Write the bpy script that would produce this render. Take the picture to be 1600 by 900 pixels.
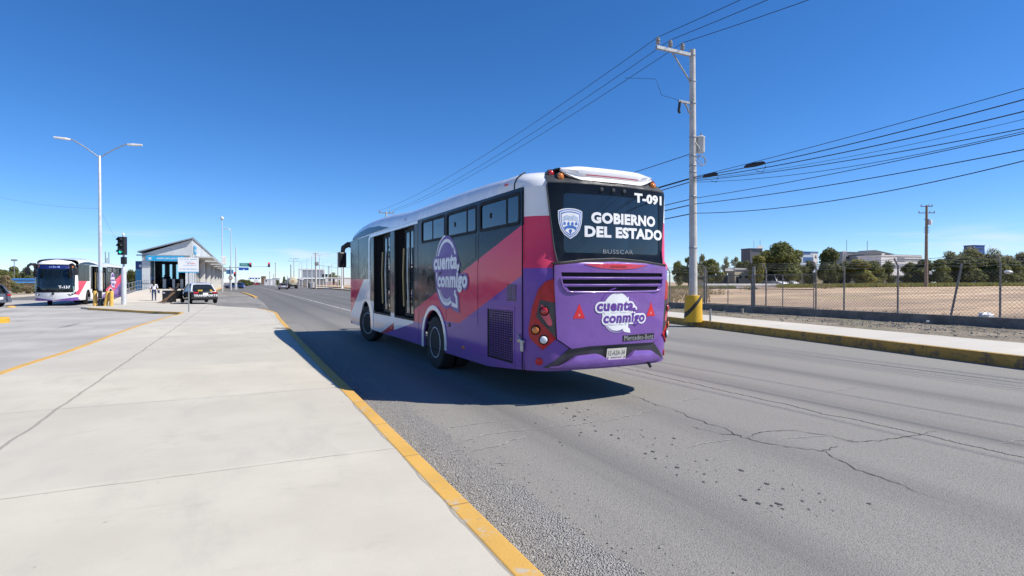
import bpy, bmesh, math, random
from mathutils import Vector, Matrix, noise as mnoise
from mathutils.geometry import tessellate_polygon

SC = bpy.context.scene
COL = SC.collection
R = math.radians
for o in list(bpy.data.objects):
    bpy.data.objects.remove(o)

# ------------------------------------------------------------------ camera, sky, sun, exposure
YAW = R(25.67)            # the lens points this far right of the road's direction (+Y)
SY, CY = math.sin(YAW), math.cos(YAW)
EYE = 1.66                # eye height over the asphalt
FPX = 880.0               # focal length in pixels of a 1600 wide picture
HZ = 441.0                # row of the horizon in it
cam = bpy.data.objects.new('camera', bpy.data.cameras.new('camera'))
COL.objects.link(cam)
cam.location = (0, 0, EYE)
cam.rotation_euler = (R(90) - math.atan((450 - HZ) / FPX), 0, -YAW)
cam.data.sensor_width = 36
cam.data.lens = 36 * FPX / 1600
cam.data.clip_start = 0.05
cam.data.clip_end = 6000
SC.camera = cam

SUN_EL = R(48)
SUN_HEAD = R(124)          # compass heading of the sun, clockwise from +Y
world = bpy.data.worlds.new('World')
SC.world = world
world.use_nodes = True
wn = world.node_tree
sky = wn.nodes.new('ShaderNodeTexSky')
sky.sky_type = 'NISHITA'
sky.sun_disc = False
sky.sun_elevation = SUN_EL
sky.sun_rotation = SUN_HEAD
sky.altitude = 1100
sky.air_density = 0.86
sky.dust_density = 0.1
sky.ozone_density = 6.0
bg = wn.nodes['Background']
bg.inputs['Strength'].default_value = 0.118
hsv = wn.nodes.new('ShaderNodeHueSaturation')
hsv.inputs['Saturation'].default_value = 1.2
hsv.inputs['Hue'].default_value = .5
wn.links.new(sky.outputs[0], hsv.inputs['Color'])
tint = wn.nodes.new('ShaderNodeMix')
tint.data_type = 'RGBA'
tint.blend_type = 'MULTIPLY'
tint.inputs[0].default_value = 1
tint.inputs[7].default_value = (1.04, 1.03, 1.12, 1)
wn.links.new(hsv.outputs[0], tint.inputs[6])
# thin streaks of cloud low over the horizon
wtc = wn.nodes.new('ShaderNodeTexCoord')
wmp = wn.nodes.new('ShaderNodeMapping')
wmp.inputs['Scale'].default_value = (5, 5, 46)
wmp.inputs['Location'].default_value = (1.3, .4, 0)
wn.links.new(wtc.outputs['Generated'], wmp.inputs[0])
wno = wn.nodes.new('ShaderNodeTexNoise')
wno.inputs['Scale'].default_value = 1
wno.inputs['Detail'].default_value = 5
wn.links.new(wmp.outputs[0], wno.inputs['Vector'])
wr1 = wn.nodes.new('ShaderNodeMapRange')
wr1.inputs[1].default_value, wr1.inputs[2].default_value = .54, .80
wn.links.new(wno.outputs['Fac'], wr1.inputs[0])
wsx = wn.nodes.new('ShaderNodeSeparateXYZ')
wn.links.new(wtc.outputs['Generated'], wsx.inputs[0])
wr2 = wn.nodes.new('ShaderNodeMapRange')
wr2.interpolation_type = 'SMOOTHSTEP'
wr2.inputs[1].default_value, wr2.inputs[2].default_value = .095, .045
wn.links.new(wsx.outputs[2], wr2.inputs[0])
wmu = wn.nodes.new('ShaderNodeMath')
wmu.operation = 'MULTIPLY'
wn.links.new(wr1.outputs[0], wmu.inputs[0])
wn.links.new(wr2.outputs[0], wmu.inputs[1])
cl = wn.nodes.new('ShaderNodeMix')
cl.data_type = 'RGBA'
cl.inputs[7].default_value = (5.6, 6.3, 7.2, 1)
wn.links.new(wmu.outputs[0], cl.inputs[0])
wn.links.new(tint.outputs[2], cl.inputs[6])
wn.links.new(cl.outputs[2], bg.inputs['Color'])

sun = bpy.data.objects.new('sun', bpy.data.lights.new('sun', 'SUN'))
COL.objects.link(sun)
sun.data.energy = 5.0
sun.data.angle = R(0.5)
sun.data.color = (1.0, 0.94, 0.84)
to_sun = Vector((math.sin(SUN_HEAD) * math.cos(SUN_EL), math.cos(SUN_HEAD) * math.cos(SUN_EL), math.sin(SUN_EL)))
sun.rotation_euler = to_sun.to_track_quat('Z', 'Y').to_euler()
sun.location = to_sun * 60

SC.view_settings.view_transform = 'Standard'
SC.view_settings.look = 'None'
SC.view_settings.exposure = 0.3
SC.view_settings.gamma = 1
SC.view_settings.use_curve_mapping = False
SC.render.engine = 'CYCLES'
SC.cycles.max_bounces = 6
SC.cycles.transparent_max_bounces = 12
SC.cycles.use_denoising = True


# ------------------------------------------------------------------ survey helpers (measured photograph -> metres)
def c2w(X, Z):
    return (X * CY + Z * SY, -X * SY + Z * CY)


def G(px, py, z=0.0):
    """point of the level z seen at a measured row and column"""
    Z = (EYE - z) * FPX / (py - HZ)
    return c2w((px - 800) / FPX * Z, Z)


def at(px, Z):
    """plan position at depth Z"""
    return c2w((px - 800) / FPX * Z, Z)


def hz(py, Z):
    """height at depth Z"""
    return EYE - (py - HZ) * Z / FPX


# ------------------------------------------------------------------ node helpers
def lin(c):
    if isinstance(c, str):
        c = tuple(int(c[i:i + 2], 16) / 255 for i in (0, 2, 4))
        return tuple(x / 12.92 if x <= .04045 else ((x + .055) / 1.055) ** 2.4 for x in c)
    return tuple(c)


class N:
    """a float socket with arithmetic"""
    def __init__(s, nt, so):
        s.nt, s.so = nt, so

    def op(s, kind, *args, rev=False):
        n = s.nt.nodes.new('ShaderNodeMath')
        n.operation = kind
        a = [s] + list(args)
        if rev:
            a = [a[1], a[0]] + a[2:]
        for i, q in enumerate(a):
            if isinstance(q, N):
                s.nt.links.new(q.so, n.inputs[i])
            else:
                n.inputs[i].default_value = q
        return N(s.nt, n.outputs[0])

    def __add__(s, o): return s.op('ADD', o)
    __radd__ = __add__
    def __sub__(s, o): return s.op('SUBTRACT', o)
    def __rsub__(s, o): return s.op('SUBTRACT', o, rev=True)
    def __mul__(s, o): return s.op('MULTIPLY', o)
    __rmul__ = __mul__
    def __gt__(s, o): return s.op('GREATER_THAN', o)
    def __lt__(s, o): return s.op('LESS_THAN', o)
    def __abs__(s): return s.op('ABSOLUTE')
    def max(s, o): return s.op('MAXIMUM', o)
    def min(s, o): return s.op('MINIMUM', o)

    def ramp(s, a, b, lo=0.0, hi=1.0):
        n = s.nt.nodes.new('ShaderNodeMapRange')
        n.interpolation_type = 'SMOOTHSTEP'
        n.inputs[1].default_value, n.inputs[2].default_value = a, b
        n.inputs[3].default_value, n.inputs[4].default_value = lo, hi
        s.nt.links.new(s.so, n.inputs[0])
        return N(s.nt, n.outputs[0])


class MT:
    """material under construction"""
    def __init__(s, name, rough=.5, metal=0., spec=.5, coat=0.):
        s.m = bpy.data.materials.new(name)
        s.m.use_nodes = True
        s.nt = s.m.node_tree
        s.b = s.nt.nodes['Principled BSDF']
        s.b.inputs['Roughness'].default_value = rough
        s.b.inputs['Metallic'].default_value = metal
        s.b.inputs['Specular IOR Level'].default_value = spec
        s.b.inputs['Coat Weight'].default_value = coat
        s.b.inputs['Coat Roughness'].default_value = .04
        s.tc = s.nt.nodes.new('ShaderNodeTexCoord')
        s.obj = s.tc.outputs['Object']

    def xyz(s):
        n = s.nt.nodes.new('ShaderNodeSeparateXYZ')
        s.nt.links.new(s.obj, n.inputs[0])
        return [N(s.nt, n.outputs[i]) for i in range(3)]

    def vec(s, scale):
        n = s.nt.nodes.new('ShaderNodeMapping')
        n.inputs['Scale'].default_value = scale if not isinstance(scale, (int, float)) else (scale,) * 3
        s.nt.links.new(s.obj, n.inputs[0])
        return n.outputs[0]

    def noise(s, scale, detail=4, rough=.55, dist=0., off=None):
        n = s.nt.nodes.new('ShaderNodeTexNoise')
        n.inputs['Scale'].default_value = 1
        n.inputs['Detail'].default_value = detail
        n.inputs['Roughness'].default_value = rough
        n.inputs['Distortion'].default_value = dist
        v = s.vec(scale)
        if off:
            v.node.inputs['Location'].default_value = off
        s.nt.links.new(v, n.inputs['Vector'])
        return N(s.nt, n.outputs['Fac'])

    def voro(s, scale, feature='F1', warp=0.):
        n = s.nt.nodes.new('ShaderNodeTexVoronoi')
        n.feature = feature
        n.inputs['Scale'].default_value = 1
        v = s.vec(scale)
        if warp:
            q = s.nt.nodes.new('ShaderNodeTexNoise')
            q.inputs['Scale'].default_value = 3
            s.nt.links.new(v, q.inputs['Vector'])
            w = s.nt.nodes.new('ShaderNodeVectorMath')
            w.operation = 'MULTIPLY_ADD'
            w.inputs[1].default_value = (warp,) * 3
            s.nt.links.new(q.outputs['Color'], w.inputs[0])
            s.nt.links.new(v, w.inputs[2])
            v = w.outputs[0]
        s.nt.links.new(v, n.inputs['Vector'])
        return N(s.nt, n.outputs['Distance'])

    def rgb(s, c):
        n = s.nt.nodes.new('ShaderNodeRGB')
        n.outputs[0].default_value = (*lin(c), 1)
        return n.outputs[0]

    def mix(s, fac, a, b, blend='MIX'):
        n = s.nt.nodes.new('ShaderNodeMix')
        n.data_type = 'RGBA'
        n.blend_type = blend
        for q, k in ((a, 6), (b, 7)):
            if isinstance(q, (str, tuple)):
                n.inputs[k].default_value = (*lin(q), 1)
            else:
                s.nt.links.new(q, n.inputs[k])
        if isinstance(fac, N):
            s.nt.links.new(fac.so, n.inputs[0])
        else:
            n.inputs[0].default_value = fac
        return n.outputs[2]

    def grey(s, v):
        n = s.nt.nodes.new('ShaderNodeCombineColor')
        for i in range(3):
            s.nt.links.new(v.so, n.inputs[i])
        return n.outputs[0]

    def color(s, so):
        s.nt.links.new(so, s.b.inputs['Base Color'])

    def rough(s, v):
        s.nt.links.new(v.so, s.b.inputs['Roughness'])

    def bump(s, h, strength=.3, dist=.01):
        n = s.nt.nodes.new('ShaderNodeBump')
        n.inputs['Strength'].default_value = strength
        n.inputs['Distance'].default_value = dist
        s.nt.links.new(h.so, n.inputs['Height'])
        s.nt.links.new(n.outputs[0], s.b.inputs['Normal'])


MC = {}


def pm(name, col, rough=.5, metal=0., var=.15, scale=5., bump=0., bscale=60., coat=0., spec=.5):
    """plain procedural material: colour broken up by noise"""
    if name in MC:
        return MC[name]
    t = MT(name, rough, metal, spec, coat)
    c = lin(col)
    f = t.noise(scale, 5, .6).ramp(.3, .7)
    dark = tuple(x * (1 - var) for x in c)
    lite = tuple(min(1, x * (1 + var * .6)) for x in c)
    t.color(t.mix(f, dark, lite))
    t.rough((f * .12) + (rough - .06))
    if bump:
        t.bump(t.noise(bscale, 3), bump, .01)
    MC[name] = t.m
    return t.m


def emit(name, col, strength):
    if name in MC:
        return MC[name]
    t = MT(name, .3)
    f = t.noise(30, 2).ramp(.2, .8, .8, 1.)
    c = t.mix(f, tuple(x * .7 for x in lin(col)), lin(col))
    t.color(c)
    t.nt.links.new(c, t.b.inputs['Emission Color'])
    t.b.inputs['Emission Strength'].default_value = strength
    MC[name] = t.m
    return t.m


def glass(name, tint, clear=.35, rough=.03, ior=1.5):
    """tinted pane: see-through part plus mirror reflection"""
    if name in MC:
        return MC[name]
    t = MT(name, rough, 0, .5)
    n = t.noise(3, 2).ramp(.3, .7, .9, 1.05)
    t.color(t.mix(n, tuple(x * .8 for x in lin(tint)), lin(tint)))
    tr = t.nt.nodes.new('ShaderNodeBsdfTransparent')
    tr.inputs[0].default_value = (.62, .68, .72, 1)
    mx = t.nt.nodes.new('ShaderNodeMixShader')
    mx.inputs[0].default_value = clear
    gl = t.nt.nodes.new('ShaderNodeBsdfGlossy')
    gl.inputs['Roughness'].default_value = rough
    fr = t.nt.nodes.new('ShaderNodeFresnel')
    fr.inputs[0].default_value = ior
    m2 = t.nt.nodes.new('ShaderNodeMixShader')
    t.nt.links.new(t.b.outputs[0], mx.inputs[1])
    t.nt.links.new(tr.outputs[0], mx.inputs[2])
    t.nt.links.new(fr.outputs[0], m2.inputs[0])
    t.nt.links.new(mx.outputs[0], m2.inputs[1])
    t.nt.links.new(gl.outputs[0], m2.inputs[2])
    t.nt.links.new(m2.outputs[0], t.nt.nodes['Material Output'].inputs[0])
    MC[name] = t.m
    return t.m


# ------------------------------------------------------------------ mesh helpers
class MB:
    def __init__(s):
        s.v, s.f, s.mi, s.cur = [], [], [], 0

    def add(s, vs, fs):
        b = len(s.v)
        s.v += [tuple(q) for q in vs]
        s.f += [tuple(i + b for i in q) for q in fs]
        s.mi += [s.cur] * len(fs)
        return s

    def box(s, x0, y0, z0, x1, y1, z1):
        vs = [(x, y, z) for z in (z0, z1) for y in (y0, y1) for x in (x0, x1)]
        return s.add(vs, [(0, 2, 3, 1), (4, 5, 7, 6), (0, 1, 5, 4), (2, 6, 7, 3), (0, 4, 6, 2), (1, 3, 7, 5)])

    def obox(s, c, size, rz=0., rx=0., ry=0.):
        m = Matrix.Translation(c) @ Matrix.Rotation(rz, 4, 'Z') @ Matrix.Rotation(rx, 4, 'X') @ Matrix.Rotation(ry, 4, 'Y')
        a, b, d = (q / 2 for q in size)
        k = MB().box(-a, -b, -d, a, b, d)
        return s.add([m @ Vector(q) for q in k.v], k.f)

    def tube(s, pts, r, n=8, cap=True):
        pts = [Vector(p) for p in pts]
        rs = r if isinstance(r, (list, tuple)) else [r] * len(pts)
        b = len(s.v)
        up = Vector((0, 0, 1))
        prev = None
        for i, p in enumerate(pts):
            d = (pts[min(i + 1, len(pts) - 1)] - pts[max(i - 1, 0)]).normalized()
            if prev is None:
                a = d.cross(up)
                if a.length < .01:
                    a = d.cross(Vector((1, 0, 0)))
            else:
                a = prev - d * prev.dot(d)
            a.normalize()
            prev = a
            c = d.cross(a)
            for k in range(n):
                t = 2 * math.pi * k / n
                s.v.append(tuple(p + (a * math.cos(t) + c * math.sin(t)) * rs[i]))
        fs = []
        for i in range(len(pts) - 1):
            for k in range(n):
                fs.append((b + i * n + k, b + i * n + (k + 1) % n, b + (i + 1) * n + (k + 1) % n, b + (i + 1) * n + k))
        if cap:
            fs.append(tuple(b + k for k in reversed(range(n))))
            fs.append(tuple(b + (len(pts) - 1) * n + k for k in range(n)))
        s.f += fs
        s.mi += [s.cur] * len(fs)
        return s

    def lathe(s, prof, n=20, M=None):
        """prof: (radius, height) about local Z, M places it"""
        M = M or Matrix()
        b = len(s.v)
        for r, z in prof:
            for k in range(n):
                t = 2 * math.pi * k / n
                s.v.append(tuple(M @ Vector((r * math.cos(t), r * math.sin(t), z))))
        fs = []
        for i in range(len(prof) - 1):
            for k in range(n):
                fs.append((b + i * n + k, b + i * n + (k + 1) % n, b + (i + 1) * n + (k + 1) % n, b + (i + 1) * n + k))
        fs.append(tuple(b + k for k in reversed(range(n))))
        fs.append(tuple(b + (len(prof) - 1) * n + k for k in range(n)))
        s.f += fs
        s.mi += [s.cur] * len(fs)
        return s

    def plate(s, outer, fn, t0, t1, holes=()):
        """flat outline (u,v) with holes, fn(u,v,w) -> xyz, thickness w from t0 to t1"""
        loops = [list(outer)] + [list(h) for h in holes]
        flat = [q for l in loops for q in l]
        if holes:
            tr = tessellate_polygon([[Vector((u, v, 0)) for u, v in l] for l in loops])
        else:
            tr = [tuple(range(len(outer)))]
        b = len(s.v)
        n = len(flat)
        s.v += [tuple(fn(u, v, t1)) for u, v in flat] + [tuple(fn(u, v, t0)) for u, v in flat]
        fs = [tuple(b + i for i in q) for q in tr] + [tuple(b + n + i for i in reversed(q)) for q in tr]
        k = 0
        for l in loops:
            for i in range(len(l)):
                a, c = k + i, k + (i + 1) % len(l)
                fs.append((b + a, b + n + a, b + n + c, b + c))
            k += len(l)
        s.f += fs
        s.mi += [s.cur] * len(fs)
        return s

    def skin(s, rows, close=False):
        """quads between successive rows of points"""
        b = len(s.v)
        n = len(rows[0])
        for r in rows:
            s.v += [tuple(q) for q in r]
        fs = []
        for i in range(len(rows) - 1):
            for k in range(n if close else n - 1):
                fs.append((b + i * n + k, b + i * n + (k + 1) % n, b + (i + 1) * n + (k + 1) % n, b + (i + 1) * n + k))
        s.f += fs
        s.mi += [s.cur] * len(fs)
        return s

    def build(s, name, mat, parent=None, smooth=0., bevel=0., recalc=True, segs=2):
        me = bpy.data.meshes.new(name)
        me.from_pydata(s.v, [], s.f)
        mats = mat if isinstance(mat, (list, tuple)) else [mat]
        for m in mats:
            me.materials.append(m)
        if len(mats) > 1:
            me.polygons.foreach_set('material_index', s.mi)
        if recalc:
            bm = bmesh.new()
            bm.from_mesh(me)
            bmesh.ops.recalc_face_normals(bm, faces=bm.faces)
            bm.to_mesh(me)
            bm.free()
        if smooth:
            me.polygons.foreach_set('use_smooth', [True] * len(me.polygons))
            me.set_sharp_from_angle(angle=R(smooth))
        me.update()
        o = bpy.data.objects.new(name, me)
        COL.objects.link(o)
        if parent:
            o.parent = parent
        if bevel:
            md = o.modifiers.new('bevel', 'BEVEL')
            md.width = bevel
            md.segments = segs
            md.limit_method = 'ANGLE'
            md.angle_limit = R(35)
            md.harden_normals = False
        return o


def tag(o, label, cat, group=None):
    o['label'] = label
    o['category'] = cat
    if group:
        o['group'] = group
    return o


def thing(name, label, cat, loc=(0, 0, 0), rz=0., group=None):
    o = bpy.data.objects.new(name, None)
    COL.objects.link(o)
    o.location = loc
    o.rotation_euler = (0, 0, rz)
    o.empty_display_size = .3
    return tag(o, label, cat, group)


def structure(o):
    o['kind'] = 'structure'
    return o


def stuff(o, label=None):
    o['kind'] = 'stuff'
    if label:
        o['label'] = label
    return o


def copy_tree(o, parent=None, skip=()):
    c = o.copy()
    COL.objects.link(c)
    if parent:
        c.parent = parent
    for ch in list(o.children):
        if ch.name.split('.')[0] in skip:
            continue
        copy_tree(ch, c, skip)
    return c


def text_geo(body, bold=0., shear=0., align=None):
    """outline lettering as flat triangles (verts, faces) at unit size"""
    cu = bpy.data.curves.new('lettering', 'FONT')
    cu.body = body
    cu.offset = bold
    cu.shear = shear
    cu.resolution_u = 3
    cu.fill_mode = 'FRONT'
    cu.space_character = 1.06
    o = bpy.data.objects.new('lettering', cu)
    COL.objects.link(o)
    dg = bpy.context.evaluated_depsgraph_get()
    dg.update()
    me = bpy.data.meshes.new_from_object(o.evaluated_get(dg))
    vs = [tuple(v.co) for v in me.vertices]
    fs = [tuple(p.vertices) for p in me.polygons]
    bpy.data.objects.remove(o)
    bpy.data.curves.remove(cu)
    bpy.data.meshes.remove(me)
    return vs, fs


def lettering(mb, body, box, fn, w, bold=0., shear=0., ref=None):
    """fits the words into box (u0,v0,u1,v1) and maps them by fn(u,v,w); ref: words whose size is used"""
    vs, fs = text_geo(body, bold, shear)
    rv = vs if ref is None else text_geo(body, ref, shear)[0]
    x0, x1 = min(v[0] for v in rv), max(v[0] for v in rv)
    y0, y1 = min(v[1] for v in rv), max(v[1] for v in rv)
    u0, v0, u1, v1 = box
    # neighbouring letters lie on slightly different levels, so that bold outlines never share a plane
    par = list(range(len(vs)))

    def find(i):
        while par[i] != i:
            par[i] = par[par[i]]
            i = par[i]
        return i
    for f in fs:
        for q in f[1:]:
            par[find(q)] = find(f[0])
    roots = sorted({find(i) for i in range(len(vs))}, key=lambda r: min(vs[i][0] for i in range(len(vs)) if find(i) == r))
    lev = {r: .0006 * (i % 3) for i, r in enumerate(roots)}
    out = [fn(u0 + (x - x0) / (x1 - x0) * (u1 - u0), v0 + (y - y0) / (y1 - y0) * (v1 - v0), w + lev[find(i)]) for i, (x, y, _) in enumerate(vs)]
    return mb.add(out, fs)


def circle(cx, cy, rx, ry=None, n=24, a0=0., a1=360.):
    ry = rx if ry is None else ry
    full = abs(a1 - a0 - 360) < .1
    k = n if full else n + 1
    return [(cx + rx * math.cos(R(a0 + (a1 - a0) * i / n)), cy + ry * math.sin(R(a0 + (a1 - a0) * i / n))) for i in range(k)]


def rrect(u0, v0, u1, v1, r, n=4):
    o = []
    for cx, cy, a in ((u1 - r, v0 + r, -90), (u1 - r, v1 - r, 0), (u0 + r, v1 - r, 90), (u0 + r, v0 + r, 180)):
        o += [(cx + r * math.cos(R(a + 90 * i / n)), cy + r * math.sin(R(a + 90 * i / n))) for i in range(n + 1)]
    return o
# ------------------------------------------------------------------ ground, road, pavements
def ground_sheet(name, poly, z, mat, thick=0.):
    mb = MB()
    if thick:
        mb.plate(poly, lambda u, v, w: (u, v, w), z - thick, z)
    else:
        mb.add([(x, y, z) for x, y in poly], [tuple(range(len(poly)))])
    return structure(mb.build(name, mat))


# dry soil everywhere
t = MT('dry_soil', .95)
f = t.noise(.08, 6).ramp(.35, .65)
g = t.noise(1.6, 6, .65).ramp(.35, .7)
c = t.mix(f, (.34, .25, .17), (.27, .22, .15))
c = t.mix(g * .5, c, (.40, .31, .22))
t.color(c)
t.bump(t.noise(5, 6, .7), .6, .06)
M_SOIL = t.m
ground_sheet('ground', [(-2500, -300), (2500, -300), (2500, 3500), (-2500, 3500)], -.06, M_SOIL)

# worn asphalt
t = MT('worn_asphalt', .88, 0, .35)
x, y, z = t.xyz()
grain = t.noise(95, 3, .7)
grit = t.voro(70).ramp(.0, .55)
patch = t.noise((.5, .12, 1), 5, .6).ramp(.3, .72)
streak = t.noise((1.6, .025, 1), 4, .6, off=(3.1, 0, 0)).ramp(.3, .7)
fine = t.noise((7, .05, 1), 3, .6).ramp(.3, .7)
base = t.mix(patch, (.138, .133, .121), (.235, .225, .20))
base = t.mix(streak * .7, base, (.172, .165, .152))
base = t.mix(fine * .25, base, (.23, .222, .208))
mid_ = t.noise(26, 4, .75)
base = t.mix(mid_.ramp(.36, .64) * .42, base, (.30, .288, .262))
base = t.mix(t.noise(33, 3, .7, off=(5, 5, 0)).ramp(.55, .68) * .5, base, (.07, .068, .064))
base = t.mix(grain.ramp(.42, .60) * .6, base, (.37, .35, .315))
base = t.mix(grit.ramp(.0, .42, 1., 0.) * .45, base, (.045, .043, .04))
# wheel tracks polished darker, pale dusty strip near the far kerb
track = (abs(x - 3.0)).ramp(.0, .55, 1, 0).max(abs(x - 4.75).ramp(0., .5, 1, 0)).max(abs(x - 7.2).ramp(0, .5, 1, 0)).max(abs(x - 9.2).ramp(0, .5, 1, 0))
base = t.mix(track * (streak * .5 + .25), base, (.135, .131, .124))
dust = (x - (y * .17) + (t.noise(.6, 4) * 1.6)).ramp(10.9, 13.2)
base = t.mix(dust * .5, base, (.27, .26, .24))
# long cracks along the joints of the lanes and a net of fine cracks
w1 = t.noise((0, .45, 0), 4, .6) * .5 + t.noise((0, 3.5, 0), 6, .8) * .22
cr1 = abs(x - 6.62 + .33 - w1).ramp(.006, .022, 1, 0)
cr = cr1
base = t.mix(cr * .85, base, (.022, .021, .02))
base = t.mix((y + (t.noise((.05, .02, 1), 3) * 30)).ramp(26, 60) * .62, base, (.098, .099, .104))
t.color(base)
t.rough(grain.ramp(.3, .7, .8, .95))
t.bump(grain + (grit * .6) - (cr * 2.5), .7, .007)
M_ASPH = t.m
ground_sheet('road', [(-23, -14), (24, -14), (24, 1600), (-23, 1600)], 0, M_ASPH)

# loose chippings along the kerb
t = MT('grey_chippings', .95)
x, y, z = t.xyz()
v = t.voro(85)
k = t.noise(70, 2).ramp(.3, .7)
b = t.noise(.9, 5).ramp(.3, .7)
cc = t.mix(k, (.24, .232, .215), (.52, .50, .465))
cc = t.mix(v.ramp(.3, .65) * .5, cc, (.15, .144, .134))
cc = t.mix(b * .35, cc, (.36, .34, .30))
t.color(cc)
t.bump(v * -1 + t.noise(90, 2) * .5, 1.0, .018)
M_CHIP = t.m
rng = random.Random(4)
edge = [(2.02 + .16 * mnoise.noise((0, yy * .7, 3)) + .05 * mnoise.noise((0, yy * 4, 1)), yy) for yy in [(-6 + i * .2) for i in range(150)]]
ground_sheet('gravel_shoulder', [(1.40, -6)] + edge + [(1.40, 24)], .004, M_CHIP)

# pale concrete of the pavement, cast in slabs
def concrete(name, lo, hi, tint, joint_x=(), joint_y=None, stain=.3):
    t = MT(name, .82, 0, .35)
    x, y, z = t.xyz()
    f = t.noise(.55, 6, .6).ramp(.3, .7)
    s = t.noise((2.2, .8, 1), 5, .65, off=(4, 1, 0)).ramp(.5, .75)
    c = t.mix(f, lo, hi)
    c = t.mix(s * stain, c, tint)
    c = t.mix(t.noise(160, 2).ramp(.35, .7) * .16, c, tuple(q * .6 for q in lin(lo)))
    spk = t.voro(2.3, 'F1', .2).ramp(.02, .05, 1, 0) * t.noise(3.7, 2).ramp(.46, .56)
    c = t.mix(spk * .6, c, (.10, .09, .08))
    blot = t.noise((.9, 1.7, 1), 6, .7, .5, off=(7, 2, 0)).ramp(.56, .72)
    c = t.mix(blot * .35, c, tuple(q * .72 for q in lin(lo)))
    gum = t.voro(5.2, 'F1', .1).ramp(.035, .06, 1, 0) * t.noise(2.1, 2, off=(4, 4, 0)).ramp(.5, .58)
    c = t.mix(gum * .4, c, (.16, .15, .135))
    scf = t.noise((.35, 4.5, 1), 4, .6, .3, off=(2, 9, 0)).ramp(.6, .75) * t.noise(.35, 3, off=(1, 1, 0)).ramp(.45, .6)
    c = t.mix(scf * .3, c, tuple(q * .62 for q in lin(lo)))
    hgt = t.noise(120, 3)
    if joint_y:
        period, ph = joint_y
        n = t.nt.nodes.new('ShaderNodeMath')
        n.operation = 'PINGPONG'
        w = t.noise((.8, 0, 0), 3) * .16
        t.nt.links.new(((y - ph) + w).so, n.inputs[0])
        n.inputs[1].default_value = period / 2
        d = N(t.nt, n.outputs[0])
        fl = t.nt.nodes.new('ShaderNodeMath')
        fl.operation = 'FLOOR'
        t.nt.links.new(((y - ph) * (1 / period)).so, fl.inputs[0])
        wn_ = t.nt.nodes.new('ShaderNodeTexWhiteNoise')
        wn_.noise_dimensions = '1D'
        t.nt.links.new(fl.outputs[0], wn_.inputs['W'])
        c = t.mix(N(t.nt, wn_.outputs[0]) * .5, c, tint)
        j = d.ramp(.004, .016, 1, 0) * t.noise((2.5, 0, 0), 3).ramp(.3, .6, .25, 1.)
        c = t.mix(j * .55, c, (.16, .15, .13))
        hgt = hgt - j * 4
    for jx, wd in joint_x:
        jj = abs(x - jx + (t.noise((0, 1.1, 0), 4) - .5) * .10).ramp(wd * .4, wd, 1, 0)
        c = t.mix(jj * .6, c, (.21, .19, .165))
        hgt = hgt - jj * 4
    t.color(c)
    t.bump(hgt, .25, .004)
    return t.m


M_PAVE = concrete('pale_concrete', (.51, .472, .388), (.605, .565, .47), (.435, .415, .365), joint_x=((-2.02, .025), (1.272, .014)), joint_y=(3.35, 5.25), stain=.6)
M_RAMP = concrete('ramp_concrete', (.58, .53, .44), (.66, .60, .50), (.50, .46, .39))
t = MT('lane_concrete', .85, 0, .35)
x, y, z = t.xyz()
f = t.noise(.35, 6, .6).ramp(.3, .7)
c = t.mix(f, (.36, .345, .32), (.50, .475, .43))
s = t.noise((.45, .11, 1), 5, .6, .4, off=(1, 4, 0)).ramp(.55, .75)
c = t.mix(s * .65, c, (.20, .195, .19))
sk = t.noise((2.8, .16, 1), 3, .5, off=(2, 6, 0)).ramp(.6, .74) * t.noise(.25, 2, off=(9, 3, 0)).ramp(.45, .6)
c = t.mix(sk * .7, c, (.10, .10, .10))
c = t.mix(t.noise(60, 2).ramp(.3, .7) * .2, c, (.22, .21, .2))
t.color(c)
t.bump(t.noise(70, 3), .3, .005)
M_LANE = t.m
SWZ = .12

# kerb paint, worn
def kerb_paint(name, col, wear, under=(.33, .30, .25)):
    t = MT(name, .75)
    x, y, z = t.xyz()
    w = t.noise(4.2, 6, .7).ramp(wear - .05, wear + .07)
    w2 = t.noise((9, 9, 22), 5, .7).ramp(.55, .75)
    c = t.mix(t.noise(1.3, 4).ramp(.3, .7), lin(col), tuple(q * .86 for q in lin(col)))
    c = t.mix(w, c, under)
    c = t.mix(w2 * .35, c, tuple(q * .55 for q in under))
    pg = t.nt.nodes.new('ShaderNodeMath')
    pg.operation = 'PINGPONG'
    t.nt.links.new(y.so, pg.inputs[0])
    pg.inputs[1].default_value = .61
    jt = N(t.nt, pg.outputs[0]).ramp(.003, .009, 1, 0)
    c = t.mix(jt * .7, c, (.10, .08, .05))
    chip = t.noise((5, 2.2, 9), 6, .75, off=(3, 1, 2)).ramp(.60, .66)
    c = t.mix(chip * .75, c, under)
    t.color(c)
    t.bump(t.noise(40, 4) - (chip * .7) - (jt * 2), .5, .006)
    return t.m


M_KERBY = kerb_paint('yellow_kerb_paint', (.66, .385, .085), .62, (.45, .41, .34))
M_KERBD = kerb_paint('faded_yellow_kerb_paint', (.46, .29, .06), .54, (.20, .15, .07))
M_KERBW = kerb_paint('white_kerb_paint', (.66, .66, .65), .7)


def kerb_run(name, pts, width, z0, z1, mat, closed=False, side=1):
    """kerb stones of one run: outer line pts, body to the left (side=1) of the walking direction"""
    P = [Vector(p) for p in pts]
    out, inn = [], []
    for i, p in enumerate(P):
        d = (P[min(i + 1, len(P) - 1)] - P[max(i - 1, 0)]).normalized()
        n = Vector((-d.y, d.x)) * side
        out.append(p)
        inn.append(p + n * width)
    rows = []
    for a, b in zip(out, inn):
        rows.append([(a.x, a.y, z0), (a.x, a.y, z1), (b.x, b.y, z1), (b.x, b.y, z0)])
    mb = MB().skin(rows, close=True)
    mb.add(rows[0], [(0, 1, 2, 3)])
    mb.add(rows[-1], [(3, 2, 1, 0)])
    return structure(mb.build(name, mat, bevel=.012))


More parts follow.
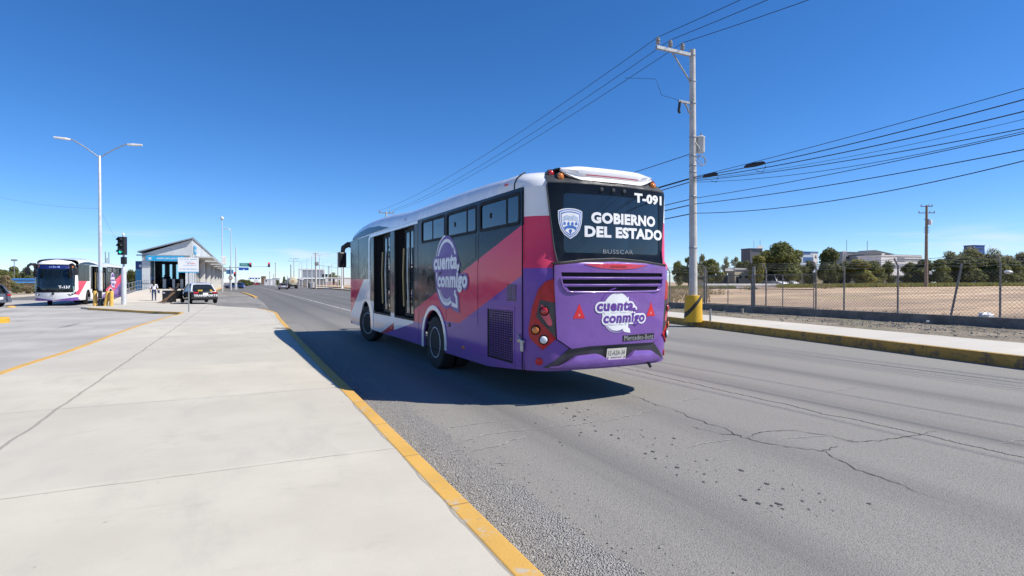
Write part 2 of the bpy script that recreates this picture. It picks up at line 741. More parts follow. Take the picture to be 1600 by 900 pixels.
def spline(pts, n=8):
    out = []
    for i in range(len(pts) - 1):
        p0, p1, p2, p3 = (Vector(pts[max(0, min(len(pts) - 1, i + k))]) for k in (-1, 0, 1, 2))
        for k in range(n):
            t = k / n
            out.append(tuple(.5 * ((2 * p1) + (p2 - p0) * t + (2 * p0 - 5 * p1 + 4 * p2 - p3) * t * t + (3 * p1 - p0 - 3 * p2 + p3) * t ** 3)))
    out.append(tuple(pts[-1]))
    return out


KX = 1.43
right_edge = spline([(KX, -6), (KX, 6), (KX, 14), (1.47, 20), (1.52, 26), (1.60, 31), (1.25, 34.6), (.75, 36.8)], 6)
left_edge = spline([(-3.85, -6), (-3.8, 6), (-3.75, 12.6), (-3.55, 16), (-3.4, 22.5), (-3.05, 28.5), (-2.75, 31.8), (-3.0, 33.6), (-4.2, 35.0), (-6.2, 38.2), (-8.35, 41.6)], 6)
far_edge = [(-1.4, 41.2), (-1.9, 44.2), (-2.2, 45), (-4.6, 46.2), (-5.0, 52), (-5.15, 73.4), (-9.3, 73.4), (-9.35, 50), (-9.0, 43.2)]
kerb_run('kerb', right_edge[:-3], .15, -.04, SWZ + .004, M_KERBY, side=1)
kerb_run('kerb', left_edge, .15, -.04, SWZ + .004, M_KERBY, side=-1)


def inset(pts, d):
    P = [Vector(p) for p in pts]
    o = []
    for i, p in enumerate(P):
        q = (P[min(i + 1, len(P) - 1)] - P[max(i - 1, 0)]).normalized()
        o.append(tuple(p + Vector((-q.y, q.x)) * d))
    return o


ri = inset(right_edge[:-3], .148) + right_edge[-3:]
li = inset(left_edge, -.148)
pave = ri + far_edge[:5] + [(-5.0, 52), (-9.3, 52), (-9.35, 50), (-9.0, 43.2)] + list(reversed(li))
ground_sheet('pavement', pave, SWZ, M_PAVE, .17)
# ramp up to the station platform
mb = MB()
ry = [52, 56, 60, 66, 73.3]
rz_ = [SWZ, .32, .55, .80, .90]
mb.skin([[(-9.3, a, -.05), (-9.3, a, b), (-5.0, a, b), (-5.0, a, -.05)] for a, b in zip(ry, rz_)], close=False)
mb.add([(-9.3, 73.3, -.05), (-9.3, 73.3, .9), (-5, 73.3, .9), (-5, 73.3, -.05)], [(0, 1, 2, 3)])
structure(mb.build('ramp', M_RAMP))
mb = MB()
for a, b in ((53.5, -9.1), (55.5, -8.7)):
    mb.add([(b, a, .2 + (a - 52) * .03), (b + .25, a, .2 + (a - 52) * .03), (b + 2.7, a + 7, .66), (b + 2.45, a + 7, .66)], [(0, 1, 2, 3)])
# concrete bus lane left of the pavement
ground_sheet('bus_lane', [(-20, -10), (-3.0, -10), (-2.6, 30), (-2.6, 33), (-8.2, 42.5), (-9.2, 50), (-9.2, 66), (-20, 66)], .004, M_LANE)
# bay of asphalt beside the station, its kerb wedge in the road
kerb_run('kerb', spline([(1.6, 66), (1.15, 80), (.6, 92), (.2, 96)], 4), .35, -.02, .1, M_KERBY, side=1)
kerb_run('kerb', [(-4.55, 64), (-4.5, 80), (-4.4, 120), (-4.3, 178)], .3, -.02, .16, M_KERBY, side=1)
mb = MB().box(-5.1, 73.5, -.05, -4.75, 180, .5)
structure(mb.build('platform_edge', M_RAMP))
# left islands
t_ = thing('yellow_kerb_nose', 'rounded yellow painted kerb nose at the left edge of the concrete bus lane', 'kerb', (*G(-24, 505), 0))
MB().plate(rrect(-.9, -.6, .75, .6, .55, 8), lambda u, v, w: (u, v, w), -.04, .22).build('kerb_nose', kerb_paint('orange_yellow_paint', (.72, .40, .03), .78), t_, smooth=40, bevel=.04)
MB().plate(rrect(-.7, -.4, .5, .4, .35, 6), lambda u, v, w: (u, v, w), .2, .225).build('soil_core', M_SOIL, t_)
b_ = MB().lathe([(.26, 0), (.25, .05), (.18, .10), (.08, .12), (.0, .125)], 16)
b_ = tag(b_.build('traffic_stud', M_KERBY, smooth=60), 'low round yellow traffic stud on the road beside the grey car', 'road stud')
b_.location = (*G(17, 480.5), 0)
# far side of the left carriageway: verge with kerb
ground_sheet('verge', [(-90, -20), (-22.5, -20), (-22.5, 900), (-90, 900)], .06, M_SOIL, .1)
kerb_run('kerb', [(-22.4, 20), (-22.4, 400)], .25, -.02, .2, M_RAMP, side=1)

# dusty asphalt bay beside the station
t = MT('bay_asphalt', .9, 0, .3)
f = t.noise((.35, .12, 1), 6, .6).ramp(.3, .7)
c = t.mix(f, (.19, .182, .168), (.30, .285, .26))
c = t.mix(t.noise((1.2, .1, 1), 4, .6, off=(2, 0, 0)).ramp(.55, .7) * .6, c, (.13, .128, .124))
t.color(c)
t.bump(t.noise(70, 3), .4, .006)
ground_sheet('bay', [(.70, 36.6), (-1.4, 41), (-2.2, 44.8), (-4.5, 46), (-4.9, 52), (-4.9, 63), (-4.4, 64), (1.5, 64), (1.62, 50), (1.55, 38)], .004, t.m)
ground_sheet('bay', [(-4.4, 64.1), (-4.2, 120), (.1, 97), (1.5, 64.1)], .004, t.m)
# lane lines
t = MT('worn_white_line', .8)
m_ = t.noise((6, 1.6, 1), 5, .7).ramp(.42, .62)
t.color(t.mix(m_, (.50, .50, .48), (.22, .22, .22)))
M_LINE = t.m
mb = MB()
for i in range(40):
    y0 = 30 + i * 7.5
    mb.add([(5.62, y0, .005), (5.78, y0, .005), (5.78, y0 + 7.0, .005), (5.62, y0 + 7.0, .005)], [(0, 1, 2, 3)])
for i in range(12):
    y0 = 48 + i * 15
    mb.add([(10.4, y0, .005), (10.52, y0, .005), (10.52, y0 + 4.5, .005), (10.4, y0 + 4.5, .005)], [(0, 1, 2, 3)])
structure(mb.build('lane_line', M_LINE))

# right hand pavement: kerb line opens away from the road
RK = [(12.2, -4), (13.45, 5.45), (14.4, 10.4), (15.5, 16.6), (16.6, 22.6), (18.5, 33), (19.0, 46), (19, 140)]
RB = [(15.7, -4), (16.45, 6.68), (17.2, 11.95), (17.9, 16.5), (18.8, 22.5), (20.3, 33), (20.8, 46), (20.8, 140)]
RZ = .24
kerb_run('kerb', RK, .16, -.04, RZ + .004, M_KERBD, side=-1)
ground_sheet('pavement', inset(RK, -.158) + list(reversed(RB)), RZ, concrete('far_pavement_concrete', (.56, .52, .45), (.63, .585, .50), (.5, .47, .42), joint_y=(2.6, 1.1)), .25)
# rubble strip between pavement and plinth
t = MT('rubble_soil', .95)
f = t.noise(.7, 6, .65).ramp(.35, .65)
c = t.mix(f, (.20, .165, .12), (.31, .26, .19))
st = t.voro(9, 'F1', .3)
c = t.mix(st.ramp(.1, .35, 1, 0) * t.noise(1.1, 4).ramp(.45, .6), c, (.38, .36, .33))
c = t.mix(t.noise((1.2, .6, 1), 4, off=(3, 3, 0)).ramp(.55, .68) * .7, c, (.075, .07, .065))
c = t.mix(t.noise(.5, 4, off=(9, 1, 0)).ramp(.5, .66) * .5, c, (.16, .17, .08))
t.color(c)
t.bump(t.noise(14, 5, .7) - st * .4, .9, .05)
M_RUB = t.m
mb = MB()
rows = []
PLX = 21.75
for i in range(90):
    yy = -6 + i * .85
    xb = 15.6
    for k in range(len(RB) - 1):
        if RB[k][1] <= yy <= RB[k + 1][1]:
            q = (yy - RB[k][1]) / (RB[k + 1][1] - RB[k][1])
            xb = RB[k][0] + q * (RB[k + 1][0] - RB[k][0])
    row = []
    for j in range(15):
        q = j / 14
        xx = xb - .02 + q * (PLX + .1 - xb)
        hh = RZ - .03 + math.sin(q * math.pi) * .07 * mnoise.noise((xx * .8, yy * .8, 0)) + .045 * mnoise.noise((xx * 2.3, yy * 2.3, 4)) * (1 if 0 < j < 14 else 0)
        row.append((xx, yy, hh))
    rows.append(row)
mb.skin(rows)
structure(mb.build('rubble_strip', M_RUB, smooth=60))
rng = random.Random(11)
sm = MB()
M_STONE = pm('grey_stone', (.40, .36, .30), .9, var=.4, scale=9, bump=.5)
for i in range(700):
    yy = rng.uniform(4, 26)
    xx = rng.uniform(17.2 + (yy - 6) * .13, 21.6)
    if rng.random() < .4:
        yy, xx = 11 + rng.gauss(0, 1.6), 19.3 + rng.gauss(0, .8)
    r_ = rng.choice([.008, .01, .012, .015, .02, .028])
    sm.obox((xx, yy, RZ + r_ * .3), (r_ * 2.2, r_ * 1.6, r_ * 1.3), rng.uniform(0, 3), rng.uniform(-.4, .4), rng.uniform(-.4, .4))
stuff(sm.build('rubble_stones', M_STONE), 'small pale stones and rubble scattered before the fence plinth')

# waste ground behind the fence, rising gently
LOTZ0 = .42


def lot_z(x, y=0):
    return LOTZ0 + max(0, min(x - 22, 78)) * .0082


t = MT('lot_soil', .95)
f = t.noise((.05, .16, 1), 6, .6).ramp(.38, .62)
c = t.mix(f, (.60, .42, .265), (.37, .265, .18))
c = t.mix(t.noise((.28, .9, 1), 6, .65).ramp(.5, .66) * .75, c, (.22, .165, .12))
c = t.mix(t.noise((.10, .3, 1), 4, .6, off=(5, 3, 0)).ramp(.54, .64) * .8, c, (.66, .49, .325))
c = t.mix(t.noise(.045, 5, .6, off=(1, 6, 0)).ramp(.55, .68) * .45, c, (.26, .24, .10))
t.color(c)
t.bump(t.noise(2.2, 6, .7), .8, .12)
M_LOT = t.m
rows = []
for i in range(60):
    yy = -60 + i * 6
    row = []
    for xx in [PLX + .24] + [22.4 + j * 1.6 for j in range(20)] + [58, 66, 78, 100, 150, 260, 420]:
        zz = lot_z(xx) + .05 * mnoise.noise((xx * .35, yy * .23, 0)) * (1 if xx > 22.3 else 0)
        row.append((xx, yy, zz))
    rows.append(row)
structure(MB().skin(rows).build('waste_ground', M_LOT, smooth=60))

# stones lying in the gutter
rng = random.Random(21)
mb = MB()
OCT = [(1, 0, 0), (0, 1, 0), (-1, 0, 0), (0, -1, 0), (0, 0, 1), (0, 0, -1)]
OF = [(0, 1, 4), (1, 2, 4), (2, 3, 4), (3, 0, 4), (1, 0, 5), (2, 1, 5), (3, 2, 5), (0, 3, 5)]
for i in range(5200):
    yy = 1.6 + abs(rng.gauss(0, 1)) * 3.6
    xx = 1.46 + abs(rng.gauss(0, .27)) if rng.random() < .985 else rng.uniform(1.5, 4.2)
    r_ = rng.choice([.004, .005, .006, .007, .009]) * (1.35 if rng.random() < .06 else 1)
    a_ = rng.uniform(0, 6.28)
    ca, sa = math.cos(a_), math.sin(a_)
    vs = []
    for x_, y_, z_ in OCT:
        k = r_ * rng.uniform(.7, 1.25)
        vs.append((xx + (x_ * ca - y_ * sa) * k * 1.2, yy + (x_ * sa + y_ * ca) * k, .004 + r_ * .35 + z_ * k * .8))
    mb.add(vs, OF)
stuff(mb.build('gutter_stones', pm('gutter_stone', (.34, .325, .295), .9, var=.45, scale=25)), 'loose small grey chippings lying along the yellow kerb')


def jagged(name, lines, mat, wid, seed, amp=.03):
    """thin broken line on the road, drawn as an uneven ribbon"""
    rg = random.Random(seed)
    mb_ = MB()
    for pl in lines:
        pts = [Vector(G(px, py, 0)) for px, py in pl]
        path = []
        for a_, b_ in zip(pts, pts[1:]):
            n = max(2, int((b_ - a_).length / .05))
            for k in range(n):
                path.append(a_.lerp(b_, k / n))
        path.append(pts[-1])
        off = 0
        row = []
        for i, p in enumerate(path):
            d = (path[min(i + 1, len(path) - 1)] - path[max(i - 1, 0)]).normalized()
            nn = Vector((-d.y, d.x))
            off = off * .8 + rg.gauss(0, amp * .5)
            w = wid * rg.uniform(.25, 1.2) * min(1, .3 + 6 * min(i, len(path) - 1 - i) / len(path))
            q = p + nn * off
            row.append([(q.x - nn.x * w, q.y - nn.y * w, .005), (q.x + nn.x * w, q.y + nn.y * w, .005)])
        mb_.skin(row)
    return structure(mb_.build(name, mat))


M_CRK = pm('crack_dirt', (.07, .066, .058), .95, var=.4, scale=30)
M_SEAL = pm('pale_crack_fill', (.36, .35, .325), .9, var=.25, scale=20)
jagged('road_crack', [[(1045, 638), (1075, 650), (1130, 668), (1165, 684), (1230, 700), (1262, 704), (1292, 707), (1301, 719), (1340, 735), (1375, 747), (1440, 772), (1478, 779)],
                      [(1165, 684), (1188, 676), (1240, 674), (1300, 682), (1340, 693)], [(1292, 707), (1306, 697)], [(1301, 684), (1340, 692), (1420, 686), (1470, 675)], [(985, 618), (1045, 638)],
                      [(1080, 668), (1130, 680), (1165, 684)]], M_CRK, .0065, 3, .034)
jagged('road_crack', [[(700, 668), (745, 662), (772, 660)], [(715, 692), (770, 680), (830, 672), (900, 664), (960, 655), (1035, 640)], [(738, 706), (790, 694), (822, 682)], [(1060, 629), (1097, 622)], [(1257, 622), (1300, 612), (1362, 603)],
                      [(1230, 686), (1268, 684), (1300, 682)], [(1566, 694), (1600, 686)], [(770, 727), (800, 724)], [(1075, 700), (1110, 692), (1150, 686)]], M_SEAL, .009, 5, .026)
rng = random.Random(31)
mb = MB()
for i in range(170):
    yy = rng.uniform(2.6, 9.5)
    xx = 3.62 + rng.gauss(0, .26) + .02 * yy
    r_ = rng.choice([.004, .005, .007, .009, .013]) * rng.uniform(.7, 1.2)
    ring_ = [(xx + r_ * (1 + rng.uniform(-.35, .35)) * math.cos(R(q)), yy + r_ * 1.9 * (1 + rng.uniform(-.35, .35)) * math.sin(R(q)), .0055) for q in range(0, 360, 40)]
    mb.add(ring_, [tuple(range(9))])
structure(mb.build('oil_stains', pm('oil_black', (.09, .086, .08), .6, var=.4, scale=20)))
# ------------------------------------------------------------------ the city buses
PURPLE, PINK, WHITEP = (.19, .088, .36), (.70, .055, .125), (.80, .80, .80)
LEN, HW = 12.0, 1.25
BACK_Z = [.46, .81, 1.91, 1.98, 3.01, 3.12, 3.19, 3.235]
BACK_E = [.24, .30, .34, .28, .27, .14, -.04, -.30]
FRONT_Z = [.36, .8, 1.2, 2.0, 2.96, 3.16, 3.28, 3.37]
FRONT_E = [.16, .28, .30, .22, -.10, -.34, -.66, -1.1]
W_Z = [2.95, 3.03, 3.10, 3.16, 3.20, 3.235]
W_S = [1.0, .994, .97, .92, .86, .72]


def interp(x, xs, ys):
    if x <= xs[0]:
        return ys[0]
    for i in range(len(xs) - 1):
        if x <= xs[i + 1]:
            q = (x - xs[i]) / (xs[i + 1] - xs[i])
            return ys[i] + q * (ys[i + 1] - ys[i])
    return ys[-1]


def plan_curve(rad, bow):
    xs = [(HW - rad) * i / 19 for i in range(20)]
    pts = [(q, bow * (q / (HW - rad)) ** 2) for q in xs]
    a0 = math.atan(2 * bow / (HW - rad))
    r = rad / (1 - math.sin(a0))
    cx, cy = pts[-1][0] - r * math.sin(a0), pts[-1][1] + r * math.cos(a0)
    for i in range(1, 15):
        a = a0 + (math.pi / 2 - a0) * i / 14
        pts.append((cx + r * math.sin(a), cy - r * math.cos(a)))
    pts.append((HW, pts[-1][1] + 3))
    d = [0]
    for i in range(len(pts) - 1):
        d.append(d[-1] + math.hypot(pts[i + 1][0] - pts[i][0], pts[i + 1][1] - pts[i][1]))
    return d, [p[0] for p in pts], [p[1] for p in pts]


PB, PF = plan_curve(.39, .08), plan_curve(.48, .16)


def back(s, z, w=0.):
    """point of the rear face: s along it from the middle, z height, w outwards"""
    def raw(q):
        d, xs, ys = PB
        return Vector((math.copysign(interp(abs(q), d, xs), q) * interp(z, W_Z, W_S), interp(abs(q), d, ys) - interp(z, BACK_Z, BACK_E), z))
    p = raw(s)
    if w:
        t_ = raw(s + .01) - raw(s - .01)
        n = Vector((t_.y, -t_.x, 0)).normalized()
        p = p + n * w
    return p


def front(s, z, w=0.):
    def raw(q):
        d, xs, ys = PF
        return Vector((math.copysign(interp(abs(q), d, xs), q) * interp(z - .10 if z > 2.96 else z, W_Z, W_S), LEN - interp(abs(q), d, ys) + interp(z, FRONT_Z, FRONT_E), z))
    p = raw(s)
    if w:
        t_ = raw(s + .01) - raw(s - .01)
        n = Vector((-t_.y, t_.x, 0)).normalized()
        p = p + n * w
    return p


def left(u, z, w=0.):
    """left side plane: u is metres from the rear, w outwards"""
    return Vector((-HW - w, u, z))


def curved(mb, poly, fn, t0, t1, step=.12, holes=()):
    """patch of outline poly (s,z) wrapped on a curved face, thickness t0..t1"""
    bm = bmesh.new()
    loops = [list(poly)] + [list(h) for h in holes]
    flat = [q for l in loops for q in l]
    vs = [bm.verts.new((u, v, 0)) for u, v in flat]
    if holes:
        for tri in tessellate_polygon([[Vector((u, v, 0)) for u, v in l] for l in loops]):
            bm.faces.new([vs[i] for i in tri])
    else:
        bm.faces.new(vs)
        bmesh.ops.triangulate(bm, faces=bm.faces[:])
    for ax in (0, 1):
        lo, hi = min(q[ax] for q in flat), max(q[ax] for q in flat)
        k = math.ceil(lo / step)
        while k * step < hi:
            c, n = [0, 0, 0], [0, 0, 0]
            c[ax], n[ax] = k * step, 1
            bmesh.ops.bisect_plane(bm, geom=bm.verts[:] + bm.edges[:] + bm.faces[:], plane_co=c, plane_no=n, dist=1e-5)
            k += 1
    bm.verts.index_update()
    uv = [(v.co.x, v.co.y) for v in bm.verts]
    fs = [tuple(v.index for v in f.verts) for f in bm.faces]
    bd = [(e.verts[0].index, e.verts[1].index) for e in bm.edges if len(e.link_faces) == 1]
    bm.free()
    n = len(uv)
    vv = [fn(u, v, t1) for u, v in uv] + [fn(u, v, t0) for u, v in uv]
    ff = fs + [tuple(i + n for i in reversed(f)) for f in fs] + [(a, b, b + n, a + n) for a, b in bd]
    return mb.add(vv, ff)


# paint: regions of the livery by height and length
def paint(name, rough=.28):
    t = MT(name, rough, 0, .1, .03)
    dirt = t.noise((1.2, 1.2, 3), 5, .6).ramp(.3, .75)
    t.b.inputs['Coat Roughness'].default_value = .06
    t.bump(t.noise((.9, .9, 1.6), 3, .5) + (t.noise(4, 2) * .08), .16, .035)
    return t, dirt


def livery_side():
    t, dirt = paint('livery_side')
    x, y, z = t.xyz()
    pink = (y * -.2825 + 2.471 - z) > 0
    pink = pink * (y < 4.99)
    pur = z < ((y * -.352 + 1.80).max(.955))
    pur = pur * (y < 4.42)
    pur = pur.max((y > 4.41) * (y < 4.99) * (z < .83))
    pur = pur.max((y > 4.98) * (y < 7.6) * (z < (y * -.172 + 1.65)))
    low = (y > 4.98) * (z < 2.0)
    c = t.mix(low, (.016, .025, .040), WHITEP)
    c = t.mix((y > 8.9) * (z > 1.74), c, (.016, .025, .040))
    # stripes at the nose
    st = (y > 9.3) * (z > (y * -.578 + 7.33)) * (z < 1.75)
    st2 = (y > 11.2) * (z < (y * .25 - 2.4))
    tri = (z < (y * -.28 + 2.53)) * (z > (y * -.02 + .52)) * (y > 6.52) * (y < 7.82)
    c = t.mix(pink, c, PINK)
    c = t.mix(pur, c, PURPLE)
    c = t.mix(st * (z < 1.95), c, PINK)
    c = t.mix(st2, c, PURPLE)
    c = t.mix(tri * (1 - pur), c, (.50, .02, .06))
    roadfilm = (z + (dirt * .35)).ramp(.35, .95, .28, 0.)
    c = t.mix(roadfilm, c, (.20, .18, .16))
    c = t.mix(dirt * .03, c, (.3, .28, .26))
    t.color(c)
    t.rough(dirt * .10 + .05)
    return t.m


def livery_back():
    t, dirt = paint('livery_back')
    x, y, z = t.xyz()
    c = t.mix((z > 1.85), PURPLE, PINK)
    c = t.mix((z > 2.55), c, WHITEP)
    film = (z + dirt * .3).ramp(.4, 1.1, .22, 0.)
    c = t.mix(film, c, (.22, .2, .19))
    c = t.mix(dirt * .07, c, (.32, .3, .3))
    t.color(c)
    t.rough(dirt * .16 + .16)
    return t.m


def livery_front():
    t, dirt = paint('livery_front')
    x, y, z = t.xyz()
    ax = abs(x)
    c = t.mix(z < (ax * .16 + .42), WHITEP, PURPLE)
    c = t.mix((ax > 1.08) * (z < (ax * 2.6 - 2.1)) * (z > .78), c, PINK)
    c = t.mix(dirt * .08, c, (.35, .33, .31))
    t.color(c)
    t.rough(dirt * .15 + .15)
    return t.m


M_LSIDE, M_LBACK, M_LFRONT = livery_side(), livery_back(), livery_front()
M_WHITE = pm('white_bus_paint', WHITEP, .25, var=.06, scale=2, coat=.6)
M_PURP = pm('purple_paint', PURPLE, .26, var=.08, scale=3, coat=.7)
M_BLACK = pm('black_plastic', (.018, .018, .02), .45, var=.3)
M_GLOSSB = pm('gloss_black_frame', (.010, .012, .016), .12, var=.3, spec=.16)
M_DGREY = pm('charcoal_plastic', (.045, .047, .05), .42, var=.2)
M_RUBBER = pm('tyre_rubber', (.022, .021, .021), .8, var=.35, scale=12, bump=.3)
M_STEEL = pm('dull_steel', (.42, .42, .42), .38, .8, var=.3, scale=8)
M_RIM = pm('wheel_steel', (.62, .62, .63), .5, .0, var=.4, scale=10)
M_FRAME = pm('matt_black_frame', (.007, .008, .010), .6, var=.2, spec=.2)
M_HOLE = pm('dark_void', (.006, .006, .007), .9)
M_REDL = pm('red_lens', (.45, .012, .02), .12, var=.25, scale=30, coat=.8)
M_REDD = pm('dark_red_lens', (.46, .008, .020), .2, var=.2, scale=12, coat=.25, spec=.3)
M_PINKL = pm('pink_reflector', (.62, .05, .10), .2, var=.2, scale=40, coat=.6)
M_AMBL = pm('amber_lens', (.70, .20, .02), .12, var=.25, scale=40, coat=.8)
M_CLRL = pm('clear_lens', (.72, .72, .74), .1, var=.15, scale=40, coat=.8)
M_WTXT = pm('white_vinyl', (.82, .82, .82), .4, var=.05)
M_PTXT = pm('purple_vinyl', (.13, .05, .30), .4, var=.05)
M_REDV = pm('red_reflective_vinyl', (.70, .03, .04), .35, var=.1)
M_SILV = pm('grey_vinyl', (.30, .31, .32), .35, .2, var=.1)
M_WGLASS = glass('bus_window_glass', (.012, .016, .022), .50, .02, 1.6)
M_DGLASS = glass('door_glass', (.05, .065, .075), .45, .02, 2.1)
M_RGLASS = glass('rear_window_glass', (.010, .013, .018), .30)
M_SGLASS = glass('windscreen_glass', (.02, .03, .03), .72)
M_INT = pm('grey_interior', (.26, .27, .28), .6, var=.2)
M_INTD = pm('dark_interior', (.05, .05, .055), .7, var=.3)
M_SEAT = pm('blue_grey_seat', (.055, .07, .11), .7, var=.3)
M_RAIL = pm('yellow_handrail', (.50, .36, .12), .35, var=.1)


def logo(name, parent, fn, cx, cy, k, bubble, rim, words, halo, base):
    """speech bubble sign with two words; fn(u,v,w), k = size"""
    root = None
    P = lambda u, v: (cx + u * k, cy + v * k)
    ph = [P(*q) for q in circle(0, .02, .262, .30, 40, -52, 262)]
    # tail at the lower right
    bub = [P(*q) for q in circle(0, .02, .245, .275, 44, -38, 296)] + [P(.13, -.245), P(.235, -.262), P(.222, -.205), P(.192, -.185)]
    rimp = [P(*q) for q in circle(0, .02, .275, .305, 44, -36, 298)] + [P(.13, -.285), P(.275, -.30), P(.262, -.20), P(.222, -.165)]
    hal = [P(*q) for q in circle(0, .02, .305, .335, 44, -34, 300)] + [P(.13, -.315), P(.32, -.34), P(.30, -.20), P(.252, -.14)]
    if rim is not None:
        a = MB(); curved(a, hal, fn, base, base + .001, .2)
        root = a.build(name, bubble, parent)
        a = MB(); curved(a, rimp, fn, base, base + .002, .2)
        a.build('logo_rim', rim, root)
    a = MB(); curved(a, bub, fn, base, base + .003, .2)
    b = a.build('logo_bubble' if root else name, bubble, root or parent)
    root = root or b
    # thin arc over the top left
    a = MB()
    o_, i_ = circle(-.005, .035, .30, .33, 14, 95, 160), circle(-.005, .035, .287, .315, 14, 95, 160)
    curved(a, [P(*q) for q in o_] + [P(*q) for q in reversed(i_)], fn, base, base + .004, .2)
    # fringe of small strokes along the lower edge
    ring = circle(0, .02, .265, .295, 60, 186, 300)
    for j in range(0, 40):
        ang = R(188 + j * 2.75)
        ca, sa = math.cos(ang), math.sin(ang)
        u0, v0, u1, v1 = .215 * ca, .02 + .243 * sa, .242 * ca, .02 + .272 * sa
        wd = .0032
        curved(a, [P(u0 - wd, v0), P(u0 + wd, v0), P(u1 + wd, v1), P(u1 - wd, v1)], fn, base, base + .0045, .5)
    a.build('logo_strokes', rim if rim is not None else words, root)
    # words with their halo
    for body, box in (('cuenta,', (-.335, .018, .318, .182)), ('conmigo', (-.230, -.160, .495, .018))):
        bx = (*P(box[0], box[1]), *P(box[2], box[3]))
        h = MB(); lettering(h, body, bx, fn, base + .006, bold=.17, shear=.10, ref=.045)
        h.build('lettering_halo', halo, root)
        w = MB(); lettering(w, body, bx, fn, base + .008, bold=.045, shear=.10)
        w.build('lettering', words, root)
    return root


def wheel(parent, x, y, side, steer=0., rad=.505):
    """bus wheel: tyre with rim, nuts; side -1 left"""
    M = Matrix.Translation((x, y, rad)) @ Matrix.Rotation(steer, 4, 'Z') @ Matrix.Rotation(R(-90) if side < 0 else R(90), 4, 'Y')
    t_ = MB().lathe([(.30, -.13), (.42, -.14), (.488, -.125), (.505, -.09), (.505, .09), (.488, .125), (.42, .14), (.30, .13)], 40, M)
    w = t_.build('wheel', M_RUBBER, parent, smooth=40)
    r_ = MB().lathe([(.298, -.12), (.298, .13), (.285, .138), (.268, .12), (.25, .06), (.19, .03), (.13, .035), (.125, .10), (.10, .125), (0.001, .128)], 32, M)
    for k in range(10):
        a = 2 * math.pi * k / 10
        r_.lathe([(.018, 0), (.018, .035)], 6, M @ Matrix.Translation((.165 * math.cos(a), .165 * math.sin(a), .02)))
    r_.build('rim', M_RIM, w, smooth=40)
    return w


RW, FW = 3.68, 9.42
DOORS = [(4.97, 6.42), (6.84, 8.46)]
DZ0, DZ1 = .885, 2.86
SASH = [(.20, 1.50), (1.67, 2.97), (3.10, 4.40)]


def arch(cx, r, z0, n=14):
    a0 = math.asin((z0 - .52) / r)
    return [(cx + r * math.cos(a), .52 + r * math.sin(a)) for a in [a0 + (math.pi - 2 * a0) * i / n for i in range(n + 1)]]


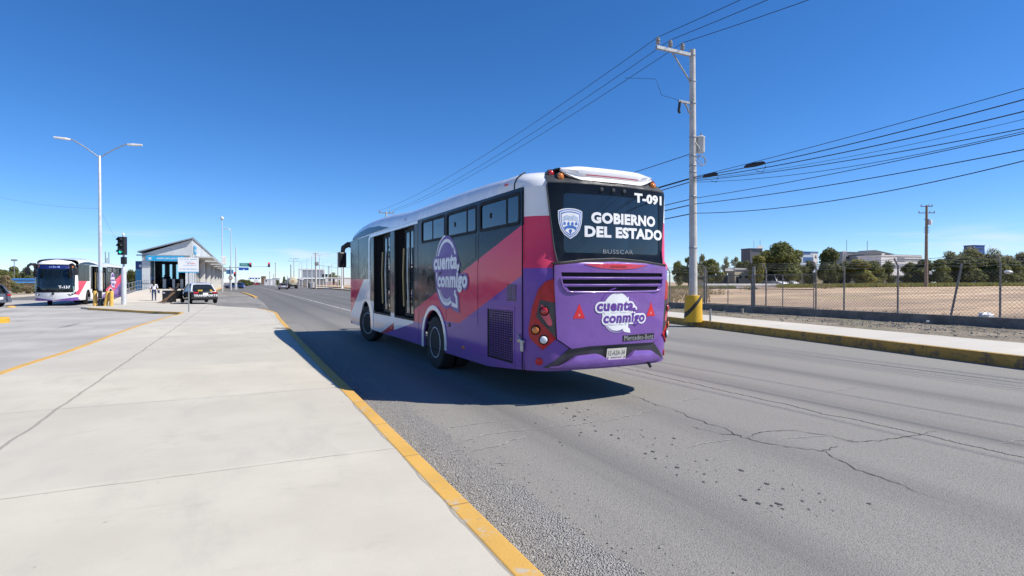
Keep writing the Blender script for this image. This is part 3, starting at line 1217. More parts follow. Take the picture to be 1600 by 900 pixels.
def city_bus(label):
    B = thing('city_bus', label, 'bus')
    zb = .375
    # ---- shell, left side with doorways, window openings and wheel arches; right side closed
    out = [(.115, .47)] + [(1.2, zb)]
    out += list(reversed(arch(RW, .60, zb)))[::1]
    a = list(reversed(arch(RW, .60, zb)))
    f_ = list(reversed(arch(FW, .60, zb)))
    # walk along the lower edge from rear to front
    outline = [(.115, .47), (1.2, zb)] + [(2 * RW - u, v) for u, v in a] + [(2 * FW - u, v) for u, v in f_] + [(11.35, zb), (11.52, .37), (11.52, 2.95), (.115, 2.95)]
    holes = [rrect(u0, 2.475, u1, 2.875, .05) for u0, u1 in SASH]
    lh = holes + [[(u0, DZ0), (u1, DZ0), (u1, DZ1), (u0, DZ1)] for u0, u1 in DOORS]
    MB().plate(outline, lambda u, v, w: (-HW + w, u, v), .03, 0, lh).build('side_panel', M_LSIDE, B)
    rh = [rrect(u0, 1.75, u1, 2.80, .06) for u0, u1 in ((.5, 1.9), (2.1, 3.5), (3.7, 5.1), (5.3, 6.7), (6.9, 8.3), (8.5, 9.9))]
    MB().plate(outline, lambda u, v, w: (HW - w, u, v), .03, 0, rh).build('side_panel', M_LSIDE, B)
    for u0, u1 in ((.5, 1.9), (2.1, 3.5), (3.7, 5.1), (5.3, 6.7), (6.9, 8.3), (8.5, 9.9)):
        MB().box(HW - .02, u0 - .01, 1.74, HW - .012, u1 + .01, 2.81).build('window', M_WGLASS, B)
    # rear shell
    SB = PB[0][-2] + .0
    smax = 1.25 - .39 + .0
    d, xs, ys = PB

    def ring(fn, z, seam, n=46):
        lo, hi = 0, 3.0
        # arc length where the side reaches the seam
        for _ in range(40):
            m = (lo + hi) / 2
            p = fn(m, z)
            ok = p.y < seam if fn is back else p.y > seam
            lo, hi = (m, hi) if ok else (lo, m)
        return [fn(-lo + 2 * lo * i / n, z) for i in range(n + 1)]

    # the rear shell is open where the glass sits
    zs = [.465, .53, .6, .81, 1.2, 1.6, 1.91, 1.98, 2.3, 2.6, 2.95, 2.951, 3.03, 3.08, 3.12, 3.16, 3.19, 3.215, 3.235]
    rows = [ring(back, z, .115 if z < 2.9505 else .9) for z in zs]
    mb = MB()
    n = len(rows[0])
    mb.v = [tuple(q) for r in rows for q in r]
    for i in range(len(rows) - 1):
        for k in range(n - 1):
            c = (rows[i][k] + rows[i + 1][k + 1]) / 2
            if 1.97 < c.z < 2.95 and abs(c.x) < .80:
                continue
            mb.f.append((i * n + k, i * n + k + 1, (i + 1) * n + k + 1, (i + 1) * n + k))
    top = rows[-1]
    h = n // 2
    b0 = len(mb.v)
    cen = []
    for k in range(h + 1):
        p, q = top[k], top[n - 1 - k]
        mb.v.append((0, (p.y + q.y) / 2, 3.262 if k < h else 3.235))
        cen.append(b0 + k)
    off = (len(rows) - 1) * n
    for k in range(h):
        mb.f.append((off + k, off + k + 1, cen[k + 1], cen[k]))
        mb.f.append((off + n - 1 - k, off + n - 2 - k, cen[k + 1], cen[k]))
    mb.mi = [0] * len(mb.f)
    mb.build('rear_shell', M_LBACK, B, smooth=50)
    # roof
    cs = [(1.25, 2.95), (1.2425, 3.03), (1.2125, 3.10), (1.15, 3.16), (1.075, 3.20), (.90, 3.235), (.5, 3.255), (0, 3.262)]
    st = [(.9, 0, 1), (1.5, .03, 1), (2.5, .05, 1), (4.6, .05, 1), (5.5, .05, 1), (6.3, .09, 1), (7.2, .15, 1), (8.4, .19, 1), (9.4, .195, 1), (10.2, .16, 1), (10.8, .10, .99), (11.3, .03, .975)]
    rows = []
    for yy, dz, sc in st:
        half = [(x_ * sc, yy, z_ + dz * ((z_ - 2.95) / .3) ** .7 if z_ > 2.95 else z_) for x_, z_ in cs]
        rows.append([(-q[0], q[1], q[2]) for q in half] + list(reversed(half[:-1])))
    MB().skin(rows).build('roof', M_WHITE, B, smooth=40)
    hz_ = MB().plate(rrect(-.42, 4.3, .42, 5.6, .15, 5), lambda u, v, w: (u, v, w), 3.24, 3.36)
    hz_.build('roof_hatch', M_WHITE, B, smooth=30, bevel=.04)
    for sg in (-1, 1):
        MB().tube([(sg * (q[0] + .003), .34, q[1] + .001) for k, q in enumerate(cs[:5])], .011, 6).build('roof_seam', M_BLACK, B)
    # front shell
    zs = [.37, .6, .8, 1.0, 1.2, 1.6, 2.0, 2.5, 2.96, 3.06, 3.14, 3.20, 3.27, 3.32, 3.37]
    rows = [ring(front, z, 11.5) for z in zs]
    mb = MB()
    n = len(rows[0])
    mb.v = [tuple(q) for r in rows for q in r]
    for i in range(len(rows) - 1):
        for k in range(n - 1):
            c = (rows[i][k] + rows[i + 1][k + 1]) / 2
            if 1.15 < c.z < 2.55 and abs(c.x) < 1.0:
                continue
            mb.f.append((i * n + k, i * n + k + 1, (i + 1) * n + k + 1, (i + 1) * n + k))
    top = [len(mb.v) - n + k for k in range(n)]
    mb.f.append(tuple(top))
    mb.mi = [0] * len(mb.f)
    mb.build('front_shell', M_LFRONT, B, smooth=50)
    # front: windscreen, sign, lamps
    ws = rrect(-1.22, .98, 1.22, 2.90, .22, 5)
    a = MB(); curved(a, ws, front, .004, .010, .15)
    scr = a.build('windscreen', M_SGLASS, B, smooth=40)
    a = MB(); curved(a, rrect(-1.25, .95, 1.25, 2.92, .23, 5), front, .002, .012, .15, [rrect(-1.18, 1.14, 1.18, 2.86, .2, 5)])
    a.build('windscreen_seal', M_GLOSSB, scr, smooth=40)
    a = MB(); curved(a, rrect(-.95, 2.60, .95, 2.84, .03), front, .011, .014, .15)
    ds = a.build('destination_sign', pm('blue_sign_film', (.012, .02, .14), .3), B)
    a = MB()
    for i, wd in enumerate((.09, .06, .07, .07, .05, .07)):
        curved(a, rrect(-.30 + i * .105, 2.69, -.30 + i * .105 + wd, 2.69 + (.10 if i in (0, 3) else .07), .01), front, .014, .016, .3)
    curved(a, rrect(-.30, 2.675, .295, 2.692, .002, 1), front, .014, .016, .3)
    a.build('lettering', pm('pale_blue_letters', (.25, .33, .6), .4), ds)
    for sg in (-1, 1):
        a = MB(); curved(a, [(sg * .78, .80), (sg * 1.22, .92), (sg * 1.36, 1.06), (sg * 1.30, .86), (sg * .95, .70)], front, -.02, .012, .1)
        hl = a.build('headlight', M_GLOSSB, B)
        for s_, z_ in ((.97, .80), (1.13, .87)):
            MB().lathe([(.001, 0), (.055, 0), (.06, .02), (.001, .035)], 12, Matrix.Translation(front(sg * s_, z_, .01)) @ Matrix.Rotation(R(-90), 4, 'X')).build('lamp', M_CLRL, hl, smooth=50)
        a = MB(); curved(a, rrect(sg * 1.06 - .08, 2.70, sg * 1.06 + .08, 2.84, .03), front, .011, .02, .1)
        a.build('marker_lamp', M_AMBL, B)
    MB().lathe([(.001, 0), (.085, 0), (.085, .02), (.001, .025)], 20, Matrix.Translation(front(0, .86, .004)) @ Matrix.Rotation(R(-90), 4, 'X')).build('badge', M_DGREY, B)
    a = MB(); curved(a, rrect(-.17, .55, .17, .70, .01), front, .004, .012, .2)
    a.build('front_plate', M_WTXT, B)
    # wipers
    a = MB().tube([front(-.5, 1.0, .02), front(-.1, 1.12, .03), front(.3, 1.16, .03)], .012, 6)
    a.tube([front(.55, 1.0, .02), front(.3, 1.2, .03), front(-.1, 1.3, .03)], .012, 6)
    a.build('wiper', M_BLACK, B)
    # mirrors on swan neck arms
    for sg in (-1, 1):
        a = MB().tube([(sg * .95, 11.95, 2.78), (sg * 1.0, 12.25, 2.90), (sg * 1.16, 12.40, 2.90), (sg * 1.30, 12.43, 2.80), (sg * 1.33, 12.44, 2.60)], [.06, .085, .095, .085, .07], 8)
        a.tube([(sg * 1.12, 12.40, 2.90), (sg * 1.02, 12.30, 2.78), (sg * 1.0, 12.20, 2.5)], .06, 8)
        ar = a.build('mirror', M_BLACK, B, smooth=50)
        MB().obox((sg * 1.34, 12.43, 2.40), (.26, .15, .50), R(-12 * sg)).build('mirror_head', M_BLACK, ar, bevel=.04)
        MB().obox((sg * 1.0, 12.22, 2.27), (.17, .12, .52), R(-20 * sg)).build('mirror_head', M_BLACK, ar, bevel=.03)
    # ---- left side glass and trim
    def zx(u, v, w): return (-HW - w, u, v)
    for i, (u0, u1) in enumerate(SASH):
        fr = MB().plate(rrect(u0 - .03, 2.445, u1 + .03, 2.905, .06), zx, -.028, .006, [rrect(u0 + .02, 2.495, u1 - .02, 2.855, .04)])
        win = fr.build('window', M_FRAME, B)
        m_ = u0 + (u1 - u0) * (.52 if i == 2 else .30)
        MB().box(-HW + .006, m_ - .025, 2.49, -HW + .024, m_ + .025, 2.86).build('sash_bar', M_FRAME, win)
        MB().box(-HW + .010, u0 + .01, 2.485, -HW + .016, u1 - .01, 2.865).build('pane', M_WGLASS, win)
        if i < 2:
            m2 = u1 - (u1 - u0) * .22
            MB().box(-HW + .018, m2 - .015, 2.49, -HW + .028, m2 + .015, 2.86).build('sash_bar', M_FRAME, win)
            MB().box(-HW - .004, m2 - .09, 2.63, -HW + .008, m2 - .06, 2.71).build('latch', M_BLACK, win)
    for u, z0 in ((1.585, 1.98), (3.04, 2.0), (4.68, 1.2)):
        MB().box(-HW - .003, u - .012, z0, -HW + .01, u + .012, 2.90).build('glass_joint', M_BLACK, B)
    for u, z0, z1 in ((.118, .42, 2.9), (1.60, .96, 1.98), (3.02, .98, 1.5), (4.62, .42, 1.10)):
        MB().box(-HW - .002, u - .006, z0, -HW + .01, u + .006, z1).build('panel_seam', M_HOLE, B)
    # lower glass band with faint see-through panes
    MB().plate([(1.68, 2.05), (2.95, 1.70), (2.95, 2.40), (1.68, 2.40)], zx, .0, .004).build('lower_pane', M_GLOSSB, B)
    MB().plate([(3.12, 1.66), (4.60, 1.25), (4.60, 2.40), (3.12, 2.40)], zx, .0, .004).build('lower_pane', M_GLOSSB, B)
    MB().plate([(6.46, .93), (6.80, .93), (6.80, 2.86), (6.46, 2.86)], zx, .0, .005).build('lower_pane', M_GLOSSB, B)
    MB().plate([(8.49, 1.15), (8.84, 1.15), (8.84, 2.86), (8.49, 2.86)], zx, .0, .005).build('lower_pane', M_GLOSSB, B)
    for u0, u1 in ((9.12, 10.3), (10.36, 11.4)):
        MB().plate([(u0, 1.76), (u1, 1.76), (u1, 2.88), (u0, 2.93)], zx, .0, .004).build('driver_window', M_GLOSSB, B)
    # dark crescent in the cove of the roof, above the driver's window
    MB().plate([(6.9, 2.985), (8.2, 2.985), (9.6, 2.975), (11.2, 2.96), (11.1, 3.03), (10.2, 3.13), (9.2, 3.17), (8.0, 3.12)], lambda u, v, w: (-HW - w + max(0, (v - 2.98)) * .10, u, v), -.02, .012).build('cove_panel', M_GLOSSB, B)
    # white frame round the doors and the front wheel arch
    fo = [(4.66, 2.94), (8.86, 2.94), (9.05, 2.86), (9.06, 1.5), (9.25, 1.27), (9.55, 1.18)] + [(FW + .70 * math.cos(a_), .52 + .70 * math.sin(a_)) for a_ in [R(80 - 12 * i) for i in range(8)]]
    fo += [(FW + .60, .42)] + [(FW + .615 * math.cos(a_), .52 + .615 * math.sin(a_)) for a_ in [R(-4 + 12 * i) for i in range(15)]]
    fo += [(FW - .62, .42), (8.52, .42), (8.56, .9), (8.86, 1.2), (8.92, 1.6), (8.92, 2.80), (8.80, 2.88), (4.66, 2.88)]
    MB().plate(fo, zx, .0, .012).build('door_frame', M_WHITE, B)
    # rear arch flare
    ao = [(RW + .70 * math.cos(R(a_)), .52 + .70 * math.sin(R(a_))) for a_ in range(-6, 187, 8)]
    ai = [(RW + .605 * math.cos(R(a_)), .52 + .605 * math.sin(R(a_))) for a_ in range(186, -7, -8)]
    MB().plate([(RW + .70, .36)] + ao + [(RW - .70, .42), (RW - .605, .42)] + ai + [(RW + .605, .36)], zx, .0, .022).build('wheel_arch', M_WHITE, B, bevel=.008)
    for c_ in (RW, FW):
        for sg in (-1, 1):
            MB().plate([(c_ + .66 * math.cos(R(a_)), .52 + .66 * math.sin(R(a_))) for a_ in range(-14, 195, 11)], lambda u, v, w, sg=sg: (sg * (HW - .03 - w), u, v), .36, .66).build('wheel_house', M_HOLE, B)
    for sg in (-1, 1):
        wheel(B, sg * 1.10, RW, sg)
        wheel(B, sg * .78, RW, sg)
        wheel(B, sg * 1.08, FW, sg, R(16))
    # vents, flaps, locks in the rear quarter
    def vent(u0, z0, u1, z1, slant, nm):
        fr_ = MB().plate(rrect(u0, z0, u1, z1, .015), zx, -.002, .006, [rrect(u0 + .05, z0 + .06, u1 - .05, z1 - .06, .01)]) if nm == 'engine_flap' else MB().plate(rrect(u0, z0, u1, z1, .01), zx, -.002, .003)
        v_ = fr_.build(nm, M_LSIDE if nm == 'engine_flap' else M_BLACK, B)
        a_ = MB()
        if nm == 'engine_flap':
            a_.box(-HW - .0015, u0 + .05, z0 + .06, -HW + .0, u1 - .05, z1 - .06)
            a_.build('grille_back', M_HOLE, v_)
            a_ = MB()
            k = 0
            zz = z0 + .09
            while zz < z1 - .08:
                for uu in [u0 + .08 + .055 * j for j in range(int((u1 - u0 - .13) / .055))]:
                    a_.add([zx(uu, zz, .003), zx(uu + .036, zz + .012, .003), zx(uu + .036, zz + .030, .005), zx(uu, zz + .018, .005)], [(0, 1, 2, 3)])
                zz += .034
            a_.build('louvre', M_LSIDE, v_)
        else:
            zz = z0 + .02
            while zz < z1 - .02:
                for w0, w1 in ((u0 + .015, (u0 + u1) / 2 - .01), ((u0 + u1) / 2 + .01, u1 - .015)):
                    a_.add([zx(w0, zz + .012, .004), zx(w1, zz, .004), zx(w1, zz + .010, .006), zx(w0, zz + .022, .006)], [(0, 1, 2, 3)])
                zz += .026
            a_.build('louvre', M_LSIDE, v_)
    vent(.33, .46, 1.28, 1.32, 0, 'engine_flap')
    vent(.29, 1.40, .57, 1.63, 0, 'side_vent')
    MB().lathe([(.03, 0), (.03, .012), (.02, .016)], 12, Matrix.Translation((-HW, .42, .86)) @ Matrix.Rotation(R(-90), 4, 'Y')).build('lock', M_BLACK, B)
    MB().lathe([(.04, 0), (.04, .012), (.02, .016)], 14, Matrix.Translation((-HW, 2.86, .90)) @ Matrix.Rotation(R(-90), 4, 'Y')).build('fuel_cap', M_DGREY, B)
    a = MB().obox((-HW - .015, .16, .86), (.03, .10, .05)).obox((-HW - .015, .10, .80), (.03, .05, .16))
    a.tube([(-HW - .02, .20, .95), (-HW - .03, .1, .88), (-HW - .02, .02, .86)], .012, 6)
    a.build('flap_latch', M_STEEL, B, bevel=.006)
    for u_, z_ in ((.62, 3.055), (5.6, 3.05)):
        MB().obox((-1.238, u_, z_), (.03, .09, .035)).build('side_marker', M_REDL, B, bevel=.008)
    for u_ in (2.2, 6.7):
        MB().obox((-HW - .006, u_, .56), (.012, .10, .045)).build('side_marker', M_AMBL, B, bevel=.004)
    # ---- doors: folded leaves standing inside the openings
    for u0, u1 in DOORS:
        dd = MB().box(-HW - .004, u0 - .04, DZ0 - .05, -HW + .05, u0, DZ1 + .03)
        dd.box(-HW - .004, u1, DZ0 - .05, -HW + .05, u1 + .04, DZ1 + .03)
        dd.box(-HW - .004, u0, DZ1, -HW + .05, u1, DZ1 + .05)
        dd.box(-HW - .004, u0, DZ0 - .05, -HW + .05, u1, DZ0)
        D = dd.build('door', M_FRAME, B)
        w_ = u1 - u0
        # folded leaf standing at the front edge, seen edge-on and black
        MB().obox((-HW + .28, u1 - .07, (DZ0 + DZ1) / 2), (.58, .045, DZ1 - DZ0 - .06), R(-8)).build('door_leaf', M_FRAME, D)
        MB().obox((-HW + .30, u1 - .20, (DZ0 + DZ1) / 2), (.50, .04, DZ1 - DZ0 - .10), R(-20)).build('door_leaf', M_FRAME, D)
        # sliding leaves with glass at the rear edge
        for q, ang, ins in ((.22, 1, .06), (.62, 5, .09)):
            M_ = Matrix.Translation((-HW + ins, u0 + q, (DZ0 + DZ1) / 2)) @ Matrix.Rotation(R(90 + ang), 4, 'Z')
            h_ = (DZ1 - DZ0 - .06) / 2
            lf = MB().plate(rrect(-.20, -h_, .20, h_, .03), lambda u, v, w, M_=M_: M_ @ Vector((u, w, v)), -.018, .018, [rrect(-.165, -h_ + .06, .165, h_ - .06, .02)])
            L_ = lf.build('door_leaf', M_FRAME, D)
            MB().plate(rrect(-.17, -h_ + .055, .17, h_ - .055, .02), lambda u, v, w, M_=M_: M_ @ Vector((u, w, v)), -.004, .004).build('pane', M_DGLASS, L_)
            MB().tube([M_ @ Vector((.175, .05, -.75)), M_ @ Vector((.172, .07, 0)), M_ @ Vector((.175, .05, .55))], .02, 6).build('handrail', M_RAIL if q > .3 else M_STEEL, L_)
        MB().tube([(-HW + .35, u1 - .36, .9), (-HW + .35, u1 - .36, 1.9)], .02, 6).build('handrail', M_RAIL, D)
    # ---- inside
    MB().box(-HW + .04, .3, .83, HW - .04, 11.6, .88).build('cabin_floor', M_INTD, B)
    MB().box(-1.15, .15, 2.92, 1.15, 11.3, 2.945).build('cabin_ceiling', M_INT, B)
    MB().box(-HW + .1, .2, .42, HW - .1, 2.4, .83).box(-.6, 2.4, .5, .6, 11.4, .83).build('chassis', M_HOLE, B)
    MB().box(-1.1, .15, .88, 1.1, .55, 1.9).build('engine_bulkhead', M_INTD, B)
    a = MB()
    for u in (.9, 1.75, 2.6, 3.45):
        for x0 in (-1.12, .22):
            a.box(x0, u, 1.2, x0 + .9, u + .42, 1.36).box(x0, u - .02, 1.3, x0 + .9, u + .08, 1.98)
    for u in (5.2, 6.05, 6.9, 7.75, 8.6):
        a.box(.30, u, 1.2, 1.18, u + .42, 1.36).box(.30, u - .02, 1.3, 1.18, u + .08, 1.98)
    a.build('passenger_seats', M_SEAT, B, bevel=.02)
    a = MB()
    for u, x0 in ((4.85, -.75), (6.63, -.7), (6.63, .25), (8.7, -.7), (3.4, .15), (5.1, .28), (8.1, .25)):
        a.tube([(x0, u, .88), (x0, u, 2.92)], .018, 6)
    for x0 in (-.45, .35):
        a.tube([(x0, .8, 2.70), (x0, 9.5, 2.70)], .016, 6)
    a.build('grab_pole', M_RAIL, B)
    a = MB().box(-1.1, 11.35, .9, 1.1, 11.95, 1.38).box(-1.0, 11.2, .9, -.1, 11.4, 1.25)
    a.build('dashboard', pm('teal_grey_dash', (.20, .33, .30), .5), B, bevel=.04)
    MB().tube([(-.5 + .22 * math.cos(R(q)), 11.25 + .12 * math.sin(R(q)), 1.5 + .2 * math.sin(R(q))) for q in range(0, 361, 20)], .018, 6).build('steering_wheel', M_BLACK, B)
    MB().box(-.78, 10.5, .9, -.25, 10.95, 1.35).box(-.78, 10.42, 1.3, -.25, 10.55, 2.05).build('driver_seat', M_SEAT, B, bevel=.04)

    # ---- rear face
    # glass with black printed border
    gl = [(-1.018, 2.99), (-.72, 2.995), (0, 2.995), (.72, 2.995), (1.018, 2.99), (1.03, 2.94), (.915, 1.935), (.88, 1.92), (.5, 1.965), (0, 1.99), (-.5, 1.965), (-.88, 1.92), (-.915, 1.935), (-1.03, 2.94)]
    hole = rrect(-.80, 2.06, .86, 2.86, .05, 3)
    a = MB(); curved(a, gl, back, .004, .014, .12, [hole])
    rw = a.build('rear_window', M_GLOSSB, B, smooth=40)
    a = MB(); curved(a, rrect(-.82, 2.04, .88, 2.88, .05, 3), back, .006, .010, .12)
    a.build('pane', M_RGLASS, rw, smooth=40)
    edge_ = []
    a = MB()
    k_ = [back(s_, z_, .012) for s_, z_ in gl]
    for i in range(len(gl)):
        s0, z0 = gl[i]; s1, z1 = gl[(i + 1) % len(gl)]
        a.tube([back(s0 + (s1 - s0) * q / 5, z0 + (z1 - z0) * q / 5, .012) for q in range(6)], .009, 6, cap=False)
    a.build('window_seal', M_DGREY, rw, smooth=60)
    a = MB(); lettering(a, 'T-091', (.355, 2.795, .938, 2.935), back, .017, .05)
    a.build('fleet_number', M_WTXT, rw)
    a = MB(); lettering(a, 'GOBIERNO', (-.390, 2.467, .783, 2.622), back, .017, .05)
    a.build('lettering', M_WTXT, rw)
    a = MB(); lettering(a, 'DEL ESTADO', (-.492, 2.275, .940, 2.430), back, .017, .05)
    a.build('lettering', M_WTXT, rw)
    a = MB(); lettering(a, 'BUSSCAR', (-.20, 2.055, .323, 2.112), back, .017, -.004)
    a.build('maker_name', M_SILV, rw)
    # shield: white edge, blue band, pale field with tower and arches
    def sh(k, dz=0):
        o_ = [(0, .205), (.06, .202), (.12, .19), (.177, .168), (.176, .08), (.165, 0), (.138, -.085), (.09, -.15), (0, -.208)]
        o_ = [(u * k, v * k) for u, v in o_]
        return [(-.705 + u, 2.450 + v) for u, v in o_] + [(-.705 - u, 2.450 + v) for u, v in reversed(o_[1:-1])]
    a = MB(); curved(a, sh(1), back, .014, .017, .2)
    cr = a.build('crest', M_WTXT, rw)
    M_BLU = pm('crest_blue', (.06, .17, .50), .4, var=.2)
    M_PBL = pm('crest_pale_blue', (.50, .58, .72), .4, var=.25, scale=40)
    a = MB(); curved(a, sh(.93), back, .017, .0185, .2); a.build('crest_band', M_BLU, cr)
    a = MB()
    for i in range(16):      # light flecks of the lettered band
        q = i / 15
        ol = sh(.83)
        p = ol[int(q * (len(ol) - 1))]; p2 = ol[(int(q * (len(ol) - 1)) + 1) % len(ol)]
        for f_ in (.15, .4, .65, .9):
            u_, v_ = p[0] + (p2[0] - p[0]) * f_, p[1] + (p2[1] - p[1]) * f_
            curved(a, rrect(u_ - .007, v_ - .008, u_ + .006, v_ + .008, .002, 1), back, .0185, .0195, .5)
    a.build('crest_flecks', M_WTXT, cr)
    a = MB(); curved(a, sh(.72), back, .0185, .020, .2); a.build('crest_field', M_WTXT, cr)
    a = MB()
    for pl in ([(-.815, 2.475), (-.815, 2.535), (-.76, 2.565), (-.705, 2.545), (-.65, 2.565), (-.595, 2.535), (-.595, 2.475), (-.65, 2.50), (-.705, 2.49), (-.76, 2.50)],):
        curved(a, pl, back, .020, .0215, .2)
    a.build('crest_hills', M_PBL, cr)
    a = MB()
    for i in range(4):
        u_ = -.79 + i * .057
        curved(a, [(u_ - .017, 2.43), (u_ + .017, 2.43), (u_ + .017, 2.46), (u_, 2.475), (u_ - .017, 2.46)], back, .020, .0215, .5)
    curved(a, [(-.80, 2.40), (-.74, 2.425), (-.67, 2.425), (-.61, 2.40), (-.63, 2.36), (-.66, 2.385), (-.75, 2.385), (-.78, 2.36)], back, .020, .0215, .5)
    curved(a, [(-.712, 2.31), (-.698, 2.31), (-.68, 2.36), (-.705, 2.375), (-.73, 2.36)], back, .020, .0215, .5)
    a.build('crest_arches', M_BLU, cr)
    # lamps seen behind the top of the glass
    for s_ in (-.227, -.031, .159):
        MB().lathe([(.001, 0), (.032, 0), (.026, .02), (.001, .026)], 12, Matrix.Translation(back(s_, 2.935, .014)) @ Matrix.Rotation(R(90), 4, 'X')).build('inner_lamp', M_DGREY, rw, smooth=50)
    # black cap over the glass, white spoiler in it, marker lamps
    cap = [(-1.03, 3.0), (-.6, 3.0), (0, 3.0), (.6, 3.0), (1.03, 3.0), (1.02, 3.10), (1.0, 3.185), (.8, 3.19), (0, 3.10), (-.8, 3.19), (-1.0, 3.185), (-1.02, 3.10)]
    a = MB(); curved(a, cap, back, -.02, .022, .1)
    a.build('roof_cap', M_DGREY, B, smooth=50)
    rows = []
    for q in range(25):
        u_ = -.81 + 1.62 * q / 24
        e_ = max(0, (abs(u_) - .50) / .31)
        zb_ = 3.052 + .11 * e_ ** 1.3
        p0 = back(u_, 3.06, .045 - .03 * e_)
        zt_ = 3.268 - .045 * e_
        prof = [(-.04, zb_ - .005), (0, zb_), (-.004, zb_ + .25 * (zt_ - zb_)), (.012, zb_ + .6 * (zt_ - zb_)), (.05, zb_ + .88 * (zt_ - zb_)), (.14, zt_), (.6, zt_ - .004), (1.2, 3.245 - .01 * e_)]
        rows.append([(p0.x, p0.y + (dy if dy >= 0 else .05), z_) for dy, z_ in prof])
    spm = MB().skin(rows).build('spoiler', M_WHITE, B, smooth=60)
    a = MB(); a.skin([[(back(u_, 3.06, .047).x, back(u_, 3.06, .047).y - .003, z_) for z_ in (3.118, 3.132)] for u_ in [-.46 + .92 * q / 12 for q in range(13)]])
    a.build('high_brake_light', M_REDL, spm)
    for s_, z_, m_, rr in ((-.945, 3.138, M_REDL, .048), (.945, 3.138, M_REDL, .048), (-.825, 3.085, M_AMBL, .05), (.825, 3.085, M_AMBL, .05)):
        p = back(s_, z_, .02)
        q = MB().lathe([(rr + .014, -.01), (rr + .014, .014), (rr, .016)], 18, Matrix.Translation(p) @ Matrix.Rotation(R(90), 4, 'X') @ Matrix.Rotation(R(10 * (1 if s_ < 0 else -1)), 4, 'Y'))
        lm = q.build('marker_lamp', M_BLACK, B, smooth=40)
        MB().lathe([(rr, .012), (rr * .9, .038), (rr * .5, .052), (.001, .056)], 18, Matrix.Translation(p) @ Matrix.Rotation(R(90), 4, 'X') @ Matrix.Rotation(R(10 * (1 if s_ < 0 else -1)), 4, 'Y')).build('lens', m_, lm, smooth=60)
    # engine cover with slots
    pan = [(-.965, 1.885), (-.5, 1.93), (0, 1.945), (.5, 1.93), (.965, 1.885), (.962, 1.65), (.945, 1.40), (.912, .91), (.70, .785), (.42, .79), (0, .795), (-.42, .79), (-.70, .765), (-.912, .905), (-.945, 1.40), (-.962, 1.65)]
    slots = []
    for z_, u_, hh in ((1.765, .875, .027), (1.668, .86, .028), (1.572, .80, .026)):
        slots.append([(-u_ - .0, z_ + hh), (-u_ + (.05 if z_ < 1.6 else .01), z_ - hh), (-.3, z_ - hh - .004), (.3, z_ - hh - .004), (u_ - (.05 if z_ < 1.6 else .01), z_ - hh), (u_, z_ + hh), (.3, z_ + hh), (-.3, z_ + hh)])
    a = MB(); curved(a, pan, back, .004, .03, .12, slots)
    ec = a.build('engine_cover', M_PURP, B, smooth=40, bevel=.006, segs=1)
    a = MB()
    for sl in slots:
        us, zs_ = [q[0] for q in sl], [q[1] for q in sl]
        curved(a, [(min(us), min(zs_)), (max(us), min(zs_)), (max(us), max(zs_)), (min(us), max(zs_))], back, .002, .005, .12)
    a.build('slot_back', M_HOLE, ec)
    lip = [(-.88, 1.72), (-.85, 1.60), (-.79, 1.535), (-.70, 1.525), (0, 1.522), (.70, 1.528), (.80, 1.545), (.85, 1.60), (.88, 1.72)]
    a = MB()
    a.tube([back(*lip[0], .030)] + [back(s_, z_, .034) for s_, z_ in lip[1:-1]] + [back(*lip[-1], .030)], .014, 8)
    for z_, u_ in ((1.716, .87), (1.62, .84)):
        a.tube([back(-u_ + 2 * u_ * i / 14, z_, .03) for i in range(15)], .012, 6)
    a.build('slot_lip', M_PURP, ec, smooth=60)
    a = MB(); curved(a, [(-.545, 1.90), (-.2, 1.915), (.2, 1.915), (.545, 1.90), (.3, 1.852), (0, 1.835), (-.3, 1.852)], back, .028, .036, .1)
    cl = a.build('brake_light', M_PINKL, ec)
    a = MB(); curved(a, rrect(-.13, 1.868, .14, 1.892, .01), back, .036, .042, .1)
    a.build('lens', M_REDL, cl)
    a = MB(); curved(a, [(-1.0, 1.925), (-.5, 1.962), (0, 1.985), (.5, 1.962), (1.0, 1.925), (.97, 1.895), (.5, 1.932), (0, 1.948), (-.5, 1.932), (-.97, 1.895)], back, .0, .02, .12)
    a.build('cover_gap', M_HOLE, B)
    # warning triangles
    for u_ in (-.605, .635):
        a = MB()
        curved(a, [(u_ - .090, 1.172), (u_ + .09, 1.172), (u_, 1.375)], back, .030, .033, .2)
        tr = a.build('warning_triangle', M_REDV, ec)
        a = MB(); curved(a, [(u_ - .018, 1.205), (u_ + .018, 1.205), (u_, 1.245)], back, .033, .0345, .2)
        a.build('triangle_centre', pm('pale_red_vinyl', (.75, .35, .35), .4), tr)
    logo('logo', ec, back, .0, 1.215, 1.02, M_WTXT, None, M_PTXT, M_WTXT, .031)
    a = MB(); curved(a, [(.108, .832), (.71, .840), (.71, .924), (.108, .916)], back, .030, .036, .2)
    mk = a.build('maker_plate', M_BLACK, ec)
    a = MB(); lettering(a, 'Mercedes-Benz', (.13, .842, .69, .912), back, .038, -.002)
    a.build('maker_name', pm('chrome_letters', (.55, .55, .55), .3, .5), mk)
    # tail lamp clusters
    for sg in (-1, 1):
        f2 = (lambda s_, z_, w, sg=sg: back(sg * s_, z_, w))
        lamp = [(.968, 1.71), (.938, 1.39), (.922, .905), (1.09, .755), (1.275, .905), (1.30, 1.02), (1.25, 1.32), (1.17, 1.56), (1.075, 1.67)]
        a = MB(); curved(a, lamp, f2, .0, .018, .07)
        tl = a.build('tail_light', M_REDD, B, smooth=50, bevel=.005, segs=1)
        a = MB(); curved(a, [(1.14, 1.425), (.945, 1.385), (.93, .92), (1.185, 1.20)], f2, .016, .024, .07)
        a.build('lamp_mask', M_DGREY, tl, smooth=50)
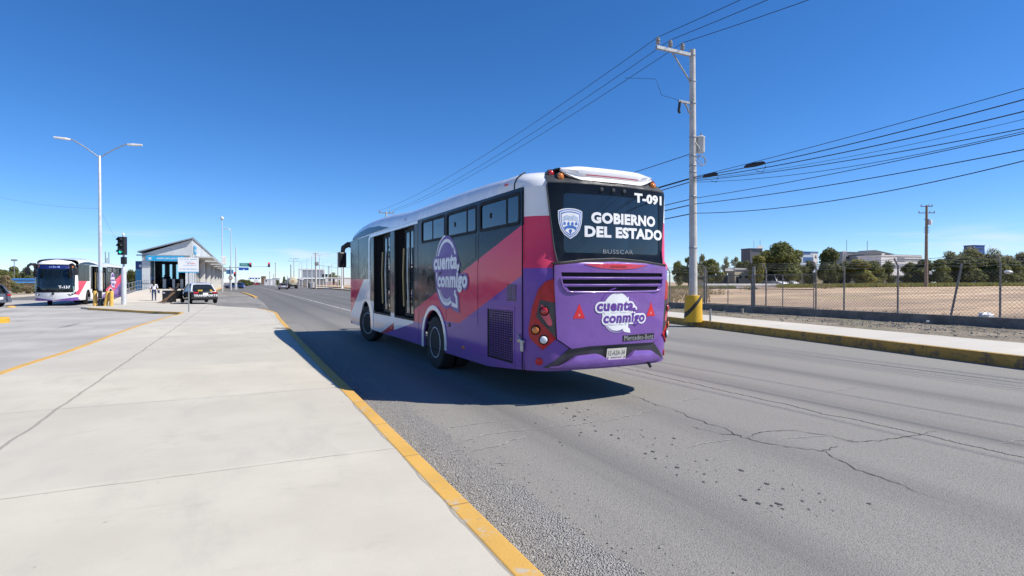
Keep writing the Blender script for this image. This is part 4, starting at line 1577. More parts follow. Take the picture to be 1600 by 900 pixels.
        a = MB(); curved(a, [(1.125, 1.37), (1.04, 1.31), (.975, 1.12), (.99, 1.075), (1.03, 1.09), (1.135, 1.24)], f2, .022, .028, .07)
        a.build('reflector', M_PINKL, tl, smooth=50)
        for s_, z_, m_ in ((1.08, 1.277, M_REDL), (1.19, 1.023, M_AMBL), (1.082, .893, M_CLRL)):
            p = f2(s_, z_, .014)
            nn = (f2(s_, z_, .05) - f2(s_, z_, .0)).normalized()
            Mx = Matrix.Translation(p) @ nn.to_track_quat('Z', 'Y').to_matrix().to_4x4()
            b_ = MB().lathe([(.052, 0), (.062, .004), (.066, .014), (.056, .016)], 22, Mx).build('lamp', M_HOLE, tl, smooth=40)
            MB().lathe([(.050, .002), (.050, .020), (.044, .030), (.025, .036), (.001, .038)], 22, Mx).build('lens', m_, tl, smooth=50)
        p = f2(1.125, .598, 0)
        nn = (f2(1.125, .598, .05) - f2(1.125, .598, .0)).normalized()
        MB().lathe([(.052, 0), (.052, .01), (.04, .014), (.001, .015)], 18, Matrix.Translation(p) @ nn.to_track_quat('Z', 'Y').to_matrix().to_4x4()).build('reflector', M_REDD, B, smooth=40)
        # joint of the corner panel
        a = MB()
        for (s0, z0), (s1, z1) in (((.972, 1.90), (.945, 1.40)), ((.945, 1.40), (.918, .905)), ((.918, .905), (.70, .765))):
            a.tube([f2(s0 + (s1 - s0) * q / 6, z0 + (z1 - z0) * q / 6, .004) for q in range(7)], .009, 6)
        a.build('panel_seam', M_HOLE, B)
    # bumper: purple lip, dark recess, plate
    bum = [(-.98, .525), (-.86, .535), (-.62, .665), (-.34, .685), (-.26, .66), (-.15, .592), (.19, .590), (.26, .64), (.345, .69), (.64, .675), (.83, .56), (.93, .525), (.5, .508), (0, .503), (-.5, .508)]
    a = MB(); curved(a, bum, lambda s_, z_, w: back(s_, z_, w + .05 * math.sin(max(0, min(1, (z_ - .44) / .26)) * math.pi)), -.02, .05, .08)
    a.build('bumper', M_PURP, B, smooth=50, bevel=.012)
    rec = [(-1.06, .515), (-.98, .505), (.98, .505), (1.03, .53), (.72, .80), (.42, .788), (-.42, .788), (-.72, .765), (-.90, .62)]
    a = MB(); curved(a, rec, back, .0, .012, .1)
    rc = a.build('bumper_trim', M_DGREY, B, smooth=50)
    a = MB(); curved(a, [(-.165, .588), (.165, .588), (.165, .745), (-.165, .745)], back, .052, .058, .3)
    lp = a.build('number_plate', pm('cream_plate', (.72, .68, .58), .4, var=.08), rc)
    a = MB(); lettering(a, '12-A2A-34', (-.14, .650, .14, .715), back, .060, 0)
    for i in range(5):
        curved(a, rrect(-.09 + i * .037, .612, -.09 + i * .037 + .03, .622, .002, 1), back, .058, .060, .5)
    for u_ in (-.14, .14):
        curved(a, circle(u_, .615, .012, n=8), back, .058, .060, .5)
    a.build('plate_marks', pm('plate_ink', (.12, .15, .13), .5), lp)
    MB().tube([back(.62, .52, -.02), back(.66, .48, .03), back(.69, .42, .05)], .022, 8).build('exhaust_stub', M_BLACK, B)
    # side logo
    logo('logo', B, lambda u, v, w: (-HW - w, -u, v), -2.99, 1.80, 1.98, M_PTXT, M_WTXT, M_WTXT, M_PTXT, .006)
    return B


BUS = city_bus('large purple and pink city bus in the road, GOBIERNO DEL ESTADO across its rear window')
th = R(27.3)
bx, bz_ = -1.30 + math.sin(th) * 3.25 + math.cos(th) * 1.25, 10.43 - math.cos(th) * 3.25 + math.sin(th) * 1.25
k_ = EYE / 1.6 * 0 + 1
BUS.location = (*c2w(bx, bz_), 0)
BUS.rotation_euler = (0, 0, R(27.3) - YAW)
BUS['group'] = 'city buses in purple, pink and white'

BUS2 = copy_tree(BUS, None, skip=('fleet_number',))
BUS2['label'] = 'white fronted city bus numbered T-137 facing us in the concrete lane on the left'
f0 = Vector((-11.75, 49.2))
r0 = Vector((-10.95, 61.2))
hd = f0 - r0
BUS2.location = (r0.x, r0.y, 0)
BUS2.rotation_euler = (0, 0, math.atan2(-hd.x, hd.y))
scr = [o for o in BUS2.children if o.name.startswith('windscreen')][0]
a = MB(); lettering(a, 'T-137', (.32, 1.22, .95, 1.42), lambda u, v, w: front(-u, v, w), .02, .03)
a.build('fleet_number', M_WTXT, scr)
# ------------------------------------------------------------------ right side: pole, cables, fence, lot
def onx(px, x):
    k = (px - 800) / FPX
    Z = x / (k * CY + SY)
    return -k * Z * SY + Z * CY, Z


M_CONC = pm('grey_concrete', (.34, .32, .28), .85, var=.25, scale=3, bump=.4, bscale=30)
M_POLEC = pm('pale_pole_concrete', (.52, .50, .46), .8, var=.18, scale=2.5, bump=.3, bscale=40)
M_GALV = pm('galvanised_steel', (.36, .37, .37), .5, .55, var=.2, scale=14)
M_RUSTY = pm('weathered_steel', (.27, .26, .24), .7, .3, var=.4, scale=9)
M_CABLE = pm('black_cable', (.02, .02, .022), .6, var=.2)
M_CERAM = pm('grey_insulator', (.30, .29, .28), .3, var=.25, scale=12)
M_WPAINT = pm('white_wall_paint', (.72, .71, .68), .8, var=.10, scale=1.2)

# power pole with yellow foot
pp = Vector(G(1083.5, 500.5, RZ))
ZP = pp.x * SY + pp.y * CY
POLE = thing('utility_pole', 'tall pale concrete power pole standing in a yellow drum footing on the right pavement', 'power pole', (pp.x, pp.y, RZ))
PH = 10.03
MB().lathe([(.155, .0), (.15, 2), (.128, 6), (.105, PH), (.0, PH + .01)], 12).build('pole', M_POLEC, POLE, smooth=40).rotation_euler = (0, R(-.5), 0)
t = MT('yellow_footing_paint', .6)
x, y, z = t.xyz()
d = (x * CY - y * SY) * 1.25 - z + .62      # painted black slash
n_ = t.noise(3, 5, .6).ramp(.3, .7)
c = t.mix(n_, (.70, .42, .015), (.62, .36, .02))
c = t.mix(abs(d).ramp(.09, .10, 1, 0), c, (.03, .028, .025))
c = t.mix(t.noise(14, 4, .7).ramp(.62, .74) * .6, c, (.22, .16, .06))
t.color(c)
t.bump(t.noise(9, 4), .3, .02)
fb = MB().lathe([(.345, -.05), (.335, .1), (.315, .48), (.318, .50), (.31, .9), (.30, .93), (.0, .94)], 28)
fb.build('footing', t.m, POLE, smooth=40)
# crossarm towards the road
LX = -.085
a = MB().obox((LX - .82, 0, 9.83), (1.75, .10, .11), 0)
xa = a.build('crossarm', M_GALV, POLE)
xa_i = []
for dx in (-1.62, -1.05, -.48):
    i_ = MB().lathe([(.02, 0), (.02, .06), (.075, .08), (.085, .13), (.06, .15), (.085, .18), (.08, .22), (.055, .24), (.065, .27), (.04, .32), (.0, .33)], 12, Matrix.Translation((LX + dx, 0, 9.88)))
    i_.build('insulator', M_CERAM, xa, smooth=40)
MB().tube([(LX - .9, .06, 9.78), (LX - .10, .02, 8.86)], .028, 6).build('brace', M_GALV, POLE)
a = MB()
for zz in (9.83, 8.86, 8.05, 6.8, 6.1, 5.75, 5.5, 4.6, 2.7):
    rr = .155 - zz * .0048 + .008
    a.lathe([(rr, -.03), (rr + .006, -.02), (rr + .006, .02), (rr, .03)], 12, Matrix.Translation((LX * zz / PH, 0, zz)))
a.build('steel_bands', M_GALV, POLE)
# fuse bracket, transformer can, coil
a = MB().obox((LX - .28, 0, 8.05), (.75, .07, .08))
fk = a.build('bracket', M_GALV, POLE)
MB().tube([(-.68, 0, 8.05), (-.70, 0, 7.9), (-.72, .02, 7.7), (-.66, .02, 7.63)], .05, 8).build('fuse_cutout', M_BLACK, fk, smooth=60)
MB().tube([(-.45, 0, 8.01), (-.30, .0, 7.83), (-.26, 0, 7.67)], .03, 8).build('surge_arrester', M_CERAM, fk, smooth=60)
tc = MB().lathe([(.15, 0), (.16, .02), (.16, .52), (.175, .54), (.175, .57), (.10, .62), (0, .63)], 18, Matrix.Translation((.24, -.08, 6.25)))
tr = tc.build('transformer', pm('pale_grey_enamel', (.55, .57, .56), .4, var=.12), POLE, smooth=40)
MB().obox((.15, -.05, 6.78), (.55, .05, .05)).obox((.05, -.05, 6.5), (.16, .05, .05)).build('hanger', M_GALV, tr)
MB().tube([(.2, -.16, 6.85), (.2, -.16, 6.98)], [.03, .015], 8).build('bushing', M_CERAM, tr)
a = MB()
for k, rr in enumerate((.20, .25, .22)):
    a.tube([(.34 + rr * math.cos(R(q)), -.05 + .03 * k, 5.98 + rr * .8 * math.sin(R(q))) for q in range(0, 361, 24)], .010, 5)
a.tube([(-.04, -.13, 6.6), (.10, -.2, 6.35), (.05, -.18, 6.05), (.3, -.1, 5.85)], .014, 5)
a.build('cable_coil', M_GALV, POLE)
MB().tube([(-.13, -.02, .95), (-.13, -.03, 4), (-.12, -.03, 6.2)], .012, 5).build('earth_wire', M_GALV, POLE)

# neighbour pole far down the line, one more on this line stands behind the viewer
def far_pole(px, ytop, ybase, Z, label, name='utility_pole', arm=1.6, col=None, group=None, arms=1, rad=.13, xoff=0):
    x_, y_ = at(px, Z)
    zt, zb_ = hz(ytop, Z), hz(ybase, Z)
    T = thing(name, label, 'power pole', (x_, y_, zb_), 0, group)
    h_ = zt - zb_
    MB().lathe([(rad * 1.25, 0), (rad * .75, h_), (0, h_ + .01)], 10).build('pole', col or M_POLEC, T, smooth=40)
    for i in range(arms):
        zz = h_ - .15 - i * .9
        a_ = MB().obox((xoff, 0, zz), (arm * (1 if i == 0 else 1.4), .1, .1)).build('crossarm', M_RUSTY, T)
        for q in (-.46, 0.2, .46):
            MB().lathe([(.03, 0), (.07, .06), (.05, .14), (.07, .2), (0, .28)], 8, Matrix.Translation((xoff + q * arm * (1 if i == 0 else 1.4), 0, zz + .05))).build('insulator', M_CERAM, a_, smooth=50)
    return T


P_FAR = far_pole(604, 331, 447, 71, 'power pole with crossarm just showing above the roof of the near bus', arm=1.9)
P2 = far_pole(1447, 321, 447.5, 78, 'brown power pole with two crossarms standing alone on the bare lot', arm=1.55, col=pm('brown_pole', (.26, .20, .15), .85, var=.25), arms=2, rad=.19)
P2.rotation_euler = (0, 0, R(-30))
h2 = hz(321, 78) - hz(447.5, 78)
MB().lathe([(.24, 0), (.25, .6), (.2, .68), (0, .7)], 14, Matrix.Translation((.38, -.1, h2 - 2.7))).build('transformer', M_WPAINT, P2, smooth=40)
a = MB()
for zz in (h2 - 1.95, h2 - 3.1, h2 - 3.4, h2 - 3.7):
    a.obox((0, -.02, zz), (.55, .34, .07))
a.build('steel_bands', M_RUSTY, P2)
MB().obox((.38, -.3, 1.9), (.38, .03, .45)).build('notice_board', M_WPAINT, P2)


def cable(p, q, sag, r, label, group=None, mat=None, n=24, name='power_line'):
    p, q = Vector(p), Vector(q)
    pts = []
    for i in range(n + 1):
        t_ = i / n
        v = p.lerp(q, t_)
        v.z -= sag * 4 * t_ * (1 - t_)
        pts.append(tuple(v))
    return tag(MB().tube(pts, r, 5).build(name, mat or M_CABLE, smooth=60), label, 'cable', group)


fx, fy = P_FAR.location.x, P_FAR.location.y
FZ = P_FAR.location.z + hz(331, 71) - hz(447, 71)
# each high wire runs in one piece from the far pole over the crossarm to a pole behind the viewer
for i, (dx, nm) in enumerate(((-1.62, 'uppermost of the three thin high wires, on the outer end insulator of the power pole'),
                              (-1.05, 'middle one of the three thin high wires over the crossarm of the power pole'),
                              (-.48, 'lowest of the three thin high wires, on the insulator nearest the pole'))):
    m = Vector((pp.x + LX + dx, pp.y, RZ + 10.2))
    A = Vector((fx + (-.46, .2, .46)[i] * 1.9, fy, FZ + .1))
    Bq = Vector((pp.x + dx - .6, pp.y - 56, RZ + 10.4))
    pts = []
    for (u, w, sg) in ((A, m, .75), (m, Bq, (1.5, 1.7, 2.3)[i])):
        for k in range(24):
            t_ = k / 24
            v = u.lerp(w, t_)
            v.z -= sg * 4 * t_ * (1 - t_)
            pts.append(tuple(v))
    pts.append(tuple(Bq))
    tag(MB().tube(pts, .011, 5).build('power_line', M_CABLE, smooth=60), nm, 'cable', 'high wires on the power pole')
# low cables between this pole and the next one behind the viewer
ends = [(278, 140, .016, .05, 'topmost thin cable of the low bundle right of the power pole'),
        (279, 157, .024, .10, 'second cable from the top right of the power pole'),
        (281, 175, .024, .12, 'third cable from the top right of the power pole'),
        (282, 187, .010, .16, 'faint thin cable under the third cable right of the power pole'),
        (284, 201, .020, .12, 'cable sagging to the middle of the right picture edge'),
        (286, 205, .014, .25, 'thin cable meeting another one at the right picture edge'),
        (311, 208, .018, .08, 'cable leaving the pole just below the splice closures'),
        (320, 233, .022, .10, 'thick cable second from the bottom right of the power pole'),
        (334, 250, .022, .28, 'lowest thick sagging cable right of the power pole')]
yb, Zb = onx(1600, pp.x)
for i, (ya, ye, r_, sg, lb) in enumerate(ends):
    za, ze = hz(ya, ZP), hz(ye, Zb)
    A = Vector((pp.x - .1, pp.y - .12, za))
    E_ = Vector((pp.x + .02 * (i - 4), yb, ze))
    far = A + (E_ - A) * (53 / (pp.y - yb))
    far.z = ze - (ze - za) * .2
    pts = []
    q1 = E_.copy()
    mid = A.lerp(E_, .5); mid.z -= sg
    for k in range(21):
        t_ = k / 20
        v = A.lerp(E_, t_); v.z -= sg * 4 * t_ * (1 - t_)
        pts.append(tuple(v))
    sl = (Vector(pts[-1]) - Vector(pts[-2]))
    for k in range(1, 13):
        t_ = k / 12
        v = E_.lerp(Vector((far.x, far.y, ze - .2)), t_)
        v.z += (sl.z / max(.01, abs(sl.y))) * (pp.y - 53 - yb) * -1 * t_ * (1 - t_) * .5
        pts.append(tuple(v))
    tag(MB().tube(pts, r_ * .55, 6).build('cable', M_CABLE, smooth=60), lb, 'cable', 'low cables right of the power pole')
    # the same cable runs on past the pole to its far neighbour
    if i in (0, 1, 4, 6, 7, 8):
        cable(A, (fx + .1, fy, FZ - 4.9 - i * .14), .5, r_ * .9, ('far run of ' + lb).replace('right of the power pole', 'beyond the power pole')[:95], 'low cables beyond the power pole', name='cable')
for t_, ln, lb in ((.075, .5, 'black splice closure on the cable close to the power pole'), (.265, .65, 'longer black splice closure hanging further right on the cable')):
    za, ze = hz(280, ZP), hz(158, Zb)
    p0 = Vector((pp.x - .1, pp.y - .12, za)).lerp(Vector((pp.x, yb, ze)), t_ - .03)
    p1 = Vector((pp.x - .1, pp.y - .12, za)).lerp(Vector((pp.x, yb, ze)), t_ + ln / 12)
    p0.z -= .01; p1.z -= .03
    k = thing('splice_closure', lb, 'cable joint', p0)
    d_ = p1 - p0
    MB().tube([(0, 0, 0), d_ * .1, d_ * .5, d_ * .9, d_], [.02, .06, .075, .06, .02], 10).build('closure_body', M_CABLE, k, smooth=60)
    MB().tube([d_ * .95, d_ * 1.03 + Vector((0, 0, -.12)), d_ * .9 + Vector((0, 0, -.30)), d_ * .55 + Vector((0, 0, -.2))], .008, 5).build('loop', M_CABLE, k)
cable((pp.x - .1, pp.y, RZ + 6.2), (fx, fy, FZ - 4.0), .35, .014, 'slanting cable from the transformer can down behind the bus roof', name='cable')
# thin slack wire by the crossarm
a = MB().tube([(pp.x - 1.3, pp.y + 2.5, RZ + 9.62), (pp.x - 1.05, pp.y + .9, RZ + 9.1), (pp.x - 1.02, pp.y + .6, RZ + 8.4), (pp.x - .8, pp.y + .1, RZ + 8.15), (pp.x - .72, pp.y, RZ + 8.05)], .007, 5)
tag(a.build('cable', M_CABLE, smooth=60), 'thin slack wire looping from a high wire to the fuse bracket', 'cable')

# stub post
sx, sy_ = G(1110, 502, RZ)
a = MB().lathe([(.035, -.1), (.035, .44), (.03, .445), (.03, .2)], 10)
s_ = tag(a.build('stub_post', M_GALV, smooth=40), 'short grey steel stub post beside the yellow pole footing', 'post')
s_.location = (sx, sy_, RZ)

# plinth
PLZ = .53
M_PLIN = pm('shade_toned_plinth_concrete', (.20, .185, .16), .9, var=.35, scale=2, bump=.5, bscale=25)  # base colour darkened to carry the shade on the face towards the road
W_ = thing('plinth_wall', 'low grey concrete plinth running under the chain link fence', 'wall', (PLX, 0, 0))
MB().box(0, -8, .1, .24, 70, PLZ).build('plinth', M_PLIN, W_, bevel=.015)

# chain link fence
FX = PLX + .11
FEN = thing('chain_link_fence', 'long chain link fence with bent arm posts and barbed wire on the concrete plinth', 'fence', (FX, 0, PLZ - .03))
M_WIRE = pm('fence_wire', (.22, .21, .19), .55, .4, var=.2, scale=10)
ypost = [onx(q, FX)[0] for q in (1563, 1403, 1319, 1275)] + [onx(q, FX)[0] for q in (1197, 1104)]
yleanB, yleanT = onx(1486, FX)[0], onx(1503, FX)[0]
extra = [ypost[0] - 1.9, ypost[0] - 4.2, ypost[0] - 6.8]
beyond = [ypost[-1] + 2.8 * (i + 1) for i in range(8)]
RAILZ, BEND, TIP = 1.55, 1.75, 2.03


def post(yb_, yt_=None, armed=True, r_=.032, top=BEND):
    yt_ = yb_ if yt_ is None else yt_
    pts = [(0, yb_, 0), (0, yb_ + (yt_ - yb_), top)]
    if armed:
        pts.append((-.24, yt_, TIP))
    return MB().tube(pts, r_, 8).build('post', M_RUSTY, FEN, smooth=40)


for q in extra + ypost + beyond:
    post(q)
lean = post(yleanB, yleanT, False, .036, 1.80)
lean['label'] = 'leaning rusty post'
ys_all = sorted(extra + ypost + beyond + [yleanB])
a = MB()
for zz in (RAILZ,):
    a.tube([(0, ys_all[0], zz)] + [(0, q, zz + .01 * ((i % 3) - 1)) for i, q in enumerate(ys_all)], .020, 6)
a.build('top_rail', M_GALV, FEN)
a = MB()
for dx, zz in ((0, BEND - .02), (-.08, BEND + .09), (-.16, BEND + .18), (-.235, TIP - .02)):
    pts = []
    for i in range(len(ys_all) - 1):
        for k in range(4):
            t_ = k / 4
            pts.append((dx, ys_all[i] * (1 - t_) + ys_all[i + 1] * t_, zz - .05 * 4 * t_ * (1 - t_) + .012 * math.sin(i * 2.1 + zz * 9)))
    a.tube(pts, .007, 4)
    for p in pts[::1]:
        a.obox((p[0], p[1] + .1, p[2]), (.012, .012, .05), 0, .6)
a.build('barbed_wire', M_RUSTY, FEN)


def mesh_panel(y0, y1, z0, z1, parent, pitch=.125, r_=.0042, name='wire_mesh'):
    mb_ = MB()
    h = z1 - z0
    for s_ in (1, -1):
        k = y0 - h
        while k < y1 + h:
            # line through (k, z0) with slope s
            pa, pb = (k, z0), (k + s_ * h, z1)
            t0, t1 = 0., 1.
            dy = pb[0] - pa[0]
            ta, tb = (y0 - pa[0]) / dy, (y1 - pa[0]) / dy
            if ta > tb:
                ta, tb = tb, ta
            t0, t1 = max(0, ta), min(1, tb)
            if t1 - t0 > .02:
                A_ = (s_ * .003, pa[0] + dy * t0, z0 + h * t0)
                B_ = (s_ * .003, pa[0] + dy * t1, z0 + h * t1)
                mb_.tube([A_, B_], r_, 3, cap=False)
            k += pitch
    return mb_.build(name, M_WIRE, parent)


gate_y0, gate_y1 = ypost[3], ypost[5]
for i in range(len(ys_all) - 1):
    y0, y1 = ys_all[i], ys_all[i + 1]
    if y0 >= gate_y0 - .01 and y1 <= gate_y1 + .01:
        continue
    mesh_panel(y0, y1, .02, RAILZ, FEN)
# gate in the fence
ygm = onx(1178, FX)[0]
GT = thing('chain_link_gate', 'double leaf chain link gate with a thick dark post in the fence line', 'gate', (FX - .05, 0, PLZ - .03))
for y0, y1 in ((gate_y0 + .06, ygm - .1), (ygm + .1, gate_y1 - .06)):
    a = MB()
    for zz in (.06, .85, RAILZ - .05):
        a.tube([(0, y0, zz), (0, y1, zz)], .022, 6)
    for q in (y0, (y0 + y1) / 2, y1):
        a.tube([(0, q, .04), (0, q, RAILZ - .03)], .022, 6)
    lf = a.build('gate_leaf', M_RUSTY, GT)
    mesh_panel(y0, y1, .06, RAILZ - .05, lf)
MB().tube([(.03, ygm, 0), (.03, ygm, 1.9)], .075, 10).build('gate_post', M_RUSTY, GT, smooth=40)
MB().tube([(.03, gate_y1 + .12, 0), (.03, gate_y1 + .12, 1.95)], .05, 10).build('gate_post', M_RUSTY, GT, smooth=40)
MB().obox((-.02, ygm - .08, .9), (.05, .25, .06)).build('latch', M_RUSTY, GT)


# crumpled white plastic bags
def bag(px, py, z, sz, label, Z=None):
    x_, y_ = G(px, py, z) if Z is None else at(px, Z)
    mb_ = MB()
    rows = []
    for i in range(9):
        ph = math.pi * i / 8
        row = []
        for j in range(14):
            th_ = 2 * math.pi * j / 14
            v = Vector((math.sin(ph) * math.cos(th_), math.sin(ph) * math.sin(th_), math.cos(ph)))
            k_ = 1 + .45 * mnoise.noise(v * 2.1 + Vector((px, py, 0))) + .25 * mnoise.noise(v * 5.3 + Vector((px, 0, 3)))
            row.append((v.x * sz * 1.3 * k_, v.y * sz * k_, max(-.02, v.z * sz * .6 * k_ + sz * .35)))
        rows.append(row)
    mb_.skin(rows, close=True)
    o_ = tag(mb_.build('plastic_bag', pm('white_plastic', (.70, .71, .72), .35, var=.15, scale=8), smooth=30), label, 'litter')
    o_.location = (x_, y_, z)
    return o_


q = FX + .35
yy_, ZZ_ = onx(1541, q)
bg_ = bag(1541, 499, lot_z(q) + .03, .20, 'crumpled white plastic bag on the soil behind the fence plinth')
bg_.location = (q, yy_, lot_z(q) + .05)
yy_, ZZ_ = onx(1577, FX)
b2 = bag(1577, 424, hz(427, ZZ_), .10, 'torn white paper caught high in the fence near the right edge')
b2.location = (FX - .06, yy_, hz(427, ZZ_))
b3 = bag(1450, 503, RZ + .05, .05, 'scrap of white paper on the rubble strip in front of the plinth')
# flat stub block on the rubble
sx, sy_ = G(1160, 489, RZ)
s_ = tag(MB().obox((0, 0, .09), (.10, .10, .22), .3).build('concrete_block', M_CONC, bevel=.02), 'small pale concrete block on the rubble strip before the plinth', 'block')
s_.location = (sx, sy_, RZ)

# ---- trees
t = MT('leaf_green', .65)
def leafmat(name, a, b, c_):
    t = MT(name, .6, 0, .3)
    n = t.noise(.9, 4, .6).ramp(.3, .7)
    n2 = t.noise(6, 2).ramp(.3, .7)
    c = t.mix(n, a, b)
    c = t.mix(n2 * .5, c, c_)
    t.color(c)
    tr = t.nt.nodes.new('ShaderNodeBsdfTranslucent')
    t.nt.links.new(c, tr.inputs[0])
    m = t.nt.nodes.new('ShaderNodeMixShader')
    m.inputs[0].default_value = .42
    t.nt.links.new(t.b.outputs[0], m.inputs[1])
    t.nt.links.new(tr.outputs[0], m.inputs[2])
    t.nt.links.new(m.outputs[0], t.nt.nodes['Material Output'].inputs[0])
    return t.m


LEAF = {'dark': leafmat('dark_pine_leaf', (0.152, 0.170, 0.064), (0.226, 0.237, 0.089), (0.104, 0.118, 0.043)),
        'mid': leafmat('mid_green_leaf', (0.201, 0.221, 0.076), (0.281, 0.288, 0.102), (0.134, 0.149, 0.051)),
        'pale': leafmat('pale_grey_green_leaf', (0.281, 0.273, 0.132), (0.378, 0.350, 0.178), (0.183, 0.180, 0.089)),
        'yellow': leafmat('yellow_green_leaf', (0.275, 0.268, 0.072), (0.354, 0.330, 0.102), (0.171, 0.170, 0.051)),
        'dry': leafmat('dry_straw', (.40, .32, .19), (.33, .265, .155), (.22, .185, .10))}
M_BARK = pm('grey_brown_bark', (.11, .085, .065), .9, var=.35, scale=6, bump=.6, bscale=20)
TREES = {}


def tree_meshes(kind, seed, leaves=2600, leaf=.30, lobes=9, flat=.75, bare=.3):
    """unit tree: crown about 2 wide (radius 1) and 2 tall from z=bare"""
    leaves, leaf = int(leaves * 2.4), leaf * .52
    key = (kind, seed, leaves, leaf, lobes, flat, bare)
    if key in TREES:
        return TREES[key]
    rg = random.Random(seed)
    cr = MB()
    L = []
    for i in range(lobes):
        a = rg.uniform(0, 6.28)
        zz = rg.uniform(.12, .88)
        wd = math.sin(math.pi * min(1, .18 + zz * .82)) ** .6
        rr = rg.uniform(.1, .68) * wd
        L.append((Vector((rr * math.cos(a), rr * math.sin(a), zz * 1.75 + .1)), rg.uniform(.26, .46)))
    L.append((Vector((0, 0, 1.65)), .34))
    for q in range(3):
        L.append((Vector((rg.uniform(-.25, .25), rg.uniform(-.25, .25), .35 + q * .4)), .5))
    wt = [l[1] ** 2 for l in L]
    for i in range(leaves):
        c, r_ = rg.choices(L, wt)[0]
        v = Vector((rg.gauss(0, 1), rg.gauss(0, 1), rg.gauss(0, 1))).normalized()
        d = rg.random() ** .35
        p = c + Vector((v.x, v.y, v.z * flat)) * r_ * d * rg.uniform(.85, 1.12)
        s_ = leaf * rg.uniform(.5, 1.15) * .5
        n = (v + Vector((rg.gauss(0, .6), rg.gauss(0, .6), rg.gauss(0, .6)))).normalized()
        u = n.cross(Vector((rg.gauss(0, 1), rg.gauss(0, 1), rg.gauss(0, 1)))).normalized()
        w = n.cross(u)
        cr.add([p - u * s_ - w * s_ * .4, p + u * s_ * .2 - w * s_ * .6, p + u * s_ + w * s_ * .3, p - u * s_ * .3 + w * s_ * .6], [(0, 1, 2, 3)])
    tk = MB()
    base = Vector((0, 0, -bare - .1))
    tk.tube([base, (0.02, .01, 0), (0, .02, .5), (.02, 0, 1.0)], [.085, .065, .05, .02], 8)
    for c, r_ in L[:7]:
        tk.tube([(0.01, .01, rg.uniform(.0, .5)), c * .5 + Vector((0, 0, .1)), c], [.035, .022, .008], 5)
    o1 = cr.build('crown', LEAF[kind], recalc=False)
    o2 = tk.build('trunk', M_BARK, smooth=60)
    m = (o1.data, o2.data)
    bpy.data.objects.remove(o1)
    bpy.data.objects.remove(o2)
    TREES[key] = m
    return m


def tree(px, ytop, wpx, Z, kind, label, seed=1, ground=None, bare=.3, name='tree', group=None, cat='tree', squash=1., **kw):
    x_, y_ = at(px, Z)
    g = lot_z(x_) if ground is None else ground
    zt = hz(ytop, Z)
    rad = wpx / 2 * Z / FPX
    T = thing(name, label, cat, (x_, y_, g), (px * 7.3) % 6.28, group)
    m = tree_meshes(kind, seed, bare=bare, **kw)
    hh = (zt - g)
    sz = hh / (2.0 + bare)
    for nm, me in (('crown', m[0]), ('trunk', m[1])):
        o_ = bpy.data.objects.new(nm, me)
        COL.objects.link(o_)
        o_.parent = T
        o_.scale = (rad / .95, rad / .95 * squash, sz)
        o_.location = (0, 0, bare * sz)
    return T


LOTG = 'trees beyond the lot'
tree(1076, 399, 36, 96, 'dark', 'dark tree just left of and behind the power pole', 1, leaves=2200)
tree(1097, 394, 22, 104, 'pale', 'thin pale topped tree showing right of the power pole shaft', 2, leaves=900, leaf=.26)
tree(1112, 402, 36, 93, 'mid', 'rounded green tree right of the power pole behind the gate post', 3, leaves=2600)
tree(1135, 399, 17, 112, 'pale', 'left one of two small slender pines left of the big tree', 4, leaves=800, leaf=.3, bare=.9)
tree(1150, 399, 18, 112, 'pale', 'right one of two small slender pines left of the big tree', 5, leaves=800, leaf=.3, bare=.9)
tree(1166, 404, 24, 105, 'dark', 'low dark tree between the slender pines and the big tree', 6, leaves=1400)
tree(1183, 396, 40, 92, 'yellow', 'lighter green tree overlapping the left side of the big tree', 7, leaves=2600)
tree(1221, 375, 74, 94, 'mid', 'biggest tall bushy tree, its crown above the fence gate', 8, leaves=5200, leaf=.24, lobes=16)
tree(1200, 388, 40, 97, 'dark', 'dark tree filling the left flank of the biggest tree', 9, leaves=2400, lobes=12)
tree(1246, 399, 34, 98, 'dark', 'lower dark tree on the right flank of the biggest tree', 1, leaves=2200)
tree(1296, 384, 46, 100, 'dark', 'round crowned dark pine between the blue building and the flat grey one', 10, leaves=4200, leaf=.26, lobes=14, bare=.2)
tree(1340, 403, 60, 100, 'yellow', 'low spreading yellow green tree right of the round pine', 11, leaves=2600, bare=.1)
tree(1365, 405, 44, 102, 'mid', 'low green tree in front of the sloping grey roof', 3, leaves=2400, bare=.1)
tree(1388, 404, 28, 104, 'dark', 'small dark tree left of the white flat building', 6, leaves=1400, bare=.15)
tree(1444, 403, 56, 99, 'dark', 'dark bushy tree behind the brown power pole', 9, leaves=2400, lobes=12, bare=.1)
tree(1470, 402, 36, 96, 'mid', 'green bush tree right of the brown power pole', 7, leaves=2200, bare=.1)
tree(1482, 389, 46, 104, 'pale', 'feathery pale tree at the left of the right hand grove', 12, leaves=1900, leaf=.22, lobes=12)
tree(1516, 382, 54, 106, 'pale', 'tallest feathery tree in the right hand grove', 13, leaves=2600, leaf=.22, lobes=13)
tree(1507, 398, 60, 98, 'dark', 'dark lower tree in the middle of the right hand grove', 10, leaves=3400, leaf=.26, lobes=14, bare=.1)
tree(1552, 385, 44, 106, 'pale', 'feathery tree right of the blue box in the right hand grove', 14, leaves=1500, leaf=.22, lobes=11)
tree(1556, 402, 50, 97, 'mid', 'green tree low in the right hand grove above the white bag', 8, leaves=2600, bare=.1)
tree(1597, 391, 52, 104, 'pale', 'pale tree cut by the right edge of the picture', 2, leaves=1800, leaf=.24)
tree(1584, 405, 46, 97, 'dark', 'dark low tree close to the right edge of the picture', 6, leaves=2200, bare=.1)
tree(1630, 398, 60, 99, 'dark', 'dark tree just outside the right picture edge', 1, leaves=2200)
